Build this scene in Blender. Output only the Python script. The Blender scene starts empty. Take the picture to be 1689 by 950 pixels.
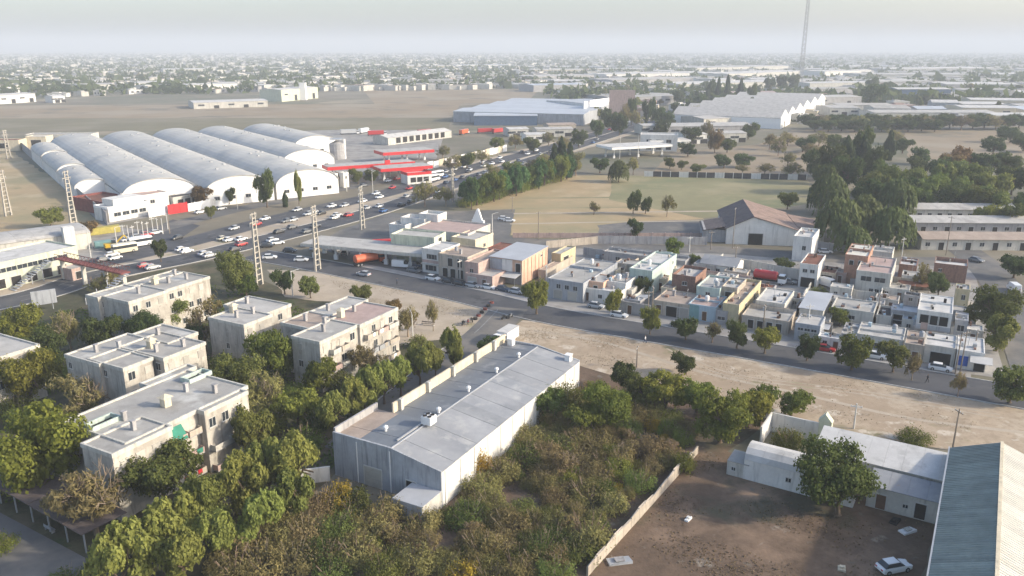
import bpy, math, random
import numpy as np
from mathutils import Vector
R = math.radians
random.seed(7)
SC = bpy.context.scene
COL = SC.collection
# ------------------------------------------------------------------ camera
CAM_H = 60.0
FOC = 1330.0                     # focal length in photo pixels (photo 1689 x 950)
PITCH = math.atan((475 - 78) / FOC)
cam_d = bpy.data.cameras.new('camera'); cam = bpy.data.objects.new('camera', cam_d); COL.objects.link(cam)
cam_d.sensor_width = 36.0; cam_d.lens = 36.0 * FOC / 1689.0
cam_d.clip_start = 0.5; cam_d.clip_end = 90000
cam.location = (0, 0, CAM_H); cam.rotation_euler = (R(90) - PITCH, 0, 0)
SC.camera = cam
# ------------------------------------------------------------------ sky, sun, exposure
SUN_ELEV, SUN_AZ = R(24.0), math.atan2(-0.16, 0.98)       # the sun stands to the right, a little behind the camera
world = bpy.data.worlds.new('World'); SC.world = world; world.use_nodes = True
wn = world.node_tree.nodes; wl = world.node_tree.links; wn.clear()
sky = wn.new('ShaderNodeTexSky'); sky.sky_type = 'NISHITA'; sky.sun_disc = False
sky.sun_elevation = SUN_ELEV; sky.sun_rotation = R(90) - SUN_AZ
sky.altitude = 300; sky.air_density = 1.0; sky.dust_density = 3.5; sky.ozone_density = 1.8
bg = wn.new('ShaderNodeBackground'); bg.inputs[1].default_value = 0.15
wo = wn.new('ShaderNodeOutputWorld'); wl.new(sky.outputs[0], bg.inputs[0]); wl.new(bg.outputs[0], wo.inputs[0])
sun_d = bpy.data.lights.new('sun', 'SUN'); sun_d.energy = 2.7; sun_d.angle = R(2.0); sun_d.color = (1.0, 0.89, 0.71)
sun = bpy.data.objects.new('sun', sun_d); COL.objects.link(sun)
sd = Vector((math.cos(SUN_ELEV) * math.cos(SUN_AZ), math.cos(SUN_ELEV) * math.sin(SUN_AZ), math.sin(SUN_ELEV)))
sun.rotation_euler = sd.to_track_quat('Z', 'Y').to_euler()
vs = SC.view_settings; vs.view_transform = 'Standard'; vs.look = 'None'; vs.gamma = 1.0; vs.use_curve_mapping = False
vs.exposure = 1.0
cy = SC.cycles
cy.max_bounces = 5; cy.diffuse_bounces = 3; cy.glossy_bounces = 2; cy.transmission_bounces = 2; cy.volume_bounces = 1
cy.use_denoising = True
# ------------------------------------------------------------------ survey: photo point on the level z -> metres on the plan
def G(u, v, z=0.0):
    x = (u - 844.5) / FOC; y = -(v - 475.0) / FOC
    dy = math.cos(PITCH) + y * math.sin(PITCH); dz = -math.sin(PITCH) + y * math.cos(PITCH)
    t = (z - CAM_H) / dz
    return Vector((x * t, dy * t, z))
TH = R(61.5)                     # street grid of the quarter
TV = R(35.5)                     # grid of the vaulted works (their length runs at TV + 90 degrees)
# ------------------------------------------------------------------ materials
MATS = {}
def mat(name, col, rough=0.85, var=0.25, scale=0.6, streak=0.0, bump=0.0, bscale=8.0, spec=0.25, metal=0.0,
        patch=None, patch_scale=0.08, patch_lo=0.5, patch_hi=0.62, world_space=False, transl=0.0, rnd=0.0, corr=0.0, corr_axis=0, corr_n=6.0):
    if name in MATS: return MATS[name]
    m = bpy.data.materials.new(name); m.use_nodes = True; MATS[name] = m
    nt = m.node_tree; N = nt.nodes; L = nt.links
    b = N['Principled BSDF']; out = N['Material Output']
    b.inputs['Roughness'].default_value = rough; b.inputs['Specular IOR Level'].default_value = spec; b.inputs['Metallic'].default_value = metal
    if world_space:
        geo = N.new('ShaderNodeNewGeometry'); co = geo.outputs['Position']
    else:
        tc = N.new('ShaderNodeTexCoord'); co = tc.outputs['Object']
    def noise(sc, det=5.0, stretch=None, off=0.0):
        n = N.new('ShaderNodeTexNoise'); n.inputs['Scale'].default_value = sc; n.inputs['Detail'].default_value = det
        n.inputs['Roughness'].default_value = 0.62
        mp = N.new('ShaderNodeMapping'); mp.inputs['Location'].default_value = (off, off * 1.7, off * .3)
        if stretch: mp.inputs['Scale'].default_value = stretch
        L.new(co, mp.inputs['Vector']); L.new(mp.outputs[0], n.inputs['Vector'])
        return n.outputs['Fac']
    def mix(f, a, c, mode='MIX'):
        x = N.new('ShaderNodeMix'); x.data_type = 'RGBA'; x.blend_type = mode
        for k, val in ((0, f), (6, a), (7, c)):
            if isinstance(val, (int, float)): x.inputs[k].default_value = val
            elif isinstance(val, tuple): x.inputs[k].default_value = (*val[:3], 1)
            else: L.new(val, x.inputs[k])
        return x.outputs[2]
    def rng(f, lo, hi, a=0.0, c=1.0):
        x = N.new('ShaderNodeMapRange'); x.inputs[1].default_value = lo; x.inputs[2].default_value = hi
        x.inputs[3].default_value = a; x.inputs[4].default_value = c; L.new(f, x.inputs[0]); return x.outputs[0]
    lo = tuple(c * (1 - var) for c in col); hi = tuple(min(0.95, c * (1 + var)) for c in col)
    cur = mix(rng(noise(scale), .3, .7), lo, hi)
    cur = mix(rng(noise(scale * 7, 3, off=3.1), .35, .7, 0, .5), cur, tuple(c * (1 - var * .9) for c in col))
    if patch:
        for i, (pc, psc, p0, p1) in enumerate(patch):
            cur = mix(rng(noise(psc, 6, off=11.3 * (i + 1)), p0, p1), cur, pc)
    if streak:
        cur = mix(rng(noise(1.0, 4, (1.6, 1.6, .16), 5.0), .5, .75, 0, streak), cur, tuple(c * .45 for c in col))
    if rnd:
        oi = N.new('ShaderNodeObjectInfo'); hs = N.new('ShaderNodeHueSaturation')
        L.new(rng(oi.outputs['Random'], 0, 1, .5 - rnd * .05, .5 + rnd * .05), hs.inputs['Hue'])
        mu = N.new('ShaderNodeMath'); mu.operation = 'MULTIPLY'; mu.inputs[1].default_value = 7.13
        fr = N.new('ShaderNodeMath'); fr.operation = 'FRACT'; L.new(oi.outputs['Random'], mu.inputs[0]); L.new(mu.outputs[0], fr.inputs[0])
        L.new(rng(fr.outputs[0], 0, 1, 1 - rnd * .6, 1 + rnd * .6), hs.inputs['Value'])
        L.new(cur, hs.inputs['Color']); cur = hs.outputs['Color']
    L.new(cur, b.inputs['Base Color'])
    hsrc = None
    if corr:
        w = N.new('ShaderNodeTexWave'); w.bands_direction = 'XYZ'[corr_axis]; w.inputs['Scale'].default_value = corr_n / 6.283 * 2
        L.new(co, w.inputs['Vector']); bp = N.new('ShaderNodeBump'); bp.inputs['Strength'].default_value = corr; bp.inputs['Distance'].default_value = .03
        L.new(w.outputs['Fac'], bp.inputs['Height']); L.new(bp.outputs[0], b.inputs['Normal'])
    elif bump:
        bp = N.new('ShaderNodeBump'); bp.inputs['Strength'].default_value = bump; bp.inputs['Distance'].default_value = .1
        L.new(noise(bscale, 4), bp.inputs['Height']); L.new(bp.outputs[0], b.inputs['Normal'])
    if transl:
        tr = N.new('ShaderNodeBsdfTranslucent'); ms = N.new('ShaderNodeMixShader'); ms.inputs[0].default_value = transl
        L.new(cur, tr.inputs['Color']); L.new(b.outputs[0], ms.inputs[1]); L.new(tr.outputs[0], ms.inputs[2]); L.new(ms.outputs[0], out.inputs['Surface'])
    return m
# walls and roofs
W = dict(
    white=mat('wall_white', (.68, .66, .62), streak=0.62, scale=.3, var=.12), offw=mat('wall_offwhite', (.52, .50, .45), streak=0.85, scale=.3, var=.18),
    grey=mat('wall_grey', (.36, .35, .35), streak=0.85, scale=.3, var=.2), beige=mat('wall_beige', (.46, .40, .33), streak=1.00, scale=.3, var=.22),
    apart=mat('wall_apartment', (.50, .465, .41), streak=1.00, scale=.25, var=.24, patch=[((.34, .31, .27), .22, .48, .62), ((.24, .22, .195), .5, .60, .72)]), mint=mat('wall_mint', (.45, .53, .48), streak=0.62, var=.15),
    pink=mat('wall_pink', (.46, .34, .30), streak=0.70, var=.18), peach=mat('wall_peach', (.62, .41, .30), streak=0.62, var=.12),
    brick=mat('wall_brick', (.25, .15, .115), streak=0.70, var=.3, scale=2.0), orange=mat('wall_orange', (.42, .24, .17), streak=0.62, var=.25, scale=1.5),
    yellow=mat('wall_yellow', (.52, .45, .29), streak=0.70, var=.15), cream=mat('wall_cream', (.62, .54, .40), streak=0.62, var=.14),
    blue=mat('wall_lightblue', (.38, .48, .54), streak=0.55, var=.12), teal=mat('wall_teal', (.20, .34, .34), streak=0.55, var=.15),
    red=mat('wall_red', (.52, .045, .05), streak=0.40, var=.12), maroon=mat('wall_maroon', (.22, .075, .065), streak=0.62, var=.25),
    bluegrey=mat('wall_bluegrey', (.37, .385, .41), streak=1.00, var=.18, scale=.25), navy=mat('wall_navy', (.09, .14, .22), var=.2), palegreen=mat('wall_palegreen', (.55, .57, .44), streak=0.70, var=.12),
)
RF = dict(
    conc=mat('roof_concrete', (.36, .345, .32), scale=.35, var=.16, patch=[((.28, .27, .25), .3, .52, .68), ((.5, .49, .46), .17, .55, .68)], bump=.2),
    pale=mat('roof_pale', (.43, .415, .39), scale=.35, var=.16, patch=[((.31, .295, .28), .3, .52, .68)]), white=mat('roof_white', (.54, .525, .50), scale=.35, var=.14, patch=[((.38, .37, .35), .3, .52, .68)]),
    tan=mat('roof_tan', (.36, .29, .24), scale=.4, var=.2), pink=mat('roof_pinkish', (.40, .30, .27), scale=.4, var=.18), dark=mat('roof_dark', (.075, .07, .07), scale=.4, var=.3),
    grey=mat('roof_grey_sheet', (.29, .295, .305), rough=.6, scale=.15, var=.14, patch=[((.22, .23, .245), .12, .5, .64), ((.37, .365, .36), .3, .55, .72), ((.30, .25, .21), .5, .66, .74)], spec=.3, rnd=.14),
    darkgrey=mat('roof_grey_sealed', (.165, .18, .20), rough=.7, scale=.12, var=.14, patch=[((.27, .275, .28), .25, .56, .7)], rnd=.1),
    sheet=mat('roof_metal_sheet', (.42, .43, .45), rough=.45, scale=.2, var=.12, spec=.5, corr=.5, corr_axis=0, corr_n=5), blue=mat('roof_blue_sheet', (.43, .455, .49), rough=.5, var=.12, scale=.1, spec=.4),
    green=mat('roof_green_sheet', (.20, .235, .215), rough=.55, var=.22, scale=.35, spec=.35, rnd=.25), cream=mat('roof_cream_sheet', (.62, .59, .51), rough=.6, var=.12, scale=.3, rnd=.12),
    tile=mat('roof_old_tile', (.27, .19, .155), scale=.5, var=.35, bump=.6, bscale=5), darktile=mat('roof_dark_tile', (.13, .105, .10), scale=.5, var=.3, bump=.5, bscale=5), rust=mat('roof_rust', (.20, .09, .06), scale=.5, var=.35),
    vault=mat('vault_sheet', (.49, .475, .44), rough=.65, scale=.07, var=.12, spec=.15, patch=[((.36, .36, .35), .05, .5, .66), ((.47, .40, .35), .12, .62, .74)]), brown=mat('roof_brown', (.15, .105, .09), scale=.5, var=.25, corr=.5, corr_axis=0, corr_n=4),
)
# ground
asphalt = mat('asphalt', (.080, .082, .090), var=.2, scale=.12, world_space=True, bump=.15, patch=[((.115, .112, .11), .06, .52, .68), ((.055, .056, .06), .22, .57, .65)])
asphalt_worn = mat('asphalt_worn', (.13, .128, .125), var=.2, scale=.15, world_space=True, patch=[((.21, .19, .165), .07, .5, .66)])
concrete = mat('concrete_ground', (.30, .285, .265), var=.18, scale=.2, world_space=True, patch=[((.20, .19, .18), .12, .5, .66)])
pave = mat('pavement_stone', (.33, .31, .29), var=.16, scale=.4, world_space=True, patch=[((.24, .22, .20), .2, .52, .66)])
kerb_m = mat('kerb_concrete', (.42, .41, .39), var=.15)
dirt = mat('dirt_tan', (.40, .315, .225), var=.16, scale=.12, world_space=True, bump=.35, bscale=2.5,
           patch=[((.30, .225, .155), .05, .48, .66), ((.50, .42, .32), .035, .52, .66), ((.21, .19, .10), .11, .60, .70), ((.32, .25, .175), .6, .48, .66), ((.52, .45, .36), .25, .58, .68), ((.25, .19, .13), 1.6, .60, .72)])
sand = mat('sand_plaza', (.42, .35, .27), var=.14, scale=.2, world_space=True, bump=.25, bscale=3, patch=[((.34, .28, .20), .06, .5, .66), ((.29, .27, .15), .09, .6, .7)])
soil = mat('soil_dark', (.135, .092, .062), var=.35, scale=.25, world_space=True, bump=.6, bscale=2.0, patch=[((.27, .185, .125), .06, .52, .66), ((.09, .08, .05), .10, .55, .66), ((.30, .26, .21), .22, .64, .72), ((.17, .15, .12), .3, .64, .72)])
garden = mat('garden_soil', (.085, .08, .045), var=.4, scale=.3, world_space=True, bump=.5, bscale=3, patch=[((.14, .11, .07), .1, .5, .66), ((.05, .07, .025), .13, .55, .66)])
field_dry = mat('field_dry', (.38, .285, .165), var=.14, scale=.06, world_space=True, bump=.3, bscale=1.5, patch=[((.27, .235, .135), .02, .46, .62), ((.44, .35, .23), .03, .52, .66), ((.19, .19, .10), .045, .6, .7)])
field_green = mat('field_greenish', (.235, .215, .115), var=.16, scale=.05, world_space=True, patch=[((.32, .27, .16), .018, .48, .62), ((.17, .18, .09), .03, .54, .66)])
field_brown = mat('field_brown', (.26, .20, .13), var=.14, scale=.03, world_space=True, patch=[((.29, .24, .175), .009, .46, .62), ((.17, .15, .11), .02, .56, .66)])
field_olive = mat('field_olive', (.175, .155, .095), var=.14, scale=.03, world_space=True, patch=[((.23, .20, .145), .008, .48, .62)])
land = mat('land', (.20, .175, .13), var=.3, scale=.02, world_space=True, patch=[((.13, .13, .085), .006, .46, .6), ((.29, .24, .17), .01, .55, .66)])
# small materials
glass = mat('window_glass', (.035, .042, .05), rough=.15, var=.2, spec=.6); shutter = mat('shutter', (.42, .40, .36), var=.15, rnd=.3)
frame_m = mat('window_frame', (.5, .49, .46), var=.1); dark = mat('dark_opening', (.03, .028, .027), var=.3); doorm = mat('door_brown', (.13, .075, .05), var=.25)
white_p = mat('white_paint', (.75, .74, .72), var=.08, rough=.6); bright = mat('bright_white', (.82, .81, .79), var=.04, rough=.6)
red_p = mat('red_paint', (.55, .035, .04), var=.1, rough=.45); steel = mat('galvanised_steel', (.40, .41, .42), rough=.5, metal=.3, var=.12)
pylon_m = mat('pylon_concrete', (.40, .37, .32), var=.18); wood_pole = mat('pole_wood', (.25, .21, .17), var=.25); rubber = mat('rubber', (.02, .02, .02), var=.2)
bark = mat('bark', (.13, .095, .065), var=.3, scale=2.0); twig = mat('twig', (.25, .19, .14), var=.25, scale=1.0, rnd=.5)
headlight_m = mat('lamp_lens', (.75, .75, .72), rough=.2, var=.05); chrome = mat('rim_metal', (.45, .45, .46), rough=.35, metal=.6)
cloth_g = mat('cloth_green', (.05, .23, .165), var=.2); cloth_r = mat('cloth_red', (.50, .03, .04), var=.2); paint_worn = mat('road_paint_worn', (.26, .255, .25), var=.3, scale=.8); paint_line = mat('road_paint', (.62, .61, .57), var=.2, scale=1.5)
pole_white = mat('pole_white', (.62, .60, .56), var=.1)
# foliage
def fol(name, c, **k):
    return mat(name, tuple(min(.6, x * q) for x, q in zip(c, (1.85, 1.82, 1.25))), rough=.7, var=.34, scale=2.6, transl=.42, rnd=k.pop('rnd', .55), spec=.15, **k)
LEAF = dict(green=fol('leaf_green', (.10, .118, .034)), bright=fol('leaf_bright', (.118, .124, .032), rnd=.35), olive=fol('leaf_olive', (.128, .140, .052), rnd=.35), dark=fol('leaf_dark', (.045, .062, .026), rnd=.4),
            mid=fol('leaf_mid', (.085, .10, .038)), willow=fol('leaf_willow', (.066, .080, .040), rnd=.3), conifer=fol('leaf_conifer', (.030, .043, .026), rnd=.3), hedge=fol('leaf_hedge', (.05, .098, .045), rnd=.35),
            brown=fol('leaf_brown', (.148, .120, .080), rnd=.4), drab=fol('leaf_drab', (.138, .125, .070), rnd=.4), yellow=fol('leaf_yellow', (.22, .155, .035), rnd=.3), red=fol('leaf_russet', (.11, .07, .045), rnd=.3), palm=fol('leaf_palm', (.06, .085, .035), rnd=.3))
# ------------------------------------------------------------------ mesh builder
class MB:
    def __init__(s): s.v = []; s.f = []; s.m = []
    def poly(s, pts, m=0):
        i = len(s.v); s.v += [tuple(p) for p in pts]; s.f.append(tuple(range(i, i + len(pts)))); s.m.append(m); return s
    def box(s, x0, x1, y0, y1, z0, z1, m=0, mtop=None):
        i = len(s.v)
        s.v += [(x0, y0, z0), (x1, y0, z0), (x1, y1, z0), (x0, y1, z0), (x0, y0, z1), (x1, y0, z1), (x1, y1, z1), (x0, y1, z1)]
        for k, q in enumerate(((0, 3, 2, 1), (4, 5, 6, 7), (0, 1, 5, 4), (1, 2, 6, 5), (2, 3, 7, 6), (3, 0, 4, 7))):
            s.f.append(tuple(i + a for a in q)); s.m.append(mtop if (k == 1 and mtop is not None) else m)
        return s
    def hull(s, bot, top, m=0, mtop=None):                # prism between two loops of equal length
        n = len(bot); i = len(s.v); s.v += [tuple(p) for p in bot] + [tuple(p) for p in top]
        s.f.append(tuple(i + k for k in reversed(range(n)))); s.m.append(m)
        s.f.append(tuple(i + n + k for k in range(n))); s.m.append(m if mtop is None else mtop)
        for k in range(n):
            j = (k + 1) % n; s.f.append((i + k, i + j, i + n + j, i + n + k)); s.m.append(m)
        return s
    def tube(s, a, b, r0, r1=None, n=6, m=0, cap=True):
        a = Vector(a); b = Vector(b); r1 = r0 if r1 is None else r1; d = (b - a).normalized()
        p = d.orthogonal().normalized(); q = d.cross(p); L0 = []; L1 = []
        for k in range(n):
            t = 2 * math.pi * (k + .5) / n; o = p * math.cos(t) + q * math.sin(t); L0.append(a + o * r0); L1.append(b + o * r1)
        i = len(s.v); s.v += [tuple(x) for x in L0 + L1]
        for k in range(n):
            j = (k + 1) % n; s.f.append((i + k, i + j, i + n + j, i + n + k)); s.m.append(m)
        if cap:
            s.f.append(tuple(i + k for k in reversed(range(n)))); s.m.append(m); s.f.append(tuple(i + n + k for k in range(n))); s.m.append(m)
        return s
    def mesh(s, name, mats):
        me = bpy.data.meshes.new(name); me.from_pydata(s.v, [], s.f)
        for x in (mats if isinstance(mats, (list, tuple)) else [mats]): me.materials.append(x)
        if any(s.m): me.polygons.foreach_set('material_index', s.m)
        me.update(); return me
    def build(s, name, mats, parent=None, loc=(0, 0, 0), rz=0.0): return link(name, s.mesh(name, mats), parent, loc, rz)
INSET = {}                       # mesh of a window or wheel -> the pane or rim set into it
def link(name, data, parent=None, loc=(0, 0, 0), rz=0.0, scale=None):
    o = bpy.data.objects.new(name, data); COL.objects.link(o); o.parent = parent; o.location = loc; o.rotation_euler = (0, 0, rz)
    if scale is not None: o.scale = scale
    if data is not None and data.name in INSET:
        nm, me = INSET[data.name]; c = bpy.data.objects.new(nm, me); COL.objects.link(c); c.parent = o
    return o
def tag(o, label, cat, group=None, kind=None):
    o['label'] = label
    if cat: o['category'] = cat
    if group: o['group'] = group
    if kind: o['kind'] = kind
    return o
def root(name, label, cat, loc, rz=0.0, group=None): return tag(link(name, None, None, loc, rz), label, cat, group, 'thing')
def struct(o): o['kind'] = 'structure'; return o
ORD = 'first second third fourth fifth sixth seventh eighth ninth tenth eleventh twelfth thirteenth fourteenth fifteenth sixteenth seventeenth eighteenth nineteenth twentieth twenty-first twenty-second twenty-third twenty-fourth twenty-fifth'.split()
# ------------------------------------------------------------------ the ground
def jitter_poly(pts, step, amp, seed):
    rr = random.Random(seed); out = []
    for i, a in enumerate(pts):
        b = pts[(i + 1) % len(pts)]; d = b - a; n = max(1, int(d.length / step)); nrm = Vector((-d.y, d.x, 0)).normalized() if d.length else Vector()
        for k in range(n):
            o = 0 if k == 0 else rr.uniform(-amp, amp); out.append(a + d * (k / n) + nrm * o)
    return out
def sheet(name, px, m, z, amp=0.0, step=3.0, plan=None):
    pts = plan or [G(*p) for p in px]
    if amp: pts = jitter_poly(pts, step, amp, hash(name) % 1000 if False else len(name) * 7 + len(pts))
    from mathutils.geometry import tessellate_polygon
    P = [Vector((p.x, p.y, 0)) for p in pts]; tri = tessellate_polygon([P])
    c = P[0].copy(); mb = MB(); mb.v = [(p.x - c.x, p.y - c.y, 0) for p in P]
    for t in tri:
        a, b, d = (P[i] for i in t)
        t = tuple(t) if (b - a).cross(d - a).z > 0 else tuple(reversed(t)); mb.f.append(t); mb.m.append(0)
    return struct(mb.build(name, m, None, (c.x, c.y, z)))
def smooth(pts, n=6):
    out = []
    for i in range(len(pts) - 1):
        p0 = pts[max(0, i - 1)]; p1 = pts[i]; p2 = pts[i + 1]; p3 = pts[min(len(pts) - 1, i + 2)]
        for k in range(n):
            t = k / n; out.append(.5 * ((2 * p1) + (p2 - p0) * t + (2 * p0 - 5 * p1 + 4 * p2 - p3) * t * t + (3 * p1 - p0 - 3 * p2 + p3) * t ** 3))
    out.append(pts[-1]); return out
def offs(pts, d):
    out = []
    for i, p in enumerate(pts):
        t = (pts[min(len(pts) - 1, i + 1)] - pts[max(0, i - 1)]).normalized(); out.append(p + Vector((-t.y, t.x, 0)) * d)
    return out
def ribbon(name, line, d0, d1, m, z0, z1=None):
    a = offs(line, d0); b = offs(line, d1); mb = MB()
    for i in range(len(line) - 1):
        if z1 is None: mb.poly([(a[i].x, a[i].y, z0), (a[i + 1].x, a[i + 1].y, z0), (b[i + 1].x, b[i + 1].y, z0), (b[i].x, b[i].y, z0)])
        else:
            mb.poly([(a[i].x, a[i].y, z1), (a[i + 1].x, a[i + 1].y, z1), (b[i + 1].x, b[i + 1].y, z1), (b[i].x, b[i].y, z1)])
            mb.poly([(a[i].x, a[i].y, z0), (a[i + 1].x, a[i + 1].y, z0), (a[i + 1].x, a[i + 1].y, z1), (a[i].x, a[i].y, z1)])
            mb.poly([(b[i].x, b[i].y, z0), (b[i + 1].x, b[i + 1].y, z0), (b[i + 1].x, b[i + 1].y, z1), (b[i].x, b[i].y, z1)])
    return mb.build(name, m)
def dashes(name, line, off, m, z, on=4.0, gap=7.0, w=.16):
    c = offs(line, off); mb = MB(); run = 0.0; nxt = 0.0
    for i in range(len(c) - 1):
        a = c[i]; b = c[i + 1]; d = (b - a).length; t = (b - a) / d; n = Vector((-t.y, t.x, 0)) * w
        while nxt < run + d:
            s = a + t * (nxt - run); e = s + t * on; mb.poly([(s - n).to_tuple()[:2] + (z,), (e - n).to_tuple()[:2] + (z,), (e + n).to_tuple()[:2] + (z,), (s + n).to_tuple()[:2] + (z,)]); nxt += on + gap
        run += d
    return mb.build(name, m)
struct(MB().poly([(-42000, -400, 0), (42000, -400, 0), (42000, 42000, 0), (-42000, 42000, 0)]).build('ground', land))
sheet('far_field', [(-500, 176), (760, 171), (745, 194), (-500, 196)], field_brown, .02)
sheet('olive_field', [(-500, 196), (745, 194), (740, 213), (560, 215), (-400, 219)], field_olive, .02)
sheet('brown_field', [(600, 150), (890, 147), (870, 168), (620, 174)], field_brown, .03)
sheet('straw_field', [(765, 342), (940, 290), (1010, 289), (1005, 330), (1160, 360), (1160, 391), (842, 388), (840, 356)], field_dry, .03, .6, 6)
sheet('green_field', [(1010, 289), (1332, 296), (1345, 335), (1240, 350), (1160, 360), (1005, 330)], field_green, .025, .6, 6)
sheet('stubble_field', [(1075, 285), (1110, 252), (1250, 238), (1310, 214), (1430, 214), (1430, 290)], field_brown, .03, 1, 8)
for i in range(9):
    a_ = G(800 + i * 4, 378 - i * 8.5); b_ = G(1330, 384 - i * 8.6 if i else 386); b_ = a_ + (G(1150 + i * 20, 372 - i * 8) - a_); struct(ribbon('mown_strip', [a_ + Vector((8, 0, 0)), (a_ + b_) / 2, b_], -.7 - i * .15, .7 + i * .1, [field_green, sand][i % 2], .047 + .002 * i)) if i in (1, 3, 4, 6) else None
sheet('grey_yard', [(985, 372), (1040, 366), (1160, 362), (1160, 391), (990, 389)], asphalt_worn, .045, .5, 5)
sheet('stubble_field', [(1490, 214), (1760, 218), (1760, 264), (1500, 268)], field_brown, .03, 1, 8)
sheet('waste_land', [(-200, 300), (20, 250), (95, 300), (172, 372), (90, 395), (-200, 400)], field_dry, .02, 1, 6)
sheet('garden', [(-80, 520), (140, 470), (350, 430), (480, 480), (680, 520), (770, 580), (690, 640), (545, 790), (500, 830), (420, 1010), (-300, 1010), (-200, 700)], garden, .02, .5)
sheet('plaza', [(440, 445), (520, 447), (640, 466), (760, 492), (845, 512), (790, 556), (730, 560), (660, 570), (560, 500), (470, 490)], sand, .035, .4)
sheet('dirt_lot', [(862, 528), (960, 541), (1080, 563), (1300, 603), (1600, 656), (1800, 690), (1800, 760), (1560, 742), (1270, 692), (1150, 660), (985, 612), (840, 568), (825, 556)], dirt, .03, .5)
sheet('dirt_lot', [(100, 450), (-100, 470), (-100, 500), (0, 488), (85, 470), (150, 445)], sand, .03, .3)
sheet('brush_lot', [(840, 568), (985, 612), (1150, 660), (1270, 692), (1200, 745), (1150, 740), (960, 1010), (420, 1010), (500, 830), (640, 850)], soil, .03, .4)
sheet('bare_yard', [(1150, 740), (1200, 745), (1545, 865), (1500, 1010), (950, 1010)], soil, .036, .3)
sheet('forecourt', [(520, 405), (560, 380), (640, 352), (850, 345), (840, 390), (930, 400), (900, 440), (810, 470), (700, 455), (600, 440)], asphalt_worn, .035)
sheet('block_ground', [(905, 500), (880, 440), (930, 402), (1180, 408), (1400, 430), (1600, 425), (1640, 560), (1660, 625), (1300, 580), (1080, 540)], concrete, .03)
sheet('works_yard', [(170, 372), (305, 348), (460, 318), (560, 298), (720, 262), (735, 215), (560, 214), (20, 232)], concrete, .028)
sheet('parking_yard', [(-200, 470), (-60, 420), (110, 372), (200, 375), (290, 385), (300, 400), (110, 450)], concrete, .028)
sheet('paved_court', [(-250, 850), (-20, 835), (140, 920), (165, 1010), (-250, 1010)], asphalt_worn, .04)
sheet('median', [(-200, 505), (100, 455), (300, 400), (420, 372), (640, 312), (800, 262), (1000, 212), (1160, 168), (1180, 180), (1010, 232), (810, 294), (640, 352), (430, 405), (330, 430), (150, 470), (0, 512), (-200, 545)], sand, .034, .5, 5)
# roads
def px_line(px, n=6): return smooth([G(*p) for p in px], n)
HW_NEAR = px_line([(-260, 545), (0, 500), (83, 480), (155, 457), (320, 424), (420, 400), (520, 375), (630, 345), (720, 314), (800, 287), (900, 257), (1000, 226), (1080, 200), (1160, 177), (1260, 150)])
HW_FAR = px_line([(-200, 480), (60, 455), (160, 434), (300, 402), (420, 370), (540, 341), (640, 318), (720, 293), (800, 271), (900, 245), (990, 219), (1070, 195), (1150, 173), (1250, 147)])
STREET = px_line([(420, 420), (520, 437), (640, 461), (760, 486), (900, 519), (1080, 551), (1300, 588), (1600, 641), (1800, 676)])
SIDE = px_line([(842, 508), (800, 552), (748, 592), (650, 676), (575, 745)])
RIGHT = px_line([(1580, 405), (1625, 440), (1670, 500), (1710, 600), (1740, 665)])
LANE = px_line([(1160, 425), (1240, 444), (1330, 468), (1420, 485), (1510, 490)])
CROSS = px_line([(835, 398), (930, 402), (1080, 410), (1200, 413), (1400, 428), (1600, 432)])
SERVICE = px_line([(200, 395), (285, 372), (380, 348), (470, 330), (560, 312), (660, 292)])
for nm, ln, w, mm, z in (('highway', HW_NEAR, 6.0, asphalt, .06), ('highway', HW_FAR, 6.0, asphalt, .064), ('street', STREET, 5.4, asphalt, .068), ('side_street', SIDE, 4.4, asphalt_worn, .072),
                         ('cross_road', RIGHT, 5.0, asphalt_worn, .056), ('lane', LANE, 3.4, asphalt_worn, .052), ('cross_road', CROSS, 5.0, asphalt_worn, .048), ('service_road', SERVICE, 4.5, asphalt_worn, .044)):
    struct(ribbon(nm, ln, -w, w, mm, z))
sheet('junction', [(190, 405), (285, 362), (330, 372), (300, 392), (255, 412)], asphalt, .042)
for ln, w in ((HW_NEAR, 6.0), (HW_FAR, 6.0)):
    for s in (-1, 1): struct(ribbon('edge_line', ln, s * (w - .5), s * (w - .6), paint_worn, .085))
    for o in (-1.9, 1.9): struct(dashes('lane_marking', ln, o, paint_worn, .085, 3.5, 8, .09))
struct(ribbon('stop_line', SIDE[1:7], -2.6, -2.35, paint_worn, .085))
for ln, w, a, b in ((STREET, 5.4, 0, None), (SIDE, 4.4, 8, -4)):
    for s in (-1, 1): struct(ribbon('kerb', ln[a:b], s * w, s * (w + .25), kerb_m, .02, .17))
struct(ribbon('pavement', STREET[8:-6], 5.65, 8.2, pave, .02, .15))
for s in (-1, 1): struct(ribbon('kerb', HW_NEAR[:70], s * 6.0, s * 6.25, kerb_m, .02, .17))
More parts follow.
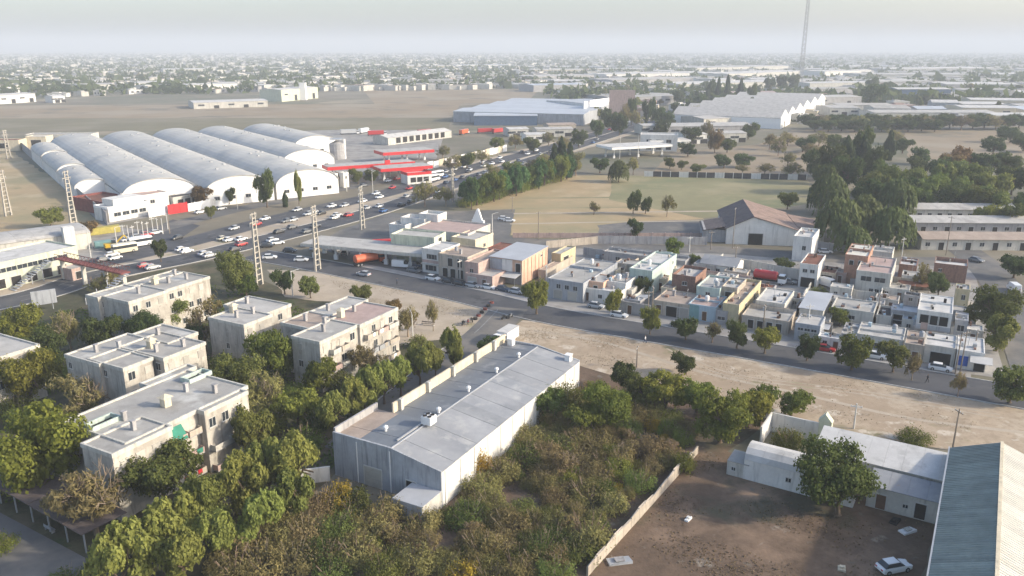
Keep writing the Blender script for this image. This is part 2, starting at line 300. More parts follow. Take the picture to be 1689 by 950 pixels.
# ------------------------------------------------------------------ building parts
WIN = {}
def win_mesh(kind, w, h):
    k = (kind, round(w, 2), round(h, 2))
    if k in WIN: return WIN[k]
    mb = MB(); t = .07
    if kind == 'window':
        mb.box(-w / 2, w / 2, -.06, .03, -h / 2, -h / 2 + t); mb.box(-w / 2, w / 2, -.06, .03, h / 2 - t, h / 2)
        for x in (-w / 2, -t / 2, w / 2 - t): mb.box(x, x + t, -.055, .03, -h / 2 + t, h / 2 - t)
        mb.box(-w / 2 - .1, w / 2 + .1, -.14, .0, -h / 2 - .08, -h / 2 - .002)
        me = mb.mesh('window', [frame_m]); INSET[me.name] = ('pane', MB().box(-w / 2 + t, w / 2 - t, -.02, .025, -h / 2 + t, h / 2 - t).mesh('pane', glass))
    elif kind == 'shutter':
        mb.box(-w / 2, w / 2, -.06, .03, -h / 2, h / 2 - .2)
        n = max(3, int(h / .28))
        for i in range(n): z = -h / 2 + (h - .25) * i / n; mb.box(-w / 2 + .05, w / 2 - .05, -.085, -.061, z + .02, z + (h - .25) / n - .02)
        mb.box(-w / 2 - .06, w / 2 + .06, -.1, .02, h / 2 - .198, h / 2)
        me = mb.mesh('shutter', [shutter])
    elif kind == 'dark_window':
        mb.box(-w / 2 - .08, w / 2 + .08, -.1, .02, h / 2 + .001, h / 2 + .1); mb.box(-w / 2 - .08, w / 2 + .08, -.12, .02, -h / 2 - .1, -h / 2 - .001)
        mb.box(-.03, .03, -.07, -.041, -h / 2, h / 2)
        me = mb.mesh('window', [frame_m]); INSET[me.name] = ('pane', MB().box(-w / 2, w / 2, -.04, .03, -h / 2, h / 2).mesh('pane', glass))
    elif kind in ('door', 'garage', 'opening'):
        mm = {'door': doorm, 'garage': MATS['shutter'], 'opening': dark}[kind]
        mb.box(-w / 2, w / 2, -.05, .03, -h / 2, h / 2, 1); mb.box(-w / 2 - .12, -w / 2 - .001, -.09, .02, -h / 2, h / 2); mb.box(w / 2 + .001, w / 2 + .12, -.09, .02, -h / 2, h / 2)
        mb.box(-w / 2 - .12, w / 2 + .12, -.09, .02, h / 2 + .001, h / 2 + .14)
        if kind == 'garage':
            for i in range(6): z = -h / 2 + h * i / 6; mb.box(-w / 2 + .03, w / 2 - .03, -.08, -.051, z + .04, z + h / 6 - .04, 1)
        me = mb.mesh(kind, [frame_m, mm])
    WIN[k] = me; return me
def put(parent, face, pos, z, kind, w, h, dims, depth=0.0):
    """an opening on face R (looks -y), L (looks -x), B (looks +y) or E (looks +x) of a block with dims (L1, L2)"""
    nm = {'dark_window': 'window', 'opening': 'doorway', 'garage': 'garage_door'}.get(kind, kind)
    me = win_mesh(kind, w, h)
    if face == 'R': return link(nm, me, parent, (pos, -depth, z), 0)
    if face == 'L': return link(nm, me, parent, (-depth, pos, z), -math.pi / 2)
    if face == 'B': return link(nm, me, parent, (pos, dims[1] + depth, z), math.pi)
    return link(nm, me, parent, (dims[0] + depth, pos, z), math.pi / 2)
def span(near, right, left, z, ang):
    n = G(*near, z); e1 = Vector((math.cos(ang), math.sin(ang), 0)); e2 = Vector((-math.sin(ang), math.cos(ang), 0))
    L1 = right if isinstance(right, (int, float)) else (G(*right, z) - n).dot(e1)
    L2 = left if isinstance(left, (int, float)) else (G(*left, z) - n).dot(e2)
    return Vector((n.x, n.y, 0)), max(1.5, L1), max(1.5, L2)
def ring(mb, a, b, c, d, t, z0, z1, m=0):
    mb.box(a, b, c, c + t, z0, z1, m); mb.box(a, b, d - t, d, z0, z1, m); mb.box(a, a + t, c + t, d - t, z0, z1, m); mb.box(b - t, b, c + t, d - t, z0, z1, m)
H_GROUP = 'houses in the block behind the street'
def block(name, label, cat, near, right, left, h, wall, roof, par=.4, ang=TH, wins=(), group=None, coping=None, base=0.0, clutter=0):
    """flat-roofed building: near corner of the roof and the ends of its two near edges as surveyed in the photo"""
    o, L1, L2 = span(near, right, left, h, ang)
    rt = root(name, label, cat, o, ang, group)
    MB().box(0, L1, 0, L2, base, h).build('wall', W.get(wall, wall), rt)
    MB().box(.004, L1 - .004, .004, L2 - .004, h, h + .05).build('roof', RF.get(roof, roof), rt)
    if par:
        mb = MB(); ring(mb, -.04, L1 + .04, -.04, L2 + .04, .2, h + .004 - .25, h + par); mb.build('parapet', coping or W.get(wall, wall), rt)
    for (f, pos, z, k, w, hh) in wins:
        Ln = L1 if f in 'RB' else L2
        put(rt, f, pos * Ln, z, k, w, hh, (L1, L2))
    rr = random.Random(int(near[0] * 13 + near[1]))
    for i in range(clutter):
        x = rr.uniform(.2, .8) * L1; y = rr.uniform(.2, .8) * L2
        if rr.random() < .55:
            mb = MB(); mb.tube((x, y, h + .06), (x, y, h + .5), .08, n=6); mb.tube((x, y, h + .5), (x, y, h + 1.5), .5, .5, 10); mb.tube((x, y, h + 1.5), (x, y, h + 1.7), .5, .2, 10)
            for a in range(3): mb.tube((x + .4 * math.cos(a * 2.1), y + .4 * math.sin(a * 2.1), h + .04), (x + .4 * math.cos(a * 2.1), y + .4 * math.sin(a * 2.1), h + .52), .05, n=4)
            mb.build('water_tank', [MATS['white_paint'] if rr.random() < .5 else MATS['wall_bluegrey']], rt)
        else:
            mb = MB(); mb.box(x - .35, x + .35, y - .3, y + .3, h + .05, h + 1.3); mb.box(x - .45, x + .45, y - .4, y + .4, h + 1.301, h + 1.42); mb.build('chimney', W['grey'], rt)
    if group == H_GROUP:
        for i in range(rr.randint(2, 5)):
            x = rr.uniform(.1, .85) * L1; y = rr.uniform(.1, .85) * L2; a = rr.uniform(.3, 1.1); c = rr.uniform(.25, .8)
            MB().box(x, x + a, y, y + c, h + .055, h + rr.uniform(.25, .9)).build('roof_junk', rr.choice([W['brick'], doorm, W['grey'], W['blue'], steel, dark, W['beige']]), rt)
        if L1 > 5 and rr.random() < .6: x = L1 * rr.uniform(.3, .7); MB().box(x, x + .15, .25, L2 - .25, h + .054, h + rr.uniform(.3, .9)).build('roof_partition', W.get(wall, wall), rt)
        if rr.random() < .5: x, y = rr.uniform(.2, .8) * L1, rr.uniform(.2, .8) * L2; MB().tube((x, y, h + .05), (x, y, h + 2.6), .04, n=5).tube((x - .6, y, h + 2.3), (x + .6, y, h + 2.3), .025, n=4).build('antenna', steel, rt)
    return rt, L1, L2
def gable(name, label, cat, near, right, left, h, rise, wall, roof, axis=0, ang=TH, over=.3, wins=(), group=None, roof2=None, thick=.12):
    """pitched building; ridge along local x (axis 0) or y (axis 1)"""
    o, L1, L2 = span(near, right, left, h, ang); rt = root(name, label, cat, o, ang, group)
    A, B = (L1, L2) if axis == 0 else (L2, L1)
    sw = (lambda p: p) if axis == 0 else (lambda p: (p[1], p[0], p[2]))
    mb = MB(); prof = [(0, 0), (B, 0), (B, h), (B / 2, h + rise), (0, h)]
    mb.hull([sw((0, y, z)) for y, z in prof], [sw((A, y, z)) for y, z in prof]); mb.build('wall', W.get(wall, wall), rt)
    sl = rise / (B / 2)
    for k in (0, 1):
        mb = MB(); y0, y1 = (-over, B / 2) if k == 0 else (B / 2, B + over); z0 = h - over * sl + .02 if k == 0 else h + rise + .02; z1 = h + rise + .02 if k == 0 else h - over * sl + .02
        mb.hull([sw((-over, y0, z0)), sw((A + over, y0, z0)), sw((A + over, y1, z1)), sw((-over, y1, z1))], [sw((-over, y0, z0 + thick)), sw((A + over, y0, z0 + thick)), sw((A + over, y1, z1 + thick)), sw((-over, y1, z1 + thick))])
        mb.build('roof', RF.get(roof if k == 0 or not roof2 else roof2, roof), rt)
    for (f, pos, z, kk, w, hh) in wins: put(rt, f, pos * (L1 if f in 'RB' else L2), z, kk, w, hh, (L1, L2))
    return rt, L1, L2
def lean(name, label, cat, near, right, left, h, rise, wall, roof, ang=TH, wins=(), group=None):
    """single-pitch roof rising towards +x"""
    o, L1, L2 = span(near, right, left, h, ang); rt = root(name, label, cat, o, ang, group)
    MB().hull([(0, 0, 0), (L1, 0, 0), (L1, L2, 0), (0, L2, 0)], [(0, 0, h), (L1, 0, h + rise), (L1, L2, h + rise), (0, L2, h)]).build('wall', W.get(wall, wall), rt)
    e = .25; s = rise / L1
    MB().hull([(-e, -e, h - e * s + .01), (L1 + e, -e, h + rise + e * s + .01), (L1 + e, L2 + e, h + rise + e * s + .01), (-e, L2 + e, h - e * s + .01)],
              [(-e, -e, h - e * s + .12), (L1 + e, -e, h + rise + e * s + .12), (L1 + e, L2 + e, h + rise + e * s + .12), (-e, L2 + e, h - e * s + .12)]).build('roof', RF.get(roof, roof), rt)
    for (f, pos, z, kk, w, hh) in wins: put(rt, f, pos * (L1 if f in 'RB' else L2), z, kk, w, hh, (L1, L2))
    return rt, L1, L2
# ------------------------------------------------------------------ apartment blocks
def apartment(label, near, right, left, h, wings, seed, roofm='conc', laundry=False, skip_R=False):
    """three-storey slab; wings: (x0, x1, y0, y1) boxes of the stepped plan in metres from the near corner"""
    o = G(*near, h); o.z = 0; rr = random.Random(seed)
    rt = root('apartment_block', label, 'apartment block', o, TH, 'apartment blocks among the trees')
    st = 3
    for i, (x0, x1, y0, y1) in enumerate(wings):
        dz = .003 * i
        MB().box(x0, x1, y0, y1, 0, h + dz).build('wall', W['apart'], rt)
        MB().box(x0 + .004, x1 - .004, y0 + .004, y1 - .004, h + dz, h + .06 + dz).build('roof', RF[roofm[i % len(roofm)] if isinstance(roofm, tuple) else roofm], rt)
        mb = MB(); ring(mb, x0 - .12, x1 + .12, y0 - .12, y1 + .12, .3, h - .3 + dz, h + .32 + dz); mb.build('parapet', W['offw'], rt)
        fh = h / st
        for s in range(st):                                                       # openings, storey by storey
            zc = s * fh + fh * .52
            xs = x0 + 1.4
            while not skip_R and xs < x1 - .9:
                k = rr.choice(['shutter', 'window', 'window', 'dark_window', 'shutter'])
                link({'dark_window': 'window'}.get(k, k), win_mesh(k, 1.2, 1.35), rt, (xs, y0, zc), 0); xs += rr.choice([2.2, 2.7, 3.1])
            ys = y0 + 1.5
            while ys < y1 - 1:
                if rr.random() < .45: k = rr.choice(['shutter', 'window', 'dark_window']); link({'dark_window': 'window'}.get(k, k), win_mesh(k, .9, 1.2), rt, (x0, ys, zc), -math.pi / 2)
                ys += 3.2
    return rt
def chimneys(rt, h, spots):
    for x, y, k in spots:
        mb = MB()
        if k == 0: mb.box(x - .28, x + .28, y - .28, y + .28, h + .05, h + 1.35); mb.box(x - .36, x + .36, y - .36, y + .36, h + 1.352, h + 1.5); mb.build('chimney', W['grey'], rt)
        elif k == 1:
            mb.box(x - .55, x + .55, y - .55, y + .55, h + .05, h + 1.5); mb.hull([(x - .85, y - .85, h + 1.5), (x + .85, y - .85, h + 1.5), (x + .85, y + .85, h + 1.5), (x - .85, y + .85, h + 1.5)], [(x - .1, y - .1, h + 2.0), (x + .1, y - .1, h + 2.0), (x + .1, y + .1, h + 2.0), (x - .1, y + .1, h + 2.0)])
            mb.build('roof_hatch', W['cream'], rt)
        elif k == 3:                                                              # a light well sunk between green-edged walls
            ring(mb, x - 2.2, x + 2.2, y - 1.1, y + 1.1, .2, h + .05, h + .75); mb.build('light_well', W['mint'], rt)
            MB().box(x - 2, x + 2, y - .9, y + .9, h + .07, h + .09).build('well_floor', dark, rt)
        else: mb.tube((x, y, h + .05), (x, y, h + 3.4), .05, n=5); mb.tube((x - .5, y, h + 3.0), (x + .5, y, h + 3.0), .03, n=4); mb.build('antenna', steel, rt)
def balconies(rt, x0, x1, y, fh, st, seed, mats):
    rr = random.Random(seed); n = max(2, int((x1 - x0) / 3.4)); w = (x1 - x0) / n
    for s in range(st):
        for i in range(n):
            a = x0 + i * w + .15; b = x0 + (i + 1) * w - .15; z = s * fh + .2; mb = MB()
            mb.box(a, b, y - 1.1, y - .003, z, z + .15); mb.box(a, b, y - 1.1, y - 1.02, z + .151, z + 1.0, 1); mb.box(a, a + .07, y - 1.018, y - .004, z + .151, z + 1.0, 1); mb.box(b - .07, b, y - 1.018, y - .004, z + .151, z + 1.0, 1)
            bc = mb.build('balcony', [W['grey'], rr.choice([W['beige'], W['offw'], W['pink'], steel])], rt)
            if mats and rr.random() < .6:
                q = rr.uniform(a + .2, b - 1.3); MB().box(q, q + rr.uniform(.6, 1.1), y - 1.16, y - 1.11, z + .3, z + 1.05).build('laundry', rr.choice(mats), bc)
HA = 9.6
a = apartment('grey slab block beside the highway, farthest of the flats, aerial mast on its roof', (212, 500), None, None, HA, [(0, 9.5, 0, 8.4), (9.5, 21.5, .6, 9.2), (-1.0, 8, 8.4, 12.2), (8, 21, 9.2, 12.4)], 1)
chimneys(a, HA, [(4, 9, 2), (5.5, 4, 0), (14, 5, 0), (12, 7, 1), (18, 4, 0), (19, 9, 0)])
b = apartment('stained cube-like block of flats between two reddish bare trees', (203, 610), None, None, HA, [(0, 5.6, 0, 9), (-.6, 11.5, 5.2, 14.2), (6.2, 15.0, -2.0, 9.5), (11.5, 18, 3.4, 13)], 2)
chimneys(b, HA, [(6, 9, 0), (9, 4.5, 1), (8, 2, 0), (12, 0, 0), (14, 9, 0), (3, 11, 0)])
c = apartment('long stained block with laundry on its balconies and green light wells on the roof', (185, 752), None, None, HA, [(0, 9.2, 0, 6.2), (2.8, 24.2, 1.2, 14.6), (14.6, 22.8, -.3, 1.2), (17, 26, 14.6, 16.6)], 3, skip_R=True)
chimneys(c, HA, [(5.2, 9.2, 3), (7.5, 7.6, 0), (6.2, 3.9, 0), (13.5, 6.4, 1), (18.5, 8.0, 0), (20.3, 3.8, 0), (23, 11, 3)])
for x in (1.6, 4.0, 6.5): link('shutter', win_mesh('shutter', 1.3, 1.5), c, (x, 0, HA - 1.9), 0); link('window', win_mesh('window', 1.3, 1.4), c, (x, 0, HA - 4.9), 0)
for x in (15.8, 18.2, 20.8): link('window', win_mesh('window', 1.3, 1.5), c, (x, -.3, HA - 1.9), 0)
balconies(c, 9.4, 14.4, 1.2, HA / 3, 3, 4, [cloth_r, white_p, cloth_g, W['pink']]); balconies(c, 14.8, 22.6, -.3, HA / 3, 2, 5, [cloth_r, white_p, W['peach']])
MB().hull([(9.3, -.1, HA - 2.6), (11.6, -.1, HA - 2.6), (11.6, 1.15, HA - .8), (9.3, 1.15, HA - .8)], [(9.3, -.1, HA - 2.5), (11.6, -.1, HA - 2.5), (11.6, 1.15, HA - .7), (9.3, 1.15, HA - .7)]).build('awning', cloth_g, c)
d = apartment('brown-grey flats half hidden behind the bare trees, middle of the estate', (402, 538), None, None, HA, [(0, 7.2, 0, 9.4), (7.2, 14, 1.4, 13)], 6, 'pale')
chimneys(d, HA, [(3, 5, 0), (6.3, 4, 0), (5, 8, 1), (10.5, 10, 0)])
e = apartment('pink-roofed flats with weathered balconies facing the plaza', (527, 566), None, None, HA, [(0, 10.6, 0, 6.6), (10.6, 22.6, -.5, 8.2), (4.6, 12.4, 6.6, 13.6), (12.4, 24, 8.2, 13.4)], 7, ('conc', 'pink', 'tan', 'pale'))
chimneys(e, HA, [(5, 3.4, 0), (8.5, 6.2, 0), (13, 6, 1), (17, 6, 0), (15, 11, 0), (8, 10.5, 0)])
balconies(e, 11.4, 21.6, -.5, HA / 3, 3, 8, [white_p, W['beige']]); balconies(e, 2.2, 7.0, 0, HA / 3, 3, 9, None)
f = apartment('pale-roofed flats cut off at the frame edge among green trees', (-22, 598), None, None, HA, [(0, 9, 0, 14), (-8, 0, 6, 16)], 10, 'pale')
chimneys(f, HA, [(4, 4, 0), (5, 8, 0)])
# ------------------------------------------------------------------ carport and steps, lower corner
o = G(140, 915); cp = root('carport', 'long dark brown carport roof beside the paved court, under bare branches', 'carport', o, R(147))
for i in range(7): MB().box(i * 4.2 + .03, i * 4.2 + 4.17, -6, 0, 2.7 + .06 * (i % 2), 2.82 + .06 * (i % 2)).build('roof_panel', RF['darktile'], cp)
for i in range(8): MB().box(i * 4.15 + .1, i * 4.15 + .25, -.4, -.25, 0, 2.7).build('post', steel, cp)
o = G(75, 880); bn = root('bench', 'small grey slatted bench on the paved court under the carport edge', 'bench', o, R(147))
for i in range(4): MB().box(-.9, .9, -.9 + i * .13, -.8 + i * .13, .42, .46).build('slat', steel, bn)
for i in range(3): MB().box(-.9, .9, -.36, -.33, .55 + i * .15, .66 + i * .15).build('slat', steel, bn)
for x in (-.8, .75): MB().box(x, x + .05, -.85, -.38, 0, .419).build('leg', steel, bn)
# ------------------------------------------------------------------ warehouse in the middle
o = G(729, 838); wh = root('warehouse', 'long grey-roofed warehouse with white streaked side wall in the middle', 'warehouse', o, TH)
LW, WW = 45.5, 18.6
prof = [(0, 5.4), (8.4, 6.9), (13.4, 6.9), (WW, 6.9)]
mb = MB(); mb.hull([(0, 0, 0), (0, WW, 0), (0, WW, 6.95), (0, 8.4, 6.95), (0, 0, 5.5)], [(.3, 0, 0), (.3, WW, 0), (.3, WW, 6.95), (.3, 8.4, 6.95), (.3, 0, 5.5)]); mb.build('front_wall', W['bluegrey'], wh)
mb = MB(); mb.hull([(LW, 0, 0), (LW, WW - 2, 0), (LW, WW - 2, 6.95), (LW, 8.4, 6.95), (LW, 0, 5.5)], [(LW + .3, 0, 0), (LW + .3, WW - 2, 0), (LW + .3, WW - 2, 6.95), (LW + .3, 8.4, 6.95), (LW + .3, 0, 5.5)]); mb.build('rear_wall', W['bluegrey'], wh)
MB().box(.302, LW, 0, .3, 0, 5.35).build('side_wall', W['white'], wh)
for i in range(12):                                                               # piers along the streaked wall
    x = .9 + i * 3.85; MB().box(x, x + .3, -.1, -.002, 0, 5.2).build('pier', W['white'], wh)
MB().box(.302, 10.2, WW - .3, WW, 0, 7.5).build('side_wall', W['grey'], wh)
MB().box(10.2, LW, WW - 3.3, WW - 3.0, 0, 8.0).build('side_wall', W['cream'], wh)
def slope_panels(parent, x0, x1, ya, za, yb, zb, n, m, nm='roof_panel', gap=.012):
    for i in range(n):
        a_ = x0 + (x1 - x0) * i / n + gap; b_ = x0 + (x1 - x0) * (i + 1) / n - gap; dz = .03 * (i % 2)
        MB().hull([(a_, ya, za + dz), (b_, ya, za + dz), (b_, yb, zb + dz), (a_, yb, zb + dz)], [(a_, ya, za + .07 + dz), (b_, ya, za + .07 + dz), (b_, yb, zb + .07 + dz), (a_, yb, zb + .07 + dz)]).build(nm, m, parent)
slope_panels(wh, .3, LW, -.1, 5.36, 8.4, 6.62, 15, RF['grey'])
slope_panels(wh, .3, 10.2, 8.42, 6.62, 14.4, 6.4, 3, RF['darkgrey']); slope_panels(wh, .3, 10.2, 14.42, 6.42, WW - .3, 6.3, 3, RF['tan']); slope_panels(wh, 10.2, LW, 8.42, 6.62, WW - 3.3, 6.3, 12, RF['darkgrey'])  # panels left of the ridge are a darker grey than the right slope
MB().box(.35, LW, 8.3, 8.52, 6.72, 6.82).build('ridge_cap', RF['sheet'], wh)
for i, x in enumerate((11.5, 19, 26.5, 34, 40.5)):
    MB().box(x, x + .6, WW - 3.85, WW - 3.31, 6.3, 8.15).box(x - .06, x + .66, WW - 3.9, WW - 3.32, 8.151, 8.25).build('chimney', W['offw'], wh)
mb = MB(); mb.box(8.2, 9.8, 7.2, 8.8, 6.95, 8.2)
for sx in (8.6, 9.4):
    for sy in (7.6, 8.4): mb.tube((sx, sy, 8.2), (sx, sy, 8.28), .33, n=14, m=1)
for i in range(5): mb.box(8.15, 9.85, 7.15, 8.85, 7.05 + i * .22, 7.1 + i * .22)
mb.build('cooling_unit', [white_p, dark], wh)
for x, y, z in ((4.5, 12.5, 6.5), (13, 8.9, 6.7), (22, 9.1, 6.7), (31, 9.0, 6.7), (39, 9, 6.7)):
    mb = MB(); mb.tube((x, y, z), (x, y, z + .55), .2, .2, 10); mb.tube((x, y, z + .55), (x, y, z + .8), .38, .38, 12); mb.tube((x, y, z + .8), (x, y, z + 1.0), .38, .1, 12); mb.build('roof_vent', white_p, wh)
MB().box(2.5, 9.0, 8.9, 9.15, 6.66, 6.9).build('cable_tray', steel, wh)
for y in (14.2, 8.4): MB().box(-.1, -.004, y, y + .14, 0, 6.4).build('downpipe', white_p, wh)
for x, y, z in ((LW - 1, 13.5, 6.4), (LW - 1.2, 1.6, 5.5)): MB().box(x - .6, x + .6, y - .5, y + .5, z, z + 1.3).box(x - .7, x + .7, y - .6, y + .6, z + 1.301, z + 1.4).build('vent_box', white_p, wh)
put(wh, 'L', 11.6, 1.5, 'garage', 3.0, 3.0, (LW, WW)); put(wh, 'L', 5.0, 1.4, 'opening', 1.6, 2.6, (LW, WW))
MB().box(-4.6, -.02, .0, 4.8, 2.5, 2.62).build('annex_roof', RF['sheet'], wh); MB().box(-4.6, -.02, 0, .2, 0, 2.498).build('annex_wall', W['offw'], wh); MB().box(-4.6, -4.4, .201, 4.8, 0, 2.498).build('annex_wall', W['grey'], wh)
ww = root('white_wall', 'short white garden wall running off the warehouse corner', 'wall', G(545, 792), R(195)); MB().box(0, 6.0, 0, .22, 0, 2.2).box(-.05, 6.05, -.05, .27, 2.201, 2.3).build('panel', W['white'], ww)
# ------------------------------------------------------------------ white sheds and the great green-roofed shed, lower right
o = G(1572, 738, 6.2); o.z = 0
gs = root('great_shed', 'great shed with green corrugated roof slope and cream slope, lower right corner', 'shed', o, TH + R(180) - R(2.5))
LG, WG = 46.0, 5.6
MB().box(0, LG, 0, .25, 0, 6.1).build('side_wall', W['offw'], gs); MB().hull([(0, .25, 0), (0, 2 * WG + .2, 0), (0, 2 * WG + .2, 6.1), (0, WG, 8.4), (0, .25, 6.1)], [(.25, .25, 0), (.25, 2 * WG + .2, 0), (.25, 2 * WG + .2, 6.1), (.25, WG, 8.4), (.25, .25, 6.1)]).build('end_wall', W['offw'], gs)
n = 46
for i in range(n):                                                                # each roofing sheet with its two rolls
    x0 = LG * i / n; w = LG / n
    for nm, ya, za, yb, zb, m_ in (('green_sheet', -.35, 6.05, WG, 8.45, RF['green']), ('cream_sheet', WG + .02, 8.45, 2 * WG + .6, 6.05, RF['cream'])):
        mb = MB(); dz = .01 * (i % 2)
        mb.hull([(x0 + .01, ya, za + dz), (x0 + w - .01, ya, za + dz), (x0 + w - .01, yb, zb + dz), (x0 + .01, yb, zb + dz)], [(x0 + .01, ya, za + .05 + dz), (x0 + w - .01, ya, za + .05 + dz), (x0 + w - .01, yb, zb + .05 + dz), (x0 + .01, yb, zb + .05 + dz)])
        for k in (.15, .62): q = x0 + w * k; mb.hull([(q, ya, za + .05 + dz), (q + .2, ya, za + .05 + dz), (q + .2, yb, zb + .05 + dz), (q, yb, zb + .05 + dz)], [(q + .05, ya, za + .13 + dz), (q + .15, ya, za + .13 + dz), (q + .15, yb, zb + .13 + dz), (q + .05, yb, zb + .13 + dz)])
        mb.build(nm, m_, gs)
MB().box(-.05, LG, WG - .18, WG + .2, 8.5, 8.62).build('ridge_cap', MATS['wall_cream'], gs); MB().box(-.2, LG, -.55, -.36, 5.95, 6.15).build('gutter', steel, gs)
TS = R(-31.5)                                                                     # the white sheds stand along this line
def strip(name, label, u, v, z, L, D, h, rise, wall, roof, wins=(), barrel=False, ang=TS):
    o = G(u, v, z); o.z = 0; rt = root(name, label, 'shed', o, ang)
    MB().box(0, L, 0, D, 0, h).build('wall', W[wall], rt)
    if barrel:
        n = max(3, int(L / 2.2)); K = 6
        for i in range(n):
            mb = MB(); x0 = L * i / n + .01; x1 = L * (i + 1) / n - .01
            for k in range(K):
                t0 = math.pi * k / K; t1 = math.pi * (k + 1) / K; f = lambda t, e: (D / 2 - (D / 2 + e) * math.cos(t), h + (rise + e) * math.sin(t) + .01)
                a0 = f(t0, .02); a1 = f(t1, .02); b0 = f(t0, .1); b1 = f(t1, .1); mb.hull([(x0, *a0), (x1, *a0), (x1, *a1), (x0, *a1)], [(x0, *b0), (x1, *b0), (x1, *b1), (x0, *b1)])
            mb.build('roof_sheet', RF[roof], rt)
        for x in (0, L - .2):
            pts = [(D / 2 - D / 2 * math.cos(math.pi * k / 8), h + rise * math.sin(math.pi * k / 8)) for k in range(9)]; MB().hull([(x, *p) for p in pts], [(x + .2, *p) for p in pts]).build('gable_end', W[wall], rt)
    else:
        n = max(3, int(L / 2.2))
        for i in range(n):
            x0 = L * i / n + .01; x1 = L * (i + 1) / n - .01; q = .006 * (i % 2)
            MB().hull([(x0, -.2, h + .01 + q), (x1, -.2, h + .01 + q), (x1, D + .2, h + rise + q), (x0, D + .2, h + rise + q)], [(x0, -.2, h + .1 + q), (x1, -.2, h + .1 + q), (x1, D + .2, h + rise + .1 + q), (x0, D + .2, h + rise + .1 + q)]).build('roof_sheet', RF[roof], rt)
    for (pos, zz, k, w, hh) in wins: put(rt, 'R', pos * L, zz, k, w, hh, (L, D))
    return rt
strip('long_shed', 'long white-roofed shed along the dirt lot behind the courtyard', 1342, 742, 4.0, 25.5, 6.6, 4.0, 1.0, 'offw', 'white')
strip('barrel_shed', 'white barrel-roofed shed facing the bare yard', 1228, 757, 3.2, 15, 4.8, 3.2, 1.5, 'white', 'white', ((.42, 1.7, 'dark_window', .7, .6), (.55, 1.7, 'dark_window', .7, .6)), True)
strip('small_annex', 'tiny stained white annex at the end of the barrel-roofed shed', 1200, 758, 2.4, 3.2, 3.2, 2.3, .15, 'offw', 'conc', ((.3, 1.2, 'dark_window', .5, .5),))
strip('low_shed', 'low grey-white shed against the green-roofed shed, behind the big yard tree', 1432, 800, 3.2, 12.0, 4.2, 3.2, .5, 'offw', 'grey', ((.55, 1.3, 'opening', 1.3, 2.2), (.40, 1.5, 'dark_window', .6, .5), (.75, 1.5, 'dark_window', .6, .5), (.15, 1.2, 'door', 1.2, 2.1)))
strip('middle_shed', 'narrow shed roof with white crosswalls between the two long sheds', 1440, 772, 2.8, 13.5, 2.6, 2.8, .2, 'offw', 'white')
cw = root('courtyard_wall', 'white boundary wall of the planted courtyard at the sheds', 'wall', G(1252, 735, 0), TS)
MB().box(0, .25, 0, 6.2, 0, 3.3).build('wall_panel', W['white'], cw); MB().box(.252, 7.5, 6.0, 6.25, 0, 3.3).build('wall_panel', W['white'], cw); MB().box(7.52, 9.4, 5.6, 6.7, 0, 3.9).hull([(7.4, 5.5, 3.9), (9.5, 5.5, 3.9), (9.5, 6.8, 3.9), (7.4, 6.8, 3.9)], [(7.4, 5.5, 4.0), (8.4, 5.5, 5.2), (8.4, 6.8, 5.2), (7.4, 6.8, 4.0)]).build('gate_pier', W['palegreen'], cw)
for i, (u, v, a, L, D, lab) in enumerate(((1492, 884, .4, 2.2, 1.1, 'pale slab lying in the yard shade by the green-roofed shed'), (1135, 862, .9, 1.2, .6, 'white scrap board on the bare yard'), (1005, 935, .2, 3.0, 1.4, 'grey sheet scrap at the end of the low wall'), (1395, 945, 1.2, 1.1, .9, 'pale crate at the lower edge of the bare yard'), (1478, 868, .8, 1.8, 1.0, 'dark scrap heap before the low shed doorway'))):
    rt = root('scrap', lab, 'scrap', G(u, v) + Vector((0, 0, .04)), a, 'scrap on the bare yard'); MB().hull([(0, 0, 0), (L, 0, 0), (L, D, 0), (0, D, 0)], [(.05, 0, .2), (L, .08, .3), (L - .1, D, .16), (0, D - .05, .22)]).build('sheet', [white_p, bright, steel, W['cream'], rubber][i], rt); MB().box(L * .3, L * .7, D * .2, D * .8, .31, .45).build('lump', [W['offw'], W['white'], W['grey'], W['cream'], dark][i], rt)
# low crumbling wall between brush and yard
aw = G(1150, 748); bw_ = G(960, 960); dv = bw_ - aw; lw = root('low_wall', 'low pale crumbling wall between the brush and the bare yard', 'wall', aw, math.atan2(dv.y, dv.x)); rr = random.Random(4)
for i in range(int(dv.length / 2.4)):
    hh = rr.uniform(1.2, 1.7); MB().hull([(i * 2.4 + .02, -.13, 0), (i * 2.4 + 2.36, -.13, 0), (i * 2.4 + 2.36, .13, 0), (i * 2.4 + .02, .13, 0)], [(i * 2.4 + .02, -.12, hh), (i * 2.4 + 2.36, -.12, hh + rr.uniform(-.25, .2)), (i * 2.4 + 2.36, .12, hh), (i * 2.4 + .02, .12, hh)]).build('wall_panel', W['beige'], lw)
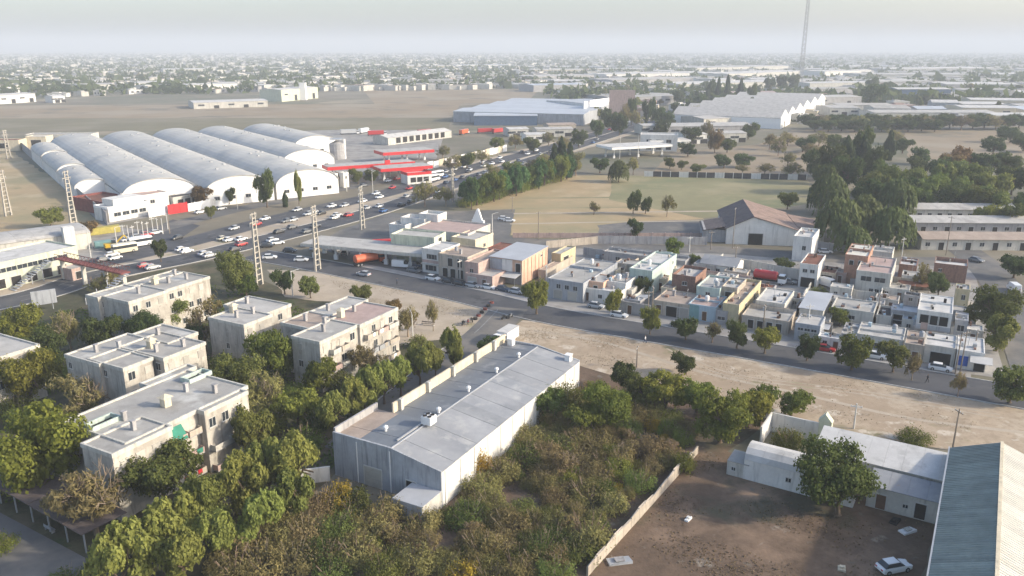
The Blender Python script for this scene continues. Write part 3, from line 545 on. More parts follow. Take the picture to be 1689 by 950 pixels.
# ------------------------------------------------------------------ shops along the street
wn_ = lambda f, n, z, k, w, h, a=.1, b=.9: [(f, a + (b - a) * (i + .5) / n, z, k, w, h) for i in range(n)]
s1, L1, L2 = block('corner_shop', 'white two-storey shop with a pink band, first of the shop row', 'shop', (728, 416), 9.5, (697, 411), 6.4, 'white', 'white', .5, wins=wn_('L', 3, 4.7, 'dark_window', 1.1, 1.3, .25, .75) + wn_('L', 2, 1.5, 'dark_window', 1.9, 1.4, .3, .8))
MB().box(-.12, -.002, .1, L2 - .1, 2.9, 3.7).build('pink_band', W['pink'], s1); MB().box(-.9, -.002, .1, L2 - .1, 2.6, 2.75).build('canopy', W['offw'], s1)
block('two_storey_shop', 'beige two-storey house with recessed dark balcony between white shop and pink shed', 'house', (771, 427), 11, (731, 417), 6.0, 'beige', 'tan', .5, wins=wn_('L', 2, 4.4, 'opening', 1.5, 2.2, .1, .75) + wn_('L', 3, 1.4, 'opening', 1.6, 2.4), clutter=2)
block('pink_house', 'faded pink house with blank lit side wall in the shop row', 'house', (789, 437), (805, 412), (773, 431), 5.6, 'pink', 'tan', .5, wins=[('L', .5, 3.8, 'dark_window', 1, 1)])
block('low_shop', 'low pinkish shop front with doorway between pink house and grey-fronted hall', 'shop', (812, 458), 7, (773, 449), 3.2, 'pink', 'pale', .3, wins=[('L', .3, 1.2, 'door', 1.1, 2.2), ('L', .75, 1.4, 'garage', 2.4, 2.2)])
s4, L1, L2 = lean('grey_fronted_hall', 'two-storey hall with grey front and bright peach side wall', 'hall', (861, 430), (912, 411), (813, 421), 6.6, .6, 'peach', 'sheet', wins=[('L', .5, 4.9, 'window', 1.6, 1.4), ('L', .12, 4.3, 'opening', 1.4, 2.6)] + [('R', .75, 5.5, 'dark_window', .9, .5)])
MB().box(-.2, -.004, .02, L2 * .62 - .02, 0, 3.3).build('front_cladding', W['grey'], s4); MB().box(-.18, -.004, L2 * .62, L2 - .02, 0, 6.3).build('front_cladding', W['bluegrey'], s4); MB().box(-.16, -.004, L2 * .3, L2 * .615, 3.31, 6.4).build('front_cladding', W['white'], s4)
for i in range(7): MB().box(L1 * (i + .5) / 7, L1 * (i + .5) / 7 + .3, -.14, -.003, .3, 6.4).build('pilaster', W['peach'], s4)
MB().hull([(-3.4, .2, 2.5), (-.25, .2, 2.9), (-.25, L2 * .95, 2.9), (-3.4, L2 * .95, 2.5)], [(-3.4, .2, 2.58), (-.25, .2, 2.98), (-.25, L2 * .95, 2.98), (-3.4, L2 * .95, 2.58)]).build('awning', RF['white'], s4)
for y in (.4, L2 * .5, L2 * .9): MB().tube((-3.3, y, 0), (-3.3, y, 2.5), .06).build('awning_post', steel, s4)
block('cream_extension', 'cream extension with open dark bay behind the peach wall', 'house', (925, 421), (945, 408), (914, 417), 4.6, 'yellow', 'pale', .4, wins=[('R', .35, 2.3, 'opening', 3.2, 2.6)])
block('rear_store', 'teal and cream rear building of the filling station behind the shops', 'building', (784, 398), (818, 387), (752, 390), 5.2, 'cream', 'pale', .5, wins=[('R', .5, 3, 'dark_window', 1.2, 1)])
block('rust_shed', 'rusty red shed roof between pink house and peach-walled hall', 'shed', (822, 414), 9, (806, 409), 4.2, 'maroon', 'rust', .2)
block('blank_yard_wall', 'weathered cream yard building behind the peach hall', 'house', (900, 447), (945, 423), 2.2, 2.6, 'beige', 'tan', .2)
# ------------------------------------------------------------------ filling station behind the shops
def canopy(label, u, v, z, L, D, ang, fascia, cols, roofm='pale', th=.9, group=None):
    o = G(u, v, z); o.z = 0; rt = root('station_canopy', label, 'canopy', o, ang, group)
    MB().box(0, L, 0, D, z - th, z).build('fascia', fascia, rt); MB().box(.2, L - .2, .2, D - .2, z + .002, z + .08).build('roof', RF[roofm], rt)
    for x in cols:
        for y in (D * .25, D * .75): MB().box(x * L - .25, x * L + .25, y - .25, y + .25, 0, z - th - .002).box(x * L - .6, x * L + .6, y - .35, y + .35, .02, 1.5).build('column', white_p, rt)
    return rt
canopy('long pale filling-station canopy with tanker lorries under it, left of the shops', 757, 408, 4.7, 46, 11, R(160.5), W['offw'], (.08, .25, .42, .6, .78, .94))
rt = G(757, 408, 5.2)
block('station_office', 'grey box-like office on top of the long station canopy', 'building', (716, 395), 8, (644, 389), 7.2, 'palegreen', 'pale', .6, ang=R(70), base=0, wins=[('R', .5, 5.8, 'opening', 2, 2.2)])
st_, L1, L2 = block('station_hall', 'wide flat-roofed hall with dark open bay and white pointed pylon', 'building', (772, 388), (815, 372), (690, 374), 5.4, 'offw', 'pink', .5, ang=R(66), wins=[('L', .12, 2.4, 'opening', 5, 3.6), ('L', .35, 2.4, 'window', 2.0, 1.6)])
pt = root('white_pylon_sign', 'tall white stepped sign pylon beside the station hall', 'sign', G(789, 392), TH)
MB().hull([(-.4, -2.4, 0), (.4, -2.4, 0), (.4, 2.4, 0), (-.4, 2.4, 0)], [(-.4, -2.2, 6.0), (.4, -2.2, 6.0), (.4, 2.2, 6.0), (-.4, 2.2, 6.0)]).build('panel', bright, pt); MB().hull([(-.35, -1.6, 6.002), (.35, -1.6, 6.002), (.35, 2.0, 6.002), (-.35, 2.0, 6.002)], [(-.35, -.2, 9.6), (.35, -.2, 9.6), (.35, .3, 9.6), (-.35, .3, 9.6)]).build('fin', bright, pt)
for i, (u, v, L2_, hh) in enumerate(((700, 366, 9, 5.5), (722, 359, 7, 7.0), (668, 376, 6, 4.0))):
    block('white_annex', ['stepped white annex left of the station hall', 'tallest white annex above the station hall roof', 'small white annex beside the grey station office'][i], 'building', (u, v), 6, L2_, hh, 'white', 'white', .9, ang=R(66), wins=[('L', .5, hh * .5, 'dark_window', 1.4, 1.2)])
# ------------------------------------------------------------------ houses of the block behind the street
H_ = 'houses in the block behind the street'
def house(label, near, right, left, h, wall, roof, par=.35, wins=(), clutter=1, ang=TH, name='house'): return block(name, label, 'house', near, right, left, h, wall, roof, par, ang, wins, H_, None, 0, clutter)
house('pale blue two-storey house with large grey flat roof, next to the roundish tree', (962, 469), (1001, 432), (911, 456), 4.8, 'bluegrey', 'conc', .3, wn_('L', 3, 3.4, 'window', 1.2, 1.2, .1, .8) + wn_('L', 2, 1.3, 'garage', 2.2, 2.2), 1)
house('low white house with one dark window and door, right of the pale blue house', (1022, 484), 5, (965, 475), 3.2, 'white', 'white', .25, [('L', .55, 1.7, 'dark_window', 1.0, .9), ('L', .93, 1.2, 'door', 1.0, 2.1)], 0)
house('small peach-walled back room behind the low white house', (995, 468), (1008, 456), 4.0, 4.6, 'peach', 'pale', .3, [('L', .5, 3, 'opening', 1, 1.6)], 0)
house('white back house with blue tank among planted pots', (1032, 470), 8, (1005, 462), 4.4, 'white', 'pale', .4, wn_('L', 2, 2.5, 'dark_window', 1, 1.2), 2)
wl_ = root('front_wall', 'grey plastered front wall with a dark door beside the mint house', 'wall', G(1072, 523), TH + R(90)); MB().box(0, 8.2, -.1, .1, 0, 2.8).box(-.03, 8.23, -.14, .14, 2.801, 2.9).build('wall_panel', W['grey'], wl_); link('door', win_mesh('door', 1.0, 2.1), wl_, (5.0, .1, 1.05), math.pi)
house('tall narrow mint green house with plain lit side wall', (1076, 450), (1137, 424), 6.0, 6.2, 'mint', 'white', .5, [('R', .85, 5, 'dark_window', .7, .7), ('R', .5, 3, 'dark_window', .8, .8), ('L', .5, 4.5, 'window', 1.4, 1.2)], 1)
house('maroon brick two-storey house with white side wall, behind the garage front', (1147, 462), (1161, 446), (1111, 455), 5.8, 'brick', 'pale', .8, [('L', .45, 4.6, 'window', 1.3, 1.0)], 1)
house('tan flat-roofed house with open garage on the street', (1137, 505), (1150, 486), (1076, 498), 3.2, 'beige', 'tan', .3, [('L', .17, 1.3, 'garage', 2.6, 2.4), ('L', .45, 1.2, 'opening', 3.2, 2.5), ('L', .85, 1.3, 'door', 1.2, 2.2)], 1)
hb, L1, L2 = house('light blue and teal fronted house on the street', (1181, 509), (1192, 490), (1137, 501), 3.5, 'blue', 'pink', .3, [('L', .4, 1.3, 'door', 1.0, 2.1)], 1)
MB().box(-.1, -.003, L2 * .6, L2 + .02, 0, 3.6).build('teal_front', W['teal'], hb)
house('mint cube house with roof room behind the light blue front', (1187, 480), (1206, 461), (1152, 472), 5.2, 'mint', 'pale', .5, [('L', .5, 4, 'dark_window', 1, 1)], 2)
house('beige upper room with recessed opening above the mint cube', (1216, 478), (1226, 462), (1192, 473), 5.6, 'beige', 'pale', .4, [('L', .5, 4, 'opening', 1.8, 1.6)], 0)
house('narrow grey house with barred window between blue and yellow houses', (1200, 516), 8, (1182, 512), 3.0, 'grey', 'conc', .3, [('L', .5, 1.5, 'window', 1.8, .9)], 0)
house('yellow house with stepped cream side wall along its patio', (1219, 508), (1262, 468), 3.6, 4.4, 'yellow', 'tan', .7, [('R', .3, 2.6, 'opening', 1.4, 2), ('R', .7, 2.6, 'opening', 1.6, 2)], 0)
house('white-roofed house with pink fascia and two dark windows', (1294, 504), (1311, 482), (1250, 493), 3.8, 'offw', 'white', .35, wn_('L', 2, 2.3, 'dark_window', 1.7, .9), 0)
house('low house with grey-green roof and orange roof patch, behind the bright green street tree', (1301, 532), (1312, 512), (1219, 526), 3.0, 'beige', 'conc', .25, wn_('L', 4, 1.4, 'opening', 1.2, 1.9), 0)
lean('tin_roof_house', 'house with pale corrugated roof above a white front', 'house', (1358, 513), (1378, 489), (1321, 504), 3.9, .4, 'offw', 'sheet', wins=[('L', .5, 2, 'window', 1.2, 1.1)], group=H_)
house('white narrow front house with clerestory band below the corrugated roof', (1353, 540), 7, (1314, 530), 3.6, 'bluegrey', 'pale', .3, wn_('L', 3, 2.6, 'window', 1.2, .7) + [('L', .5, 1.1, 'garage', 2.6, 2)], 0)
house('flat concrete-roofed house beside the walled patio', (1441, 518), (1445, 500), (1371, 509), 3.5, 'offw', 'conc', .35, [('L', .5, 2, 'window', 1.4, 1)], 0)
house('large pale-roofed house behind the leafy street trees', (1490, 563), (1502, 544), (1413, 553), 3.6, 'offw', 'pale', .25, wn_('L', 4, 1.8, 'dark_window', 1.4, 1.2), 1)
house('grey side wing left of the large pale roof', (1412, 555), 8, (1388, 550), 3.3, 'grey', 'conc', .25, [('L', .5, 1.5, 'garage', 2.4, 2.2)], 0)
hp, L1, L2 = house('two-storey house with bright flat roof and shaded gallery', (1571, 519), (1575, 492), (1514, 511), 6.4, 'white', 'white', .2, wn_('L', 3, 4.6, 'opening', 1.8, 2.0), 0)
MB().box(-2.4, -.01, 0, L2, 3.0, 3.2).build('gallery_floor', W['grey'], hp); MB().box(-2.4, -2.3, 0, L2, 3.21, 4.1).build('gallery_rail', W['bluegrey'], hp); MB().box(-2.45, -2.405, L2 * .65, L2 * .85, 3.1, 4.6).build('hanging_cloth', W['pink'], hp)
for y in (.2, L2 * .5, L2 - .4): MB().box(-2.35, -2.1, y, y + .25, 0, 2.99).build('post', W['grey'], hp)
house('small grey annex right of the bright-roofed two-storey house', (1597, 531), 6, (1576, 525), 4.6, 'bluegrey', 'sheet', .2, [('L', .5, 3, 'window', 1.4, 1.4)], 0)
house('dark patio building with metal roof left of the bright two-storey house', (1513, 518), 5, (1470, 510), 3.6, 'grey', 'sheet', .3, [('L', .5, 1.8, 'opening', 4, 2.2)], 0)
ps, _, _ = block('patio_wall_house', 'low ruined patio walls with dark floor between flat roof and bright two-storey house', 'house', (1470, 526), 8, (1446, 521), 2.6, 'offw', 'dark', .6, group=H_)
house('tan roofed house with brown door, left of the long white roof', (1524, 572), (1540, 552), (1493, 565), 3.6, 'beige', 'tan', .25, [('L', .4, 1.2, 'door', 1.1, 2.2)], 1)
house('long white-roofed garage house with dark garage mouth', (1577, 577), (1590, 557), (1525, 570), 3.6, 'offw', 'white', .25, [('L', .45, 1.3, 'opening', 3.6, 2.4)], 0)
sp, L1, L2 = house('corner shop with white roof and blue poster on the front', (1624, 585), (1632, 562), (1579, 577), 3.6, 'white', 'white', .25, [('L', .12, 1.2, 'opening', 1.8, 2.3)], 0, name='poster_shop')
MB().box(-.08, -.004, L2 * .55, L2 * .9, .7, 2.7).build('poster', mat('poster_blue', (.05, .12, .42), var=.3, scale=2), sp); MB().hull([(-3, -1.4, 2.6), (-.2, -1.4, 3.1), (-.2, L2 * .5, 3.1), (-3, L2 * .5, 2.6)], [(-3, -1.4, 2.7), (-.2, -1.4, 3.2), (-.2, L2 * .5, 3.2), (-3, L2 * .5, 2.7)]).build('awning', RF['white'], sp)
house('small yellow house half hidden by the big corner tree', (1600, 480), 5, (1577, 475), 4.0, 'yellow', 'pale', .3, [('L', .4, 2.2, 'dark_window', .8, 1.2)], 0)
house('red-brown brick house with pale roof edge near the cross road', (1596, 441), 8, (1541, 437), 4.6, 'brick', 'white', .3, [('L', .8, 3, 'dark_window', .8, .8)], 0)
house('white two-storey house with four dark windows and bright side wall', (1470, 454), (1486, 429), (1416, 441), 6.2, 'offw', 'pink', .35, wn_('L', 2, 4.6, 'dark_window', 2.4, 1.2) + wn_('L', 3, 1.8, 'dark_window', .9, .8, .1, .6), 0)
house('unfinished orange brick house, tallest of the rear row', (1432, 425), (1446, 407), (1396, 418), 7.6, 'orange', 'cream', .3, wn_('L', 2, 5.8, 'opening', 1, 1.2) + wn_('R', 2, 5.5, 'opening', 1, 1), 0)
house('lower orange brick wing with terrace behind the white four-window house', (1447, 440), 8, (1412, 433), 4.6, 'orange', 'pink', .7, wn_('L', 2, 3.2, 'dark_window', 1, 1), 1)
house('grey hut with sheet roof right of the unfinished orange house', (1472, 418), 8, (1440, 412), 4.0, 'offw', 'conc', .2, (), 0)
house('narrow white two-storey house with maroon roof above the lane', (1350, 439), (1354, 421), (1321, 434), 6.2, 'white', 'rust', .3, wn_('L', 2, 4.6, 'window', 1.2, 1.0) + [('L', .5, 1.5, 'opening', 3.4, 2.6)], 0)
house('white tower-like house with roof terrace, highest beside the willows', (1340, 395), (1343, 380), (1310, 391), 6.8, 'white', 'white', .6, [('L', .4, 4, 'dark_window', 1.0, 1.2)], 0)
house('maroon tin-roofed shed beside the narrow white house', (1378, 452), 7, (1352, 446), 3.0, 'beige', 'rust', .2, [('L', .5, 1.3, 'opening', 2.6, 2.2)], 0)
house('brick shed with white roof right of the white four-window house', (1512, 440), 8, (1484, 434), 4.2, 'brick', 'white', .3, (), 0)
house('white tiled-front hut below the brick shed', (1515, 458), 5, (1488, 453), 3.0, 'white', 'pale', .3, [('L', .5, 1.3, 'door', 1, 2)], 0)
gable('white_gable_shed', 'low grey shed with white gable end near the maroon house', 'shed', (1214, 441), 9, (1158, 432), 3.2, 1.4, 'white', 'grey', 1, wins=wn_('L', 3, 1.7, 'dark_window', 1, 1), group=H_)
house('long low workshop with pale roof along the cross road', (1130, 432), 7, (1000, 413), 3.0, 'grey', 'conc', .25, wn_('L', 5, 1.5, 'dark_window', 1.2, 1), 0)
house('small teal hut behind the mint house', (1100, 424), 5, (1078, 419), 3.4, 'mint', 'pale', .3, [('L', .3, 1.3, 'door', .9, 2)], 0)
house('cream back room left of the maroon brick house', (1110, 478), 6, (1092, 474), 3.4, 'cream', 'tan', .3, (), 0)
for i, (u0, v0, u1, v1, hh, wm, lab) in enumerate(((1212, 440, 1320, 462, 2.8, 'offw', 'long grey lane wall left of the narrow white house'), (1380, 462, 1416, 470, 2.6, 'offw', 'grey lane wall between maroon shed and white four-window house'), (1375, 490, 1440, 497, 2.4, 'offw', 'short wall along the lane behind the flat concrete roof'),
                                           (900, 410, 985, 402, 2.4, 'beige', 'dark rear wall below the straw field'), (985, 402, 1165, 404, 2.6, 'grey', 'long weathered wall between cross road and straw field'), (1342, 408, 1420, 420, 2.2, 'grey', 'dark wall under the willows'),
                                           (845, 392, 1160, 392, 1.6, 'pink', 'low lilac-grey wall along the near edge of the straw field'), (1062, 291, 1330, 297, 2.6, 'white', 'white and dark wall at the far edge of the green field'))):
    a = G(u0, v0); d = G(u1, v1) - a; rt = root('boundary_wall', lab, 'wall', a, math.atan2(d.y, d.x)); n = max(2, int(d.length / 4)); rr = random.Random(i)
    for k in range(n):
        q = d.length / n; MB().box(k * q + .15, (k + 1) * q - .15, -.08, .08, 0, hh).build('wall_panel', W[wm] if not (i == 7 and k % 4) else RF['dark'], rt); MB().box((k + 1) * q - .148, (k + 1) * q + .148, -.14, .14, 0, hh + .15).build('pier', W[wm], rt)
# ------------------------------------------------------------------ barn and barracks
gable('old_barn', 'old barn with weathered red tile roof and white gable front', 'barn', (1165, 392), 21, None or 10, .1, .1, 'offw', 'tile', 0) if False else None
o = G(1197, 402); bn_ = root('old_barn', 'old barn with tall weathered tile roof and white gable front', 'barn', o, R(-9))
Wb, Db, hb_, rb = 22.0, 30.0, 5.0, 6.0
MB().hull([(0, 0, 0), (Wb, 0, 0), (Wb, 0, hb_), (Wb / 2 - 3, 0, hb_ + rb * .62), (0, 0, hb_)], [(0, Db, 0), (Wb, Db, 0), (Wb, Db, hb_), (Wb / 2 - 3, Db, hb_ + rb * .62), (0, Db, hb_)]).build('wall', W['white'], bn_)
for i in range(10):
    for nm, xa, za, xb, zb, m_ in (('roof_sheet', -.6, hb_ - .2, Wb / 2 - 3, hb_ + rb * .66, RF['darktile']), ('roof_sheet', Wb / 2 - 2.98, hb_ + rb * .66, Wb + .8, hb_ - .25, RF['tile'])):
        y0 = -.5 + (Db + 1) * i / 10 + .01; y1 = -.5 + (Db + 1) * (i + 1) / 10 - .01; q = .012 * (i % 2)
        MB().hull([(xa, y0, za + q), (xb, y0, zb + q), (xb, y1, zb + q), (xa, y1, za + q)], [(xa, y0, za + .18 + q), (xb, y0, zb + .18 + q), (xb, y1, zb + .18 + q), (xa, y1, za + .18 + q)]).build(nm, m_, bn_)
link('doorway', win_mesh('opening', 4.4, 3.6), bn_, (9.0, 0, 1.8), 0)
MB().box(-7, -.01, 2, 16, 0, 4.0).build('side_wing', W['grey'], bn_); MB().hull([(-7.4, 1.5, 3.6), (-.1, 1.5, 5.2), (-.1, 16.5, 5.2), (-7.4, 16.5, 3.6)], [(-7.4, 1.5, 3.75), (-.1, 1.5, 5.35), (-.1, 16.5, 5.35), (-7.4, 16.5, 3.75)]).build('wing_roof', RF['darktile'], bn_)
MB().box(Wb + .01, Wb + 9, 6, 26, 0, 3.6).build('side_wing', W['offw'], bn_); MB().hull([(Wb + .5, 5.4, 5.0), (Wb + 9.6, 5.4, 3.4), (Wb + 9.6, 26.6, 3.4), (Wb + .5, 26.6, 5.0)], [(Wb + .5, 5.4, 5.15), (Wb + 9.6, 5.4, 3.55), (Wb + 9.6, 26.6, 3.55), (Wb + .5, 26.6, 5.15)]).build('wing_roof', RF['tile'], bn_)
for i, (u, v, L, D, lab, h) in enumerate(((1518, 412, 46, 8, 'long low barracks with dark doorways and grey-green roof beyond the cross road', 3.4), (1492, 385, 44, 9, 'grey-walled long shed behind the barracks, under the trees', 3.8), (1490, 362, 40, 8, 'pale-roofed long shed, rearmost of the three barrack rows', 3.8))):
    o = G(u, v); rt = root('barracks', lab, 'barracks', o, R(-2)); MB().box(0, L, 0, D, 0, h).build('wall', W['offw' if i != 1 else 'grey'], rt)
    for k in range(12):
        x0 = L * k / 12 + .01; x1 = L * (k + 1) / 12 - .01; MB().hull([(x0, -.6, h - .05), (x1, -.6, h - .05), (x1, D / 2, h + 1.5), (x0, D / 2, h + 1.5)], [(x0, -.6, h + .1), (x1, -.6, h + .1), (x1, D / 2, h + 1.65), (x0, D / 2, h + 1.65)]).hull([(x0, D / 2 + .01, h + 1.5), (x1, D / 2 + .01, h + 1.5), (x1, D + .5, h - .05), (x0, D + .5, h - .05)], [(x0, D / 2 + .01, h + 1.65), (x1, D / 2 + .01, h + 1.65), (x1, D + .5, h + .1), (x0, D + .5, h + .1)]).build('roof_sheet', RF['tan' if i == 0 else 'pale'], rt)
    for k in range(11): link('doorway' if k % 2 else 'window', win_mesh('opening', 1.6, 2.4) if k % 2 else win_mesh('dark_window', 1.3, 1.2), rt, (2 + k * L / 11.2, 0, 1.2 if k % 2 else 1.8), 0)
# patio walls and lean-tos that fill the block
PW = [(1042, 505, 0, 9, 2.4, 'offw', 'behind the grey front wall'), (1050, 488, 1, 8, 2.2, 'grey', 'between low white house and mint house'), (1030, 455, 0, 14, 2.6, 'beige', 'behind the white back house'), (1045, 432, 1, 16, 2.4, 'grey', 'below the long low workshop'), (1112, 494, 0, 8, 2.6, 'cream', 'behind the open garage'), (1170, 452, 0, 14, 2.6, 'offw', 'right of the maroon brick house'),
      (1205, 470, 1, 9, 2.4, 'beige', 'left of the yellow house'), (1240, 512, 0, 7, 2.4, 'offw', 'right of the yellow house'), (1312, 520, 0, 12, 2.4, 'grey', 'left of the clerestory house'), (1318, 508, 0, 16, 2.2, 'offw', 'left of the corrugated roof'), (1366, 545, 0, 12, 2.4, 'offw', 'right of the clerestory house'), (1372, 548, 1, 8, 2.2, 'beige', 'below the green patio shrub'), (1448, 508, 0, 10, 2.6, 'white', 'beside the dark patio'), (1510, 538, 1, 28, 2.4, 'offw', 'behind the large pale roof'),
      (1530, 548, 0, 9, 2.4, 'grey', 'behind the tan roofed house'), (1602, 552, 1, 12, 2.2, 'bluegrey', 'behind the poster shop'), (1470, 480, 1, 10, 2.2, 'grey', 'below the white four-window house'), (1535, 480, 1, 14, 2.4, 'beige', 'below the bare tree and brick shed'), (1240, 470, 1, 12, 2.2, 'pink', 'beside the red tanker lorry'), (1390, 505, 1, 12, 2.0, 'offw', 'beside the flat concrete roof')]
for i, (u, v, ax, L, h, wm, where) in enumerate(PW):
    rt = root('patio_wall', 'patio wall with open lean-to ' + where, 'wall', G(u, v), TH + (R(90) if ax else 0), 'patio walls of the block'); rr = random.Random(i + 50); n = max(2, int(L / 3))
    for k in range(n): q = L / n; MB().box(k * q + .01, (k + 1) * q - .01, -.09, .09, 0, h + rr.uniform(-.3, .3)).build('wall_panel', W[wm], rt)
    s = rr.choice([-1, 1]) if not ax else 1; y0, y1 = sorted((s * .1, s * rr.uniform(2.2, 3.4)))
    MB().hull([(.3, y0, h - .5), (L * .55, y0, h - .5), (L * .55, y1, h - .8), (.3, y1, h - .8)], [(.3, y0, h - .42), (L * .55, y0, h - .42), (L * .55, y1, h - .72), (.3, y1, h - .72)]).build('lean_to_roof', RF[rr.choice(['conc', 'tan', 'sheet', 'rust', 'pale'])], rt)
    for x in (.5, L * .5): MB().tube((x, y1 if s > 0 else y0, 0), (x, y1 if s > 0 else y0, h - .8), .06).build('post', wood_pole, rt)
    MB().box(L * .65, L * .65 + 1.2, y0 * .4 + y1 * .1, y0 * .4 + y1 * .1 + .8, 0, .9).build('crate', [doorm, W['grey'], cloth_g, W['blue']][i % 4], rt)
BR = [(1042, 480, 4, 5, 2.8, 'offw', 'conc'), (1056, 498, 3, 4, 2.4, 'grey', 'sheet'), (1097, 462, 4, 4, 3.0, 'cream', 'tan'), (1122, 446, 4, 6, 2.8, 'offw', 'pale'), (1232, 452, 4, 6, 2.6, 'beige', 'conc'), (1275, 478, 4, 5, 2.6, 'grey', 'rust'), (1332, 497, 3, 4, 2.4, 'offw', 'sheet'), (1402, 497, 4, 6, 2.6, 'bluegrey', 'conc'), (1405, 478, 4, 5, 3.0, 'offw', 'pale'), (1458, 503, 3, 4, 2.6, 'grey', 'conc'), (1482, 497, 4, 5, 2.6, 'offw', 'tan'), (1530, 533, 4, 5, 2.8, 'offw', 'sheet'), (1558, 545, 4, 6, 2.8, 'grey', 'pale'), (1612, 518, 4, 5, 2.8, 'bluegrey', 'conc'), (1622, 548, 4, 6, 2.8, 'offw', 'white'), (1396, 452, 4, 5, 2.8, 'pink', 'conc'), (1530, 492, 3, 5, 2.4, 'grey', 'dark'), (1240, 488, 3, 3, 2.6, 'maroon', 'rust'), (1392, 562, 3, 5, 2.6, 'white', 'white'), (1212, 460, 4, 5, 3.0, 'offw', 'pale'), (1180, 440, 5, 6, 2.8, 'grey', 'conc'), (1060, 440, 5, 8, 2.8, 'beige', 'conc'), (1015, 448, 4, 6, 3.0, 'cream', 'pale'), (1500, 480, 5, 7, 2.8, 'offw', 'conc')]
RNM = dict(conc='concrete', sheet='tin', tan='tan', pale='pale', rust='rusty', dark='dark', white='white'); BR.sort()
for i, (u, v, a_, b_, h, wm, rm) in enumerate(BR):
    block('back_room', '%s back room from the left in the house block, small, with %s roof' % (ORD[i], RNM[rm]), 'shed', (u, v), a_, b_, h, wm, rm, .25, TH, [('L', .3, 1.1, 'door', .9, 2.0), ('L', .72, 1.6, 'dark_window', .8, .8)], H_)
fp = px_line([(880, 545), (1000, 566), (1150, 612), (1330, 652), (1500, 690), (1700, 715)]); struct(ribbon('footpath', fp, -.55, .55, sand, .045)); fp2 = px_line([(1100, 575), (1200, 620), (1420, 650), (1650, 690)]); struct(ribbon('wheel_track', fp2, -.25, .2, sand, .043)); struct(ribbon('wheel_track', fp2, 1.3, 1.75, sand, .043))
# ------------------------------------------------------------------ vaulted works
VA = R(125.5); vx = Vector((math.cos(VA), math.sin(VA), 0)); vp = Vector((vx.y, -vx.x, 0))      # along the vaults / across them
def vault(label, across, along0, along1, width, spring, rise, group='vaulted sheds of the works', win=True):
    o = vx * along0 + vp * (across - width / 2); L = along1 - along0
    rt = root('vaulted_shed', label, 'shed', o, VA - R(90) , group)                # local x across, local y along
    K = 14; arc = lambda t, e: (width / 2 - (width / 2 + e) * math.cos(t), spring + (rise + e) * math.sin(t))
    t0 = .12; ts = [t0 + (math.pi - 2 * t0) * k / K for k in range(K + 1)]
    MB().box(0, width, .05, L, 0, spring - .05).build('wall', W['white'], rt)
    n = max(3, int(L / 6.5))
    for i in range(n):
        y0 = L * i / n + .02 - (.5 if i == 0 else 0); y1 = L * (i + 1) / n - .02; e0 = .0 if i % 2 else .03; mb = MB()
        for k in range(K):
            a0 = arc(ts[k], e0); a1 = arc(ts[k + 1], e0); b0 = arc(ts[k], e0 + .22); b1 = arc(ts[k + 1], e0 + .22)
            mb.hull([(a0[0], y0, a0[1]), (a1[0], y0, a1[1]), (a1[0], y1, a1[1]), (a0[0], y1, a0[1])], [(b0[0], y0, b0[1]), (b1[0], y0, b1[1]), (b1[0], y1, b1[1]), (b0[0], y1, b0[1])])
        mb.build('roof_segment', RF['vault'], rt)
    pts = [arc(t, -.02) for t in ts]
    for y in (0, L - .3): MB().hull([(p[0], y, p[1]) for p in pts], [(p[0], y + .3, p[1]) for p in pts]).build('gable_end', bright, rt)
    MB().box(0, width, 0, .049, 0, spring + .6).build('front_wall', bright, rt)
    if win:
        for k in range(4): link('window', win_mesh('window', 2.2, 1.4), rt, (width * (k + .7) / 4.4, 0, 3.0), 0)
    rr = random.Random(int(across))
    for k in range(int(L / 14)):
        t = rr.choice([.45, .55, .62]) * math.pi; p = arc(t, .2); y = rr.uniform(8, L - 6); MB().box(p[0] - .5, p[0] + .5, y, y + 1.2, p[1] - .3, p[1] + .5).build('roof_vent', steel, rt)
    return rt
vault('narrow vaulted shed on the left edge, front section', 51.5, 372, 420, 13.5, 4.4, 3.4, win=False)
vault('narrow vaulted shed on the left edge, raised middle section', 51.3, 421, 476, 13.5, 5.0, 3.6, win=False)
vault('narrow vaulted shed on the left edge, far section', 51.1, 477, 522, 13.5, 5.6, 3.6, win=False)
for lab, ac, a0 in (('broad vaulted shed behind the red-fronted office, second from the left', 69.6, 334), ('broad vaulted shed with patched roof, third from the left', 97.2, 323), ('broad vaulted shed behind the tall dark tree, fourth from the left', 125.5, 323), ('set-back vaulted shed beside the silo, fifth from the left', 152, 388), ('rearmost vaulted shed with white gable, farthest right', 181, 448)):
    vault(lab, ac, a0, 541, 27.2, 5.6, 5.6)
# works front: boundary wall, red gate, office
def wallrun(name, label, a, b, h, m, n, cap=None, group=None):
    d = b - a; rt = root(name, label, 'wall', Vector((a.x, a.y, 0)), math.atan2(d.y, d.x), group); q = d.length / n
    for k in range(n): MB().box(k * q + .2, (k + 1) * q - .2, -.1, .1, 0, h).build('wall_panel', m[k % len(m)], rt); MB().box((k + 1) * q - .198, (k + 1) * q + .198, -.18, .18, 0, h + .2).build('pier', m[0], rt)
    return rt
wallrun('works_side_wall', 'long grey side wall of the vaulted works along the waste land', G(178, 371), G(32, 243), 4.6, [W['grey']], 36)
wallrun('works_front_wall', 'white front wall of the works left of the red gate', G(245, 359), G(276, 353), 3.2, [bright], 3)
rg = wallrun('red_gate', 'bright red gate panel in the white works wall', G(277, 354), G(309, 349), 3.6, [red_p], 3); rg['category'] = 'gate'
wallrun('works_front_wall', 'long white wall with pink stains right of the red gate', G(310, 349), G(456, 321), 3.0, [bright, white_p, bright, W['white']], 13)
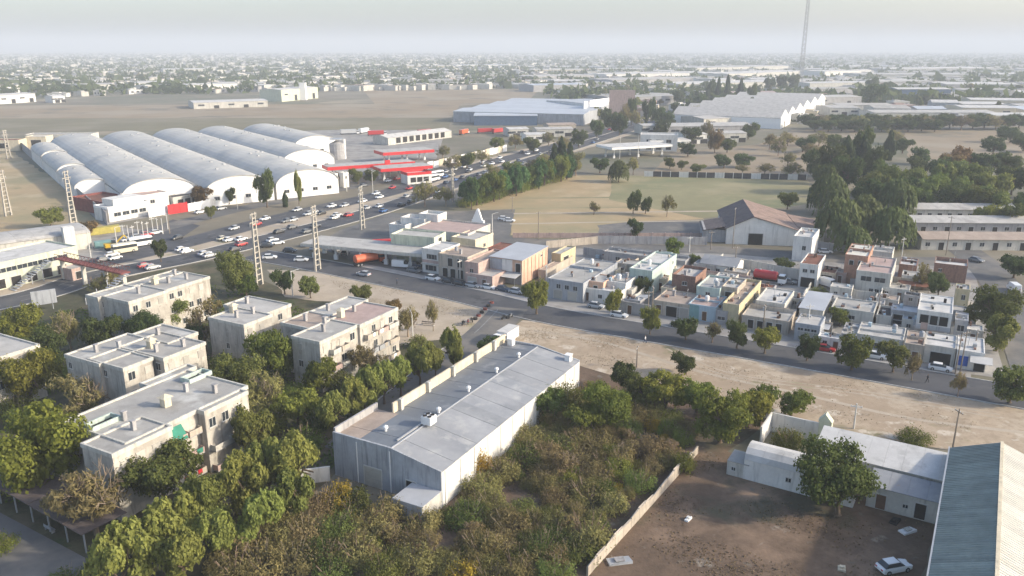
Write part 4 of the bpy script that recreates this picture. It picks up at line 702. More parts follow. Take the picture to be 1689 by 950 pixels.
of, L1, L2 = block('works_office', 'white works office with ribbon windows at the corner of the waste land', 'office', (178, 345), (246, 333), 9, 4.8, 'white', 'white', .6, ang=R(57), wins=wn_('R', 4, 2.4, 'dark_window', 2.6, 1.3), coping=bright)
MB().box(4, 16, 3, 10, 4.85, 7.2).build('upper_storey', W['white'], of)
block('red_roofed_yard', 'dark red roofed courtyard building behind the works office', 'building', (172, 337), 13, (152, 322), 4.2, 'maroon', 'rust', .8, ang=R(57))
block('pink_annex', 'pinkish white annex with red sign beside the second vault', 'building', (222, 326), 14, 10, 6.5, 'white', 'pink', .4, ang=R(57), wins=[('R', .5, 4, 'window', 2, 1.4)])
sg = root('red_sign', 'red square sign on the vaulted shed corner', 'sign', G(226, 335), R(57)); MB().box(-2, 2, -.15, .15, 5.2, 8.8).build('panel', red_p, sg); MB().box(-1.3, 1.3, -.2, -.151, 6.0, 8.0).build('inset', white_p, sg)
for x in (-1.5, 1.5): MB().tube((x, 0, 0), (x, 0, 5.19), .1).build('post', steel, sg)
sc_, _, _ = block('white_scaffold', 'white framed porch with green trim below the second vault', 'building', (285, 327), 16, 6, 4.2, 'offw', 'dark', .3, ang=R(57), wins=wn_('R', 4, 2, 'opening', 2.4, 2.6))
for i, (u, v, r, h) in enumerate(((557, 262, 4.2, 8.5), (569, 262, .8, 11))):
    s = root('silo', ['grey round silo beside the set-back vault', 'slim white chimney stack next to the silo'][i], ['silo', 'chimney'][i], G(u, v)); mb = MB(); mb.tube((0, 0, 0), (0, 0, h), r, r, 16); mb.tube((0, 0, h), (0, 0, h + r * .4), r, r * .15, 16); mb.build('shell', [W['grey'], white_p][i], s)
    mb = MB(); [mb.tube((0, 0, k), (0, 0, k + .25), r + .08, n=16) for k in (2, 5, 8, 11)]; mb.build('hoop', steel, s)
for u, v, L, D, h, lab in ((30, 232, 26, 10, 6, 'red-roofed store at the far end of the works wall'), (75, 226, 12, 10, 7, 'cream block house at the far corner of the works'), (150, 222, 40, 12, 7, 'open grey shed with white end behind the works')):
    block('works_store', lab, 'building', (u, v), D, L, h, 'cream' if u != 150 else 'offw', {30: 'rust', 75: 'white', 150: 'conc'}[u], .4, ang=R(95), wins=[('L', .5, h * .5, 'opening', L * .5, h * .5)])
# ------------------------------------------------------------------ red filling station
canopy('long red-edged canopy in front of the fifth vault', 540, 276, 6.0, 44, 10, R(28), red_p, (.1, .3, .5, .7, .9), th=1.6)
canopy('rear red-edged fuel canopy, farthest of the red canopies', 632, 252, 6.0, 30, 14, R(30), red_p, (.15, .5, .85), th=1.6)
canopy('front red fuel canopy with white columns beside the highway', 628, 279, 6.0, 26, 12, R(28), red_p, (.1, .45, .9), th=1.4)
block('station_shop', 'white and red station shop under the front canopy', 'shop', (672, 289), 12, 8, 4.4, 'white', 'white', 1.0, ang=R(30), wins=wn_('R', 3, 2, 'opening', 2.6, 2.2), coping=red_p)
gable('long_white_shed', 'long white-roofed shed behind the red station', 'shed', (640, 228), 60, 14, 4.5, 1.6, 'offw', 'white', 0, ang=R(52), wins=wn_('R', 8, 2.5, 'opening', 4, 3.5))
totem = root('price_totem', 'white and red totem sign of the roadside station', 'sign', G(640, 292), R(30)); MB().box(-1.2, 1.2, -.3, .3, 0, 5).build('pillar', white_p, totem); MB().box(-1.3, 1.3, -.4, .4, 5.001, 8.2).build('head', red_p, totem)
for i, (u, v) in enumerate(((527, 306), (548, 303), (566, 301))):
    block('gate_pillar', ['first', 'second', 'third'][i] + ' white gatehouse pillar from the left beside the fourth vault', 'pillar', (u, v - 14), 3, 3, 6.2, 'white', 'white', .6, ang=R(50), wins=[('R', .5, 4.5, 'dark_window', 1.0, 1.0)])
# white panel fence beside the highway
a = G(705, 281); b = G(836, 250); d = b - a; fn = root('panel_fence', 'row of white and cream hoarding panels beside the highway', 'fence', a, math.atan2(d.y, d.x)); n = 16
for k in range(n): q = d.length / n; MB().box(k * q + .3, (k + 1) * q - .3, -.12, .12, .3, 4.2 - .4 * (k % 3 == 1)).build('panel', [bright, W['cream'], white_p][(k * 5) % 3], fn); MB().box(k * q - .12, k * q + .12, -.2, .2, 0, 4.3).build('post', steel, fn)
# ------------------------------------------------------------------ far halls beyond the fields
def hall(label, u0, v0, u1, v1, h, depth, wall, roof, rise=1.5, group=None, nwin=0, name='far_hall', axis=0, bays=0):
    """hall whose base line runs u0,v0 - u1,v1; depth goes away from the camera"""
    a = G(u0, v0); d = G(u1, v1) - a; L = d.length; rt = root(name, label, 'hall', a, math.atan2(d.y, d.x), group)
    MB().box(0, L, 0, depth, 0, h).build('wall', W.get(wall, wall), rt)
    nb = bays or max(1, int(depth / 26)); q = depth / nb
    for k in range(nb):
        y0 = k * q; MB().hull([(-.4, y0 - .3, h), (L + .4, y0 - .3, h), (L + .4, y0 + q / 2, h + rise), (-.4, y0 + q / 2, h + rise)], [(-.4, y0 - .3, h + .3), (L + .4, y0 - .3, h + .3), (L + .4, y0 + q / 2, h + rise + .3), (-.4, y0 + q / 2, h + rise + .3)]).hull([(-.4, y0 + q / 2 + .02, h + rise), (L + .4, y0 + q / 2 + .02, h + rise), (L + .4, y0 + q - .31, h + .01), (-.4, y0 + q - .31, h + .01)], [(-.4, y0 + q / 2 + .02, h + rise + .3), (L + .4, y0 + q / 2 + .02, h + rise + .3), (L + .4, y0 + q - .31, h + .31), (-.4, y0 + q - .31, h + .31)]).build('roof', RF.get(roof, roof), rt)
        for x in (0, L - .2): MB().hull([(x, y0, h), (x, y0 + q - .4, h), (x, y0 + q / 2, h + rise - .02)], [(x + .2, y0, h), (x + .2, y0 + q - .4, h), (x + .2, y0 + q / 2, h + rise - .02)]).build('gable_end', W.get(wall, wall), rt)
    for k in range(nwin): link('doorway' if k % 2 else 'window', win_mesh('opening', 5, h * .5) if k % 2 else win_mesh('dark_window', 6, 1.6), rt, (L * (k + .5) / nwin, 0, h * .27 if k % 2 else h * .6), 0)
    return rt
hall('huge pale blue-grey hall beyond the olive field', 748, 201, 962, 207, 8.5, 190, 'bluegrey', 'blue', 1.2, bays=4)
hall('dark blue hall with pale roof in front of the huge hall', 782, 207, 886, 207, 7.5, 40, 'navy', 'blue', .6, bays=1)
hall('white fronted hall with red door at the end of the huge hall', 968, 192, 1032, 188, 11, 60, 'white', 'sheet', .6, bays=1, nwin=6)
wf = root('white_fin_wall', 'tall bright white fin wall beside the huge hall', 'wall', G(962, 197), R(63)); MB().box(0, 75, -.5, .5, 0, 14.5).box(-.1, 75.1, -.7, .7, 14.501, 15.2).build('wall_panel', bright, wf); MB().box(-.3, -.11, -3.5, -.71, 0, 8).build('red_panel', red_p, wf)
hall('grey hall with sign box on its roof beside the avenue', 1010, 176, 1130, 172, 9, 70, 'grey', 'conc', 1, bays=1, nwin=6)
block('roof_sign_box', 'pale sign box standing above the grey hall', 'sign', (1048, 150), 6, 22, 24, 'pink', 'pale', .5, ang=R(85))
hall('long dark shed left of the avenue', 888, 200, 935, 200, 5, 14, 'grey', 'grey', .6, bays=1)
hall('low white shed on the far side of the olive field', 320, 180, 442, 176, 6, 40, 'offw', 'white', 1, bays=1, nwin=5)
for i in range(6):                                                               # white toothed gables: six sheds side by side
    u = 1287 + i * 12.2; v = 213 - i * 6.6; a = G(u, v); rt = root('toothed_shed', ORD[i] + ' white gabled shed from the near end of the toothed row', 'shed', a, R(65), 'toothed row of white sheds')
    nx = G(u + 12.2, v - 6.6); dd = nx - a; rt.rotation_euler[2] = math.atan2(dd.y, dd.x); w, L, h, r_ = dd.length - .6, 85, 8, 5.5
    mb = MB(); mb.hull([(0, 0, 0), (w, 0, 0), (w, 0, h), (w / 2, 0, h + r_), (0, 0, h)], [(0, L, 0), (w, L, 0), (w, L, h), (w / 2, L, h + r_), (0, L, h)]); mb.build('wall', bright, rt)
    MB().hull([(-.2, .5, h), (w / 2, .5, h + r_), (w / 2, L, h + r_), (-.2, L, h)], [(-.2, .5, h + .25), (w / 2, .5, h + r_ + .25), (w / 2, L, h + r_ + .25), (-.2, L, h + .25)]).build('roof', RF['pale'], rt)
    MB().hull([(w / 2 + .02, .5, h + r_), (w + .2, .5, h), (w + .2, L, h), (w / 2 + .02, L, h + r_)], [(w / 2 + .02, .5, h + r_ + .25), (w + .2, .5, h + .25), (w + .2, L, h + .25), (w / 2 + .02, L, h + r_ + .25)]).build('roof', RF['pale'], rt)
    link('doorway', win_mesh('opening', 4, 4.5), rt, (w / 2, 0, 2.25), 0)
canopy('white canopy of the filling station across the highway', 1010, 244, 6.5, 40, 18, R(24), white_p, (.1, .5, .9), 'white', 1.2)
canopy('second white canopy left of the roadside white block', 1072, 232, 6.5, 26, 14, R(10), white_p, (.1, .9), 'pale', 1.0)
block('roadside_block', 'white two-storey building beside the white canopies', 'building', (1118, 225), 14, 22, 9, 'white', 'white', .8, ang=R(80), wins=wn_('L', 3, 6, 'window', 3, 2) + wn_('L', 3, 2.4, 'opening', 3, 3))
FAR = [  # left base, right base, height, depth, wall, roof
    (1095, 226, 1240, 224, 7, 26, 'grey', 'pale'), (1160, 212, 1270, 206, 7, 28, 'offw', 'pale'), (1150, 200, 1190, 198, 7, 30, 'white', 'conc'), (1255, 176, 1420, 172, 8, 40, 'grey', 'pale'), (1200, 164, 1290, 163, 7, 40, 'offw', 'pink'),
    (1440, 200, 1640, 200, 7, 30, 'offw', 'pale'), (1478, 168, 1566, 168, 14, 30, 'navy', 'white'), (1545, 168, 1600, 168, 9, 30, 'white', 'conc'), (1600, 178, 1720, 180, 8, 40, 'cream', 'white'), (1640, 208, 1720, 208, 8, 30, 'offw', 'white'),
    (1330, 158, 1420, 156, 8, 40, 'grey', 'conc'), (1335, 148, 1440, 146, 9, 50, 'offw', 'white'), (1450, 145, 1540, 144, 9, 60, 'grey', 'pale'), (1120, 150, 1320, 143, 9, 60, 'offw', 'white'), (1010, 142, 1140, 138, 9, 70, 'grey', 'pale'),
    (1000, 131, 1180, 127, 9, 80, 'white', 'white'), (1200, 130, 1330, 124, 9, 80, 'offw', 'white'), (1420, 132, 1600, 132, 10, 90, 'offw', 'pale'), (1560, 150, 1680, 150, 9, 60, 'grey', 'white'), (1360, 128, 1420, 126, 12, 60, 'white', 'white'),
    (1470, 120, 1640, 118, 9, 90, 'grey', 'white'), (1150, 118, 1300, 114, 9, 100, 'offw', 'pale'), (880, 134, 980, 131, 8, 60, 'grey', 'pale'), (640, 142, 760, 141, 8, 40, 'grey', 'conc'), (880, 152, 965, 150, 9, 50, 'grey', 'blue'), (270, 122, 340, 121, 10, 60, 'offw', 'white'), (230, 146, 300, 143, 8, 40, 'offw', 'white'), (310, 150, 395, 147, 8, 40, 'white', 'white'), (0, 172, 60, 168, 9, 30, 'white', 'white'), (88, 170, 108, 169, 7, 20, 'white', 'white'), (130, 150, 190, 148, 8, 40, 'offw', 'pale'), (465, 168, 525, 162, 13, 30, 'palegreen', 'white'), (1640, 130, 1720, 130, 9, 60, 'white', 'white'), (1380, 186, 1470, 186, 7, 26, 'offw', 'pale')]
FAR.sort(key=lambda f: f[0]); fc = [0, 0]; WNM = dict(offw='off-white', white='white', grey='grey', cream='cream', navy='dark blue', palegreen='pale green')
for i, (u0, v0, u1, v1, h, dp, wm, rm) in enumerate(FAR):
    side = 'right' if u0 >= 1000 else 'left'; k = int(u0 >= 1000); fc[k] += 1
    hall('%s from the left of the hazy distant halls %s of the avenue, %s walls' % (ORD[fc[k] - 1], side, WNM[wm]), u0, v0, u1, v1, h, dp, wm, rm, 1.2, 'distant halls %s of the avenue' % side, nwin=4 if v0 > 160 else 0)
ir = random.Random(77); ROWN = ['nearest', 'second', 'third', 'fourth', 'fifth', 'sixth', 'seventh', 'eighth', 'ninth']
fbx = lambda u, v, u1: any(abs(v - f[1]) < 5 and u < f[2] + 6 and u1 > f[0] - 6 for f in FAR)
MORE = []
for ri, (v, ua, ub) in enumerate(((193, 1352, 1700), (183, 1362, 1700), (170, 1360, 1700), (160, 1190, 1700), (151, 1030, 1700), (139, 900, 1700), (128, 860, 1700), (121, 700, 1700), (114, 640, 1700))):
    u = ua + ir.uniform(0, 20); k = 0
    while u < ub:
        wd = ir.uniform(26, 95); vv = v + ir.uniform(-2.5, 2.5)
        if not fbx(u, vv, u + wd):
            wm = ir.choice(['offw', 'white', 'grey', 'bluegrey', 'cream']); rm = ir.choice(['white', 'white', 'pale', 'conc', 'blue', 'white'])
            hall('%s from the left in the %s row of hazy works roofs right of the avenue' % (ORD[k], ROWN[ri]), u, vv, u + wd, vv - ir.uniform(-1, 1.2), ir.uniform(5, 9), ir.uniform(18, 46), wm, rm, ir.uniform(.8, 2.2), 'hazy works roofs', nwin=3 if v > 165 else 0, name='works_hall'); MORE.append((u, vv, u + wd, vv, 8, 30, wm, rm)); k += 1
        u += wd + ir.uniform(6, 34)
FAR = FAR + MORE
for i, (u, v, u1, h, wm, rm) in enumerate(((868, 236, 905, 5, 'white', 'white'), (885, 226, 945, 5, 'offw', 'pale'), (905, 218, 950, 5, 'beige', 'tan'), (840, 226, 872, 5, 'offw', 'white'), (1060, 222, 1098, 6, 'offw', 'pale'), (1130, 238, 1165, 6, 'white', 'white'), (1180, 236, 1230, 6, 'offw', 'pale'))):
    hall('%s from the left of the low roadside sheds near the avenue bend' % ORD[[2, 3, 4, 1, 5, 6, 7][i] - 1], u, v, u1, v - 1, h, 16, wm, rm, .8, 'low roadside sheds', nwin=4, name='roadside_shed', bays=1); FAR.append((u, v, u1, v, h, 16, wm, rm))
tw = root('grain_tower', 'white tower block rising over the far factory beyond the olive field', 'tower', G(495, 165), 0)
MB().box(0, 7, 0, 7, 0, 19).box(-.3, 7.3, -.3, 7.3, 19.001, 19.8).build('shaft', bright, tw); MB().box(-14, -.01, 0, 9, 0, 12).build('lower_block', W['palegreen'], tw)
for k in range(5): MB().box(-12 + k * 2.5, -10.6 + k * 2.5, -.1, -.003, 4, 10).build('window', glass, tw)
# ------------------------------------------------------------------ building and footbridge at the left edge
le, L1, L2 = block('roadside_depot', 'pale green two-storey depot with ribbon windows at the left edge', 'building', (-70, 452), (95, 402), 14, 6.6, 'palegreen', 'white', .5, wins=wn_('R', 9, 4.9, 'dark_window', 2.6, 1.1) + wn_('R', 6, 1.5, 'opening', 2.6, 2.4))
o = G(-40, 397, 7); o.z = 0; hd = root('blue_roof_hall', 'low pale vaulted hall behind the depot', 'hall', o, TH - R(20)); MB().box(0, 30, 0, 16, 0, 5).build('wall', W['offw'], hd)
for i in range(6):
    mb = MB(); x0 = i * 5 + .02; x1 = i * 5 + 4.98
    for k in range(6):
        p = lambda t: (8 - 8.3 * math.cos(t), 5 + 1.1 * math.sin(t)); a0 = p(math.pi * k / 6); a1 = p(math.pi * (k + 1) / 6); mb.hull([(x0, a0[0], a0[1]), (x1, a0[0], a0[1]), (x1, a1[0], a1[1]), (x0, a1[0], a1[1])], [(x0, a0[0], a0[1] + .15), (x1, a0[0], a0[1] + .15), (x1, a1[0], a1[1] + .15), (x0, a1[0], a1[1] + .15)])
    mb.build('roof_segment', RF['pale'], hd)
MB().box(22, 25, -3, -.2, 0, 8).build('tank_house', W['white'], hd)
a = G(98, 424, 6); b = G(207, 449, 6); d = b - a; fb = root('footbridge', 'rust-red steel footbridge across the highway with stair towers', 'footbridge', (a.x, a.y, 0), math.atan2(d.y, d.x)); LB = d.length
MB().box(0, LB, -1.3, 1.3, 5.6, 5.9).build('deck', W['maroon'], fb)
for y in (-1.35, 1.3):
    MB().box(0, LB, y, y + .06, 7.0, 7.15).build('handrail', W['maroon'], fb)
    mb = MB(); n = int(LB / 1.6)
    for k in range(n): mb.box(k * LB / n, k * LB / n + .08, y, y + .05, 5.9, 7.0); mb.tube((k * LB / n, y + .02, 5.95), ((k + 1) * LB / n, y + .02, 6.98), .04, n=4)
    mb.build('truss', W['maroon'], fb)
for x in (1.0, LB * .36, LB * .7, LB - 1): MB().box(x - .3, x + .3, -.5, .5, 0, 5.59).build('pier', W['offw'], fb)
for side, x in ((-1, 0), (1, LB)):
    mb = MB()
    for k in range(14): mb.box(x - 1.2, x + 1.2, side * 1.5 + (k * .75 + .0) * -1 - 1.4, side * 1.5 - k * .75 - 2.1, 5.7 - k * .42 - .15, 5.7 - k * .42)
    mb.build('stair', W['bluegrey'], fb)
    for k in range(3): MB().box(x - 1.3, x - 1.2, -4.5 - k * 3, -4.3 - k * 3, 0, 5 - k * 1.6).build('stair_post', W['bluegrey'], fb)
kb = block('pink_kiosk', 'small pink kiosk under the footbridge stairs', 'kiosk', (118, 446), 4, 5, 3, 'pink', 'pale', .3, wins=[('R', .5, 1.3, 'opening', 2, 2)])
bb = root('billboard', 'white blank billboard seen from behind beside the near carriageway', 'billboard', G(76, 512), R(35)); MB().box(-2.6, 2.6, -.15, .15, 1.6, 5.0).build('panel', W['bluegrey'], bb)
for x in (-1.6, 1.6): MB().tube((x, .3, 0), (x, .3, 4.8), .12).build('post', steel, bb)
def pile(label, u, v, ang, L, D, h, m, name='container', cat='container'):
    rt = root(name, label, cat, G(u, v), ang); MB().box(0, L, 0, D, .15, h).build('body', m, rt); mb = MB(); [mb.box(k * L / 12 + .05, k * L / 12 + .3, -.06, -.002, .3, h - .15) for k in range(12)]; mb.build('rib', m, rt); MB().box(-.05, L + .05, -.05, D + .05, h + .001, h + .12).build('lid', m, rt)
ym = mat('machine_yellow', (.55, .36, .03), var=.2, rough=.5); yo = mat('olive_yellow', (.42, .36, .10), var=.25)
pile('rusty orange container left of the yellow one', 88, 397, R(15), 8, 2.6, 3.0, W['orange']); pile('long olive-yellow container on the depot yard', 130, 392, R(40), 13, 2.4, 2.2, yo); pile('dark green container behind the yellow digger', 158, 411, R(35), 4.5, 2.2, 2.0, W['teal'])
ex = root('digger', 'yellow digger parked among poles on the depot yard', 'digger', G(184, 412), R(40))
MB().box(-1.7, 1.7, -1.2, -.7, .05, .9).box(-1.7, 1.7, .7, 1.2, .05, .9).build('tracks', rubber, ex); MB().box(-1.8, 1.4, -1.1, 1.1, .95, 2.1).build('body', ym, ex); MB().hull([(.1, -1, 2.101), (1.4, -1, 2.101), (1.4, .1, 2.101), (.1, .1, 2.101)], [(.2, -.9, 3.1), (1.1, -.9, 3.1), (1.1, 0, 3.1), (.2, 0, 3.1)]).build('cab', glass, ex); MB().tube((1.3, .5, 1.6), (4.2, .5, 4.0), .28, .2).tube((4.2, .5, 4.0), (5.8, .5, 1.6), .22, .16).build('boom', ym, ex); MB().box(5.4, 6.3, .0, 1.0, .7, 1.6).build('bucket', steel, ex)
# ------------------------------------------------------------------ pylons, masts, poles
def pylon(label, u, v, h, ang, gap=2.6):
    rt = root('power_pylon', label, 'pylon', G(u, v), ang, 'ladder-like power pylons')
    for s in (-1, 1): MB().hull([(s * gap / 2 - .3, -.3, 0), (s * gap / 2 + .3, -.3, 0), (s * gap / 2 + .3, .3, 0), (s * gap / 2 - .3, .3, 0)], [(s * gap / 4 - .15, -.15, h), (s * gap / 4 + .15, -.15, h), (s * gap / 4 + .15, .15, h), (s * gap / 4 - .15, .15, h)]).build('leg', pylon_m, rt)
    n = int(h / 1.5)
    for k in range(1, n): z = h * k / n; w = gap / 2 - (gap / 4) * z / h - .14; MB().box(-w, w, -.12, .12, z - .12, z + .12).build('rung', pylon_m, rt)
    for z, w in ((h - .5, 1.5), (h - 2.6, 1.9)):
        MB().box(-w, w, -.1, .1, z, z + .2).build('crossarm', pylon_m, rt)
        for s in (-1, 1): MB().tube((s * (w - .15), 0, z - .9), (s * (w - .15), 0, z - .01), .09, n=6).build('insulator', steel, rt)
for lab, u, v, h in (('tall pylon left of the works office', 122, 373, 19.5), ('pylon at the far left over the waste land', 14, 356, 17), ('pylon behind the flats, in front of the leafy tree', 428, 471, 19.5), ('pylon in front of the pale filling-station canopy', 524, 446, 18.5), ('pylon beside the far carriageway behind the canopy', 598, 378, 15), ('pylon beside the junction trees before the green hedge', 747, 332, 13.5), ('thin pylon on the works side wall far left', 15, 262, 16), ):
    pylon(lab, u, v, h, R(75))
def pole(label, u, v, h, lamp=False, m=wood_pole, group='street poles'):
    rt = root('street_lamp' if lamp else 'utility_pole', label, 'pole', G(u, v), random.uniform(0, 3), group)
    MB().tube((0, 0, 0), (0, 0, h), .16, .09, 8).build('shaft', m, rt)
    if lamp: MB().tube((0, 0, h - .1), (1.6, 0, h + .3), .05, n=6).build('arm', m, rt); MB().box(1.5, 2.1, -.12, .12, h + .2, h + .36).build('lamp_head', steel, rt)
    else:
        MB().box(-.9, .9, -.06, .06, h - .6, h - .48).build('crossarm', m, rt)
        for x in (-.8, -.3, .3, .8): MB().tube((x, 0, h - .479), (x, 0, h - .3), .05, n=6).build('insulator', white_p, rt)
for lab, u, v, h, lp in (('white pole in front of the beige two-storey house', 759, 467, 6.5, 0), ('tall pole behind the peach hall', 888, 396, 9.5, 0), ('slim pole beside the round tree and pale blue house', 901, 480, 7, 0), ('pole before the grey front wall', 1068, 527, 7, 0), ('second pole before the grey front wall, nearer the mint house', 1075, 526, 8, 0), ('tall pole in front of the old barn door', 1208, 410, 13, 0), ('pole beside the barn wing', 1172, 412, 6, 0),
                     ('pole by the low grey-green roof', 1258, 548, 6.5, 0), ('pole over the white clerestory house', 1331, 552, 7, 0), ('pole in front of the patio walls', 1446, 530, 7, 0), ('left one of the twin poles at the poster shop', 1575, 618, 8.5, 0), ('right one of the twin poles at the poster shop', 1583, 618, 9, 0), ('thin pole before the awning of the poster shop', 1605, 590, 6, 0), ('pole beside the barracks', 1560, 421, 12, 0), ('pale stub pole beside the willow', 1487, 424, 6, 0), ('lamp post by the round dark park tree', 483, 489, 6.5, 1), ('lamp post between flats and plaza', 681, 562, 6, 1), ('pole on the dirt lot before the long white shed', 1408, 707, 4.5, 0), ('thin pole at the corner of the green-roofed shed', 1571, 742, 7, 0), ('pole in the brush behind the warehouse', 1050, 606, 4.5, 0),
                     ('leaning pole at the junction by the red gate', 280, 385, 7, 0), ('lamp on the highway median beside the small dark tree', 392, 345, 7, 1), ('lamp post left of the footbridge', 150, 425, 9, 1), ('lamp post over the white buses', 195, 418, 8, 1), ('lamp beside the white pylon sign', 812, 398, 9, 1), ('pole in the straw field', 845, 350, 6, 0), ('lamp near the red canopy', 615, 318, 9, 1), ('second lamp near the red canopy', 572, 316, 9, 1), ('lamp at the front of the red station', 700, 332, 9, 1), ('pole at the far end of the hoarding', 820, 262, 9, 0), ('pole left of the avenue before the white hall', 985, 205, 12, 0), ('lamp post in the avenue before the white canopy', 1022, 262, 12, 1), ('lamp beside the second white canopy', 1052, 262, 13, 1), ('pole at the lane corner beside the red lorry', 1211, 452, 8, 0), ('white forked gate post near the mint house', 1137, 416, 5, 0)):
    pole(lab, u, v, h, bool(lp), pole_white if lp or 'white' in lab or 'pale' in lab else wood_pole)
# white sticks of the depot yard
for i in range(10):
    pole(ORD[i] + ' thin white post from the left in the yard row by the junction', 205 + i * 8, 398 - i * 2.2 + (i % 3) * 3, 5.5, False, pole_white, 'thin white yard posts')
# radio mast
mt = root('radio_mast', 'very tall lattice radio mast rising out of the haze', 'mast', G(1319, 146), 0); hm, w0, w1 = 165, 2.6, 1.4
for sx in (-1, 1):
    for sy in (-1, 1): MB().tube((sx * w0, sy * w0, 0), (sx * w1, sy * w1, hm), .3, .22, 5).build('leg', W['grey'], mt)
for k in range(22):
    z0 = hm * k / 22; z1 = hm * (k + 1) / 22; f = lambda z: w0 + (w1 - w0) * z / hm; a_, b_ = f(z0), f(z1); mb = MB()
    for s in (-1, 1): mb.tube((-a_, s * a_, z0), (b_, s * b_, z1), .13, n=4); mb.tube((a_, s * a_, z0), (-b_, s * b_, z1), .13, n=4); mb.tube((s * a_, -a_, z0), (s * b_, b_, z1), .13, n=4)
    mb.build('brace', W['grey'], mt)
# ------------------------------------------------------------------ vehicles
def paint(n, c): return mat('car_' + n, c, rough=.32, var=.04, spec=.6)
PC = dict(white=paint('white', (.74, .74, .73)), silver=paint('silver', (.42, .43, .44)), grey=paint('grey', (.14, .145, .15)), black=paint('black', (.022, .023, .025)), red=paint('red', (.42, .03, .03)), blue=paint('blue', (.06, .13, .30)), darkblue=paint('darkblue', (.03, .05, .09)), orange=paint('orange', (.62, .13, .05)), cream=paint('cream', (.62, .56, .42)))
def sec(x, w, z0, z1): return [(x, -w, z0), (x, w, z0), (x, w * 1.0, (z0 + z1) / 2), (x, w * .9, z1), (x, -w * .9, z1), (x, -w * 1.0, (z0 + z1) / 2)]
def loft(mb, secs, m=0):
    i = len(mb.v); n = len(secs[0])
    for s in secs: mb.v += s
    for a in range(len(secs) - 1):
        for k in range(n): j = (k + 1) % n; mb.f.append((i + a * n + k, i + a * n + j, i + (a + 1) * n + j, i + (a + 1) * n + k)); mb.m.append(m)
    mb.f.append(tuple(i + k for k in reversed(range(n)))); mb.m.append(m); q = i + (len(secs) - 1) * n; mb.f.append(tuple(q + k for k in range(n))); mb.m.append(m)
def body_mesh(kind):
    mb = MB()
    if kind == 'car': loft(mb, [sec(-2.1, .70, .42, .70), sec(-1.95, .84, .28, .86), sec(-1.2, .87, .22, .92), sec(.7, .87, .22, .90), sec(1.5, .85, .24, .78), sec(2.0, .78, .30, .68), sec(2.12, .64, .40, .58)])
    else: loft(mb, [sec(-2.45, .80, .45, 2.0), sec(-2.4, .92, .32, 2.15), sec(.8, .92, .30, 2.2), sec(1.25, .92, .3, 2.0)]); loft(mb, [sec(1.251, .92, .3, 1.15), sec(2.2, .9, .32, 1.05), sec(2.5, .8, .4, .85)])
    return mb
def glass_mesh(kind):
    mb = MB()
    if kind == 'car': mb.hull([(-1.75, -.76, .905), (1.0, -.76, .905), (1.0, .76, .905), (-1.75, .76, .905)], [(-1.25, -.58, 1.38), (.25, -.58, 1.38), (.25, .58, 1.38), (-1.25, .58, 1.38)])
    else: mb.hull([(1.252, -.8, 1.15), (2.05, -.8, 1.1), (2.05, .8, 1.1), (1.252, .8, 1.15)], [(1.252, -.72, 1.95), (1.45, -.72, 1.95), (1.45, .72, 1.95), (1.252, .72, 1.95)])
    return mb
def wheel_mesh():
    mb = MB(); mb.tube((0, -.1, 0), (0, .1, 0), .32, n=14); me = mb.mesh('wheel', [rubber]); INSET[me.name] = ('rim', MB().tube((0, -.115, 0), (0, .115, 0), .18, n=10).mesh('rim', chrome)); return me
VM = {('wheel'): wheel_mesh()}
for k in ('car', 'van'):
    VM[k + 'glass'] = glass_mesh(k).mesh(k + '_glass', glass)
    for cn, cm in PC.items(): VM[k + cn] = body_mesh(k).mesh(k + '_body', cm)
for cn, cm in PC.items():
    VM['roof' + cn] = MB().hull([(-1.3, -.6, 1.381), (.3, -.6, 1.381), (.3, .6, 1.381), (-1.3, .6, 1.381)], [(-1.2, -.52, 1.44), (.2, -.52, 1.44), (.2, .52, 1.44), (-1.2, .52, 1.44)]).mesh('car_roof', cm)
    mb = body_mesh('car'); mb.m = [0] * len(mb.f); g = glass_mesh('car'); i0 = len(mb.v); mb.v += g.v; mb.f += [tuple(a + i0 for a in q) for q in g.f]; mb.m += [1] * len(g.f); mb.box(-1.25, .25, -.55, .55, 1.381, 1.44)
    for wx in (-1.3, 1.3):
        for wy in (-.78, .78): mb.tube((wx, wy - .1, .32), (wx, wy + .1, .32), .32, n=8, m=2)
    VM['far' + cn] = mb.mesh('far_car', [cm, glass, rubber])
VM['headlight'] = MB().box(-.05, .05, -.18, .18, -.08, .08).mesh('headlight', headlight_m); VM['taillight'] = MB().box(-.04, .04, -.16, .16, -.09, .09).mesh('taillight', red_p)
def car(label, p, ang, col, kind='car', group=None, far=False):
    z = .09
    if far: return tag(link('car', VM['far' + col], None, (p.x, p.y, z), ang), label, 'car', group)
    rt = root(kind, label, kind, (p.x, p.y, z), ang, group)
    link('body', VM[kind + col], rt); link('glasshouse', VM[kind + 'glass'], rt)
    if kind == 'car': link('roof', VM['roof' + col], rt)
    for wx in (-1.3, 1.3):
        for wy in (-.8, .8): link('wheel', VM['wheel'], rt, (wx, wy, .32))
    for wy in (-.5, .5):
        link('headlight', VM['headlight'], rt, (2.06 if kind == 'car' else 2.46, wy, .62)); link('taillight', VM['taillight'], rt, (-2.06 if kind == 'car' else -2.46, wy, .66 if kind == 'car' else 1.0))
    return rt
SA = R(-28.5)
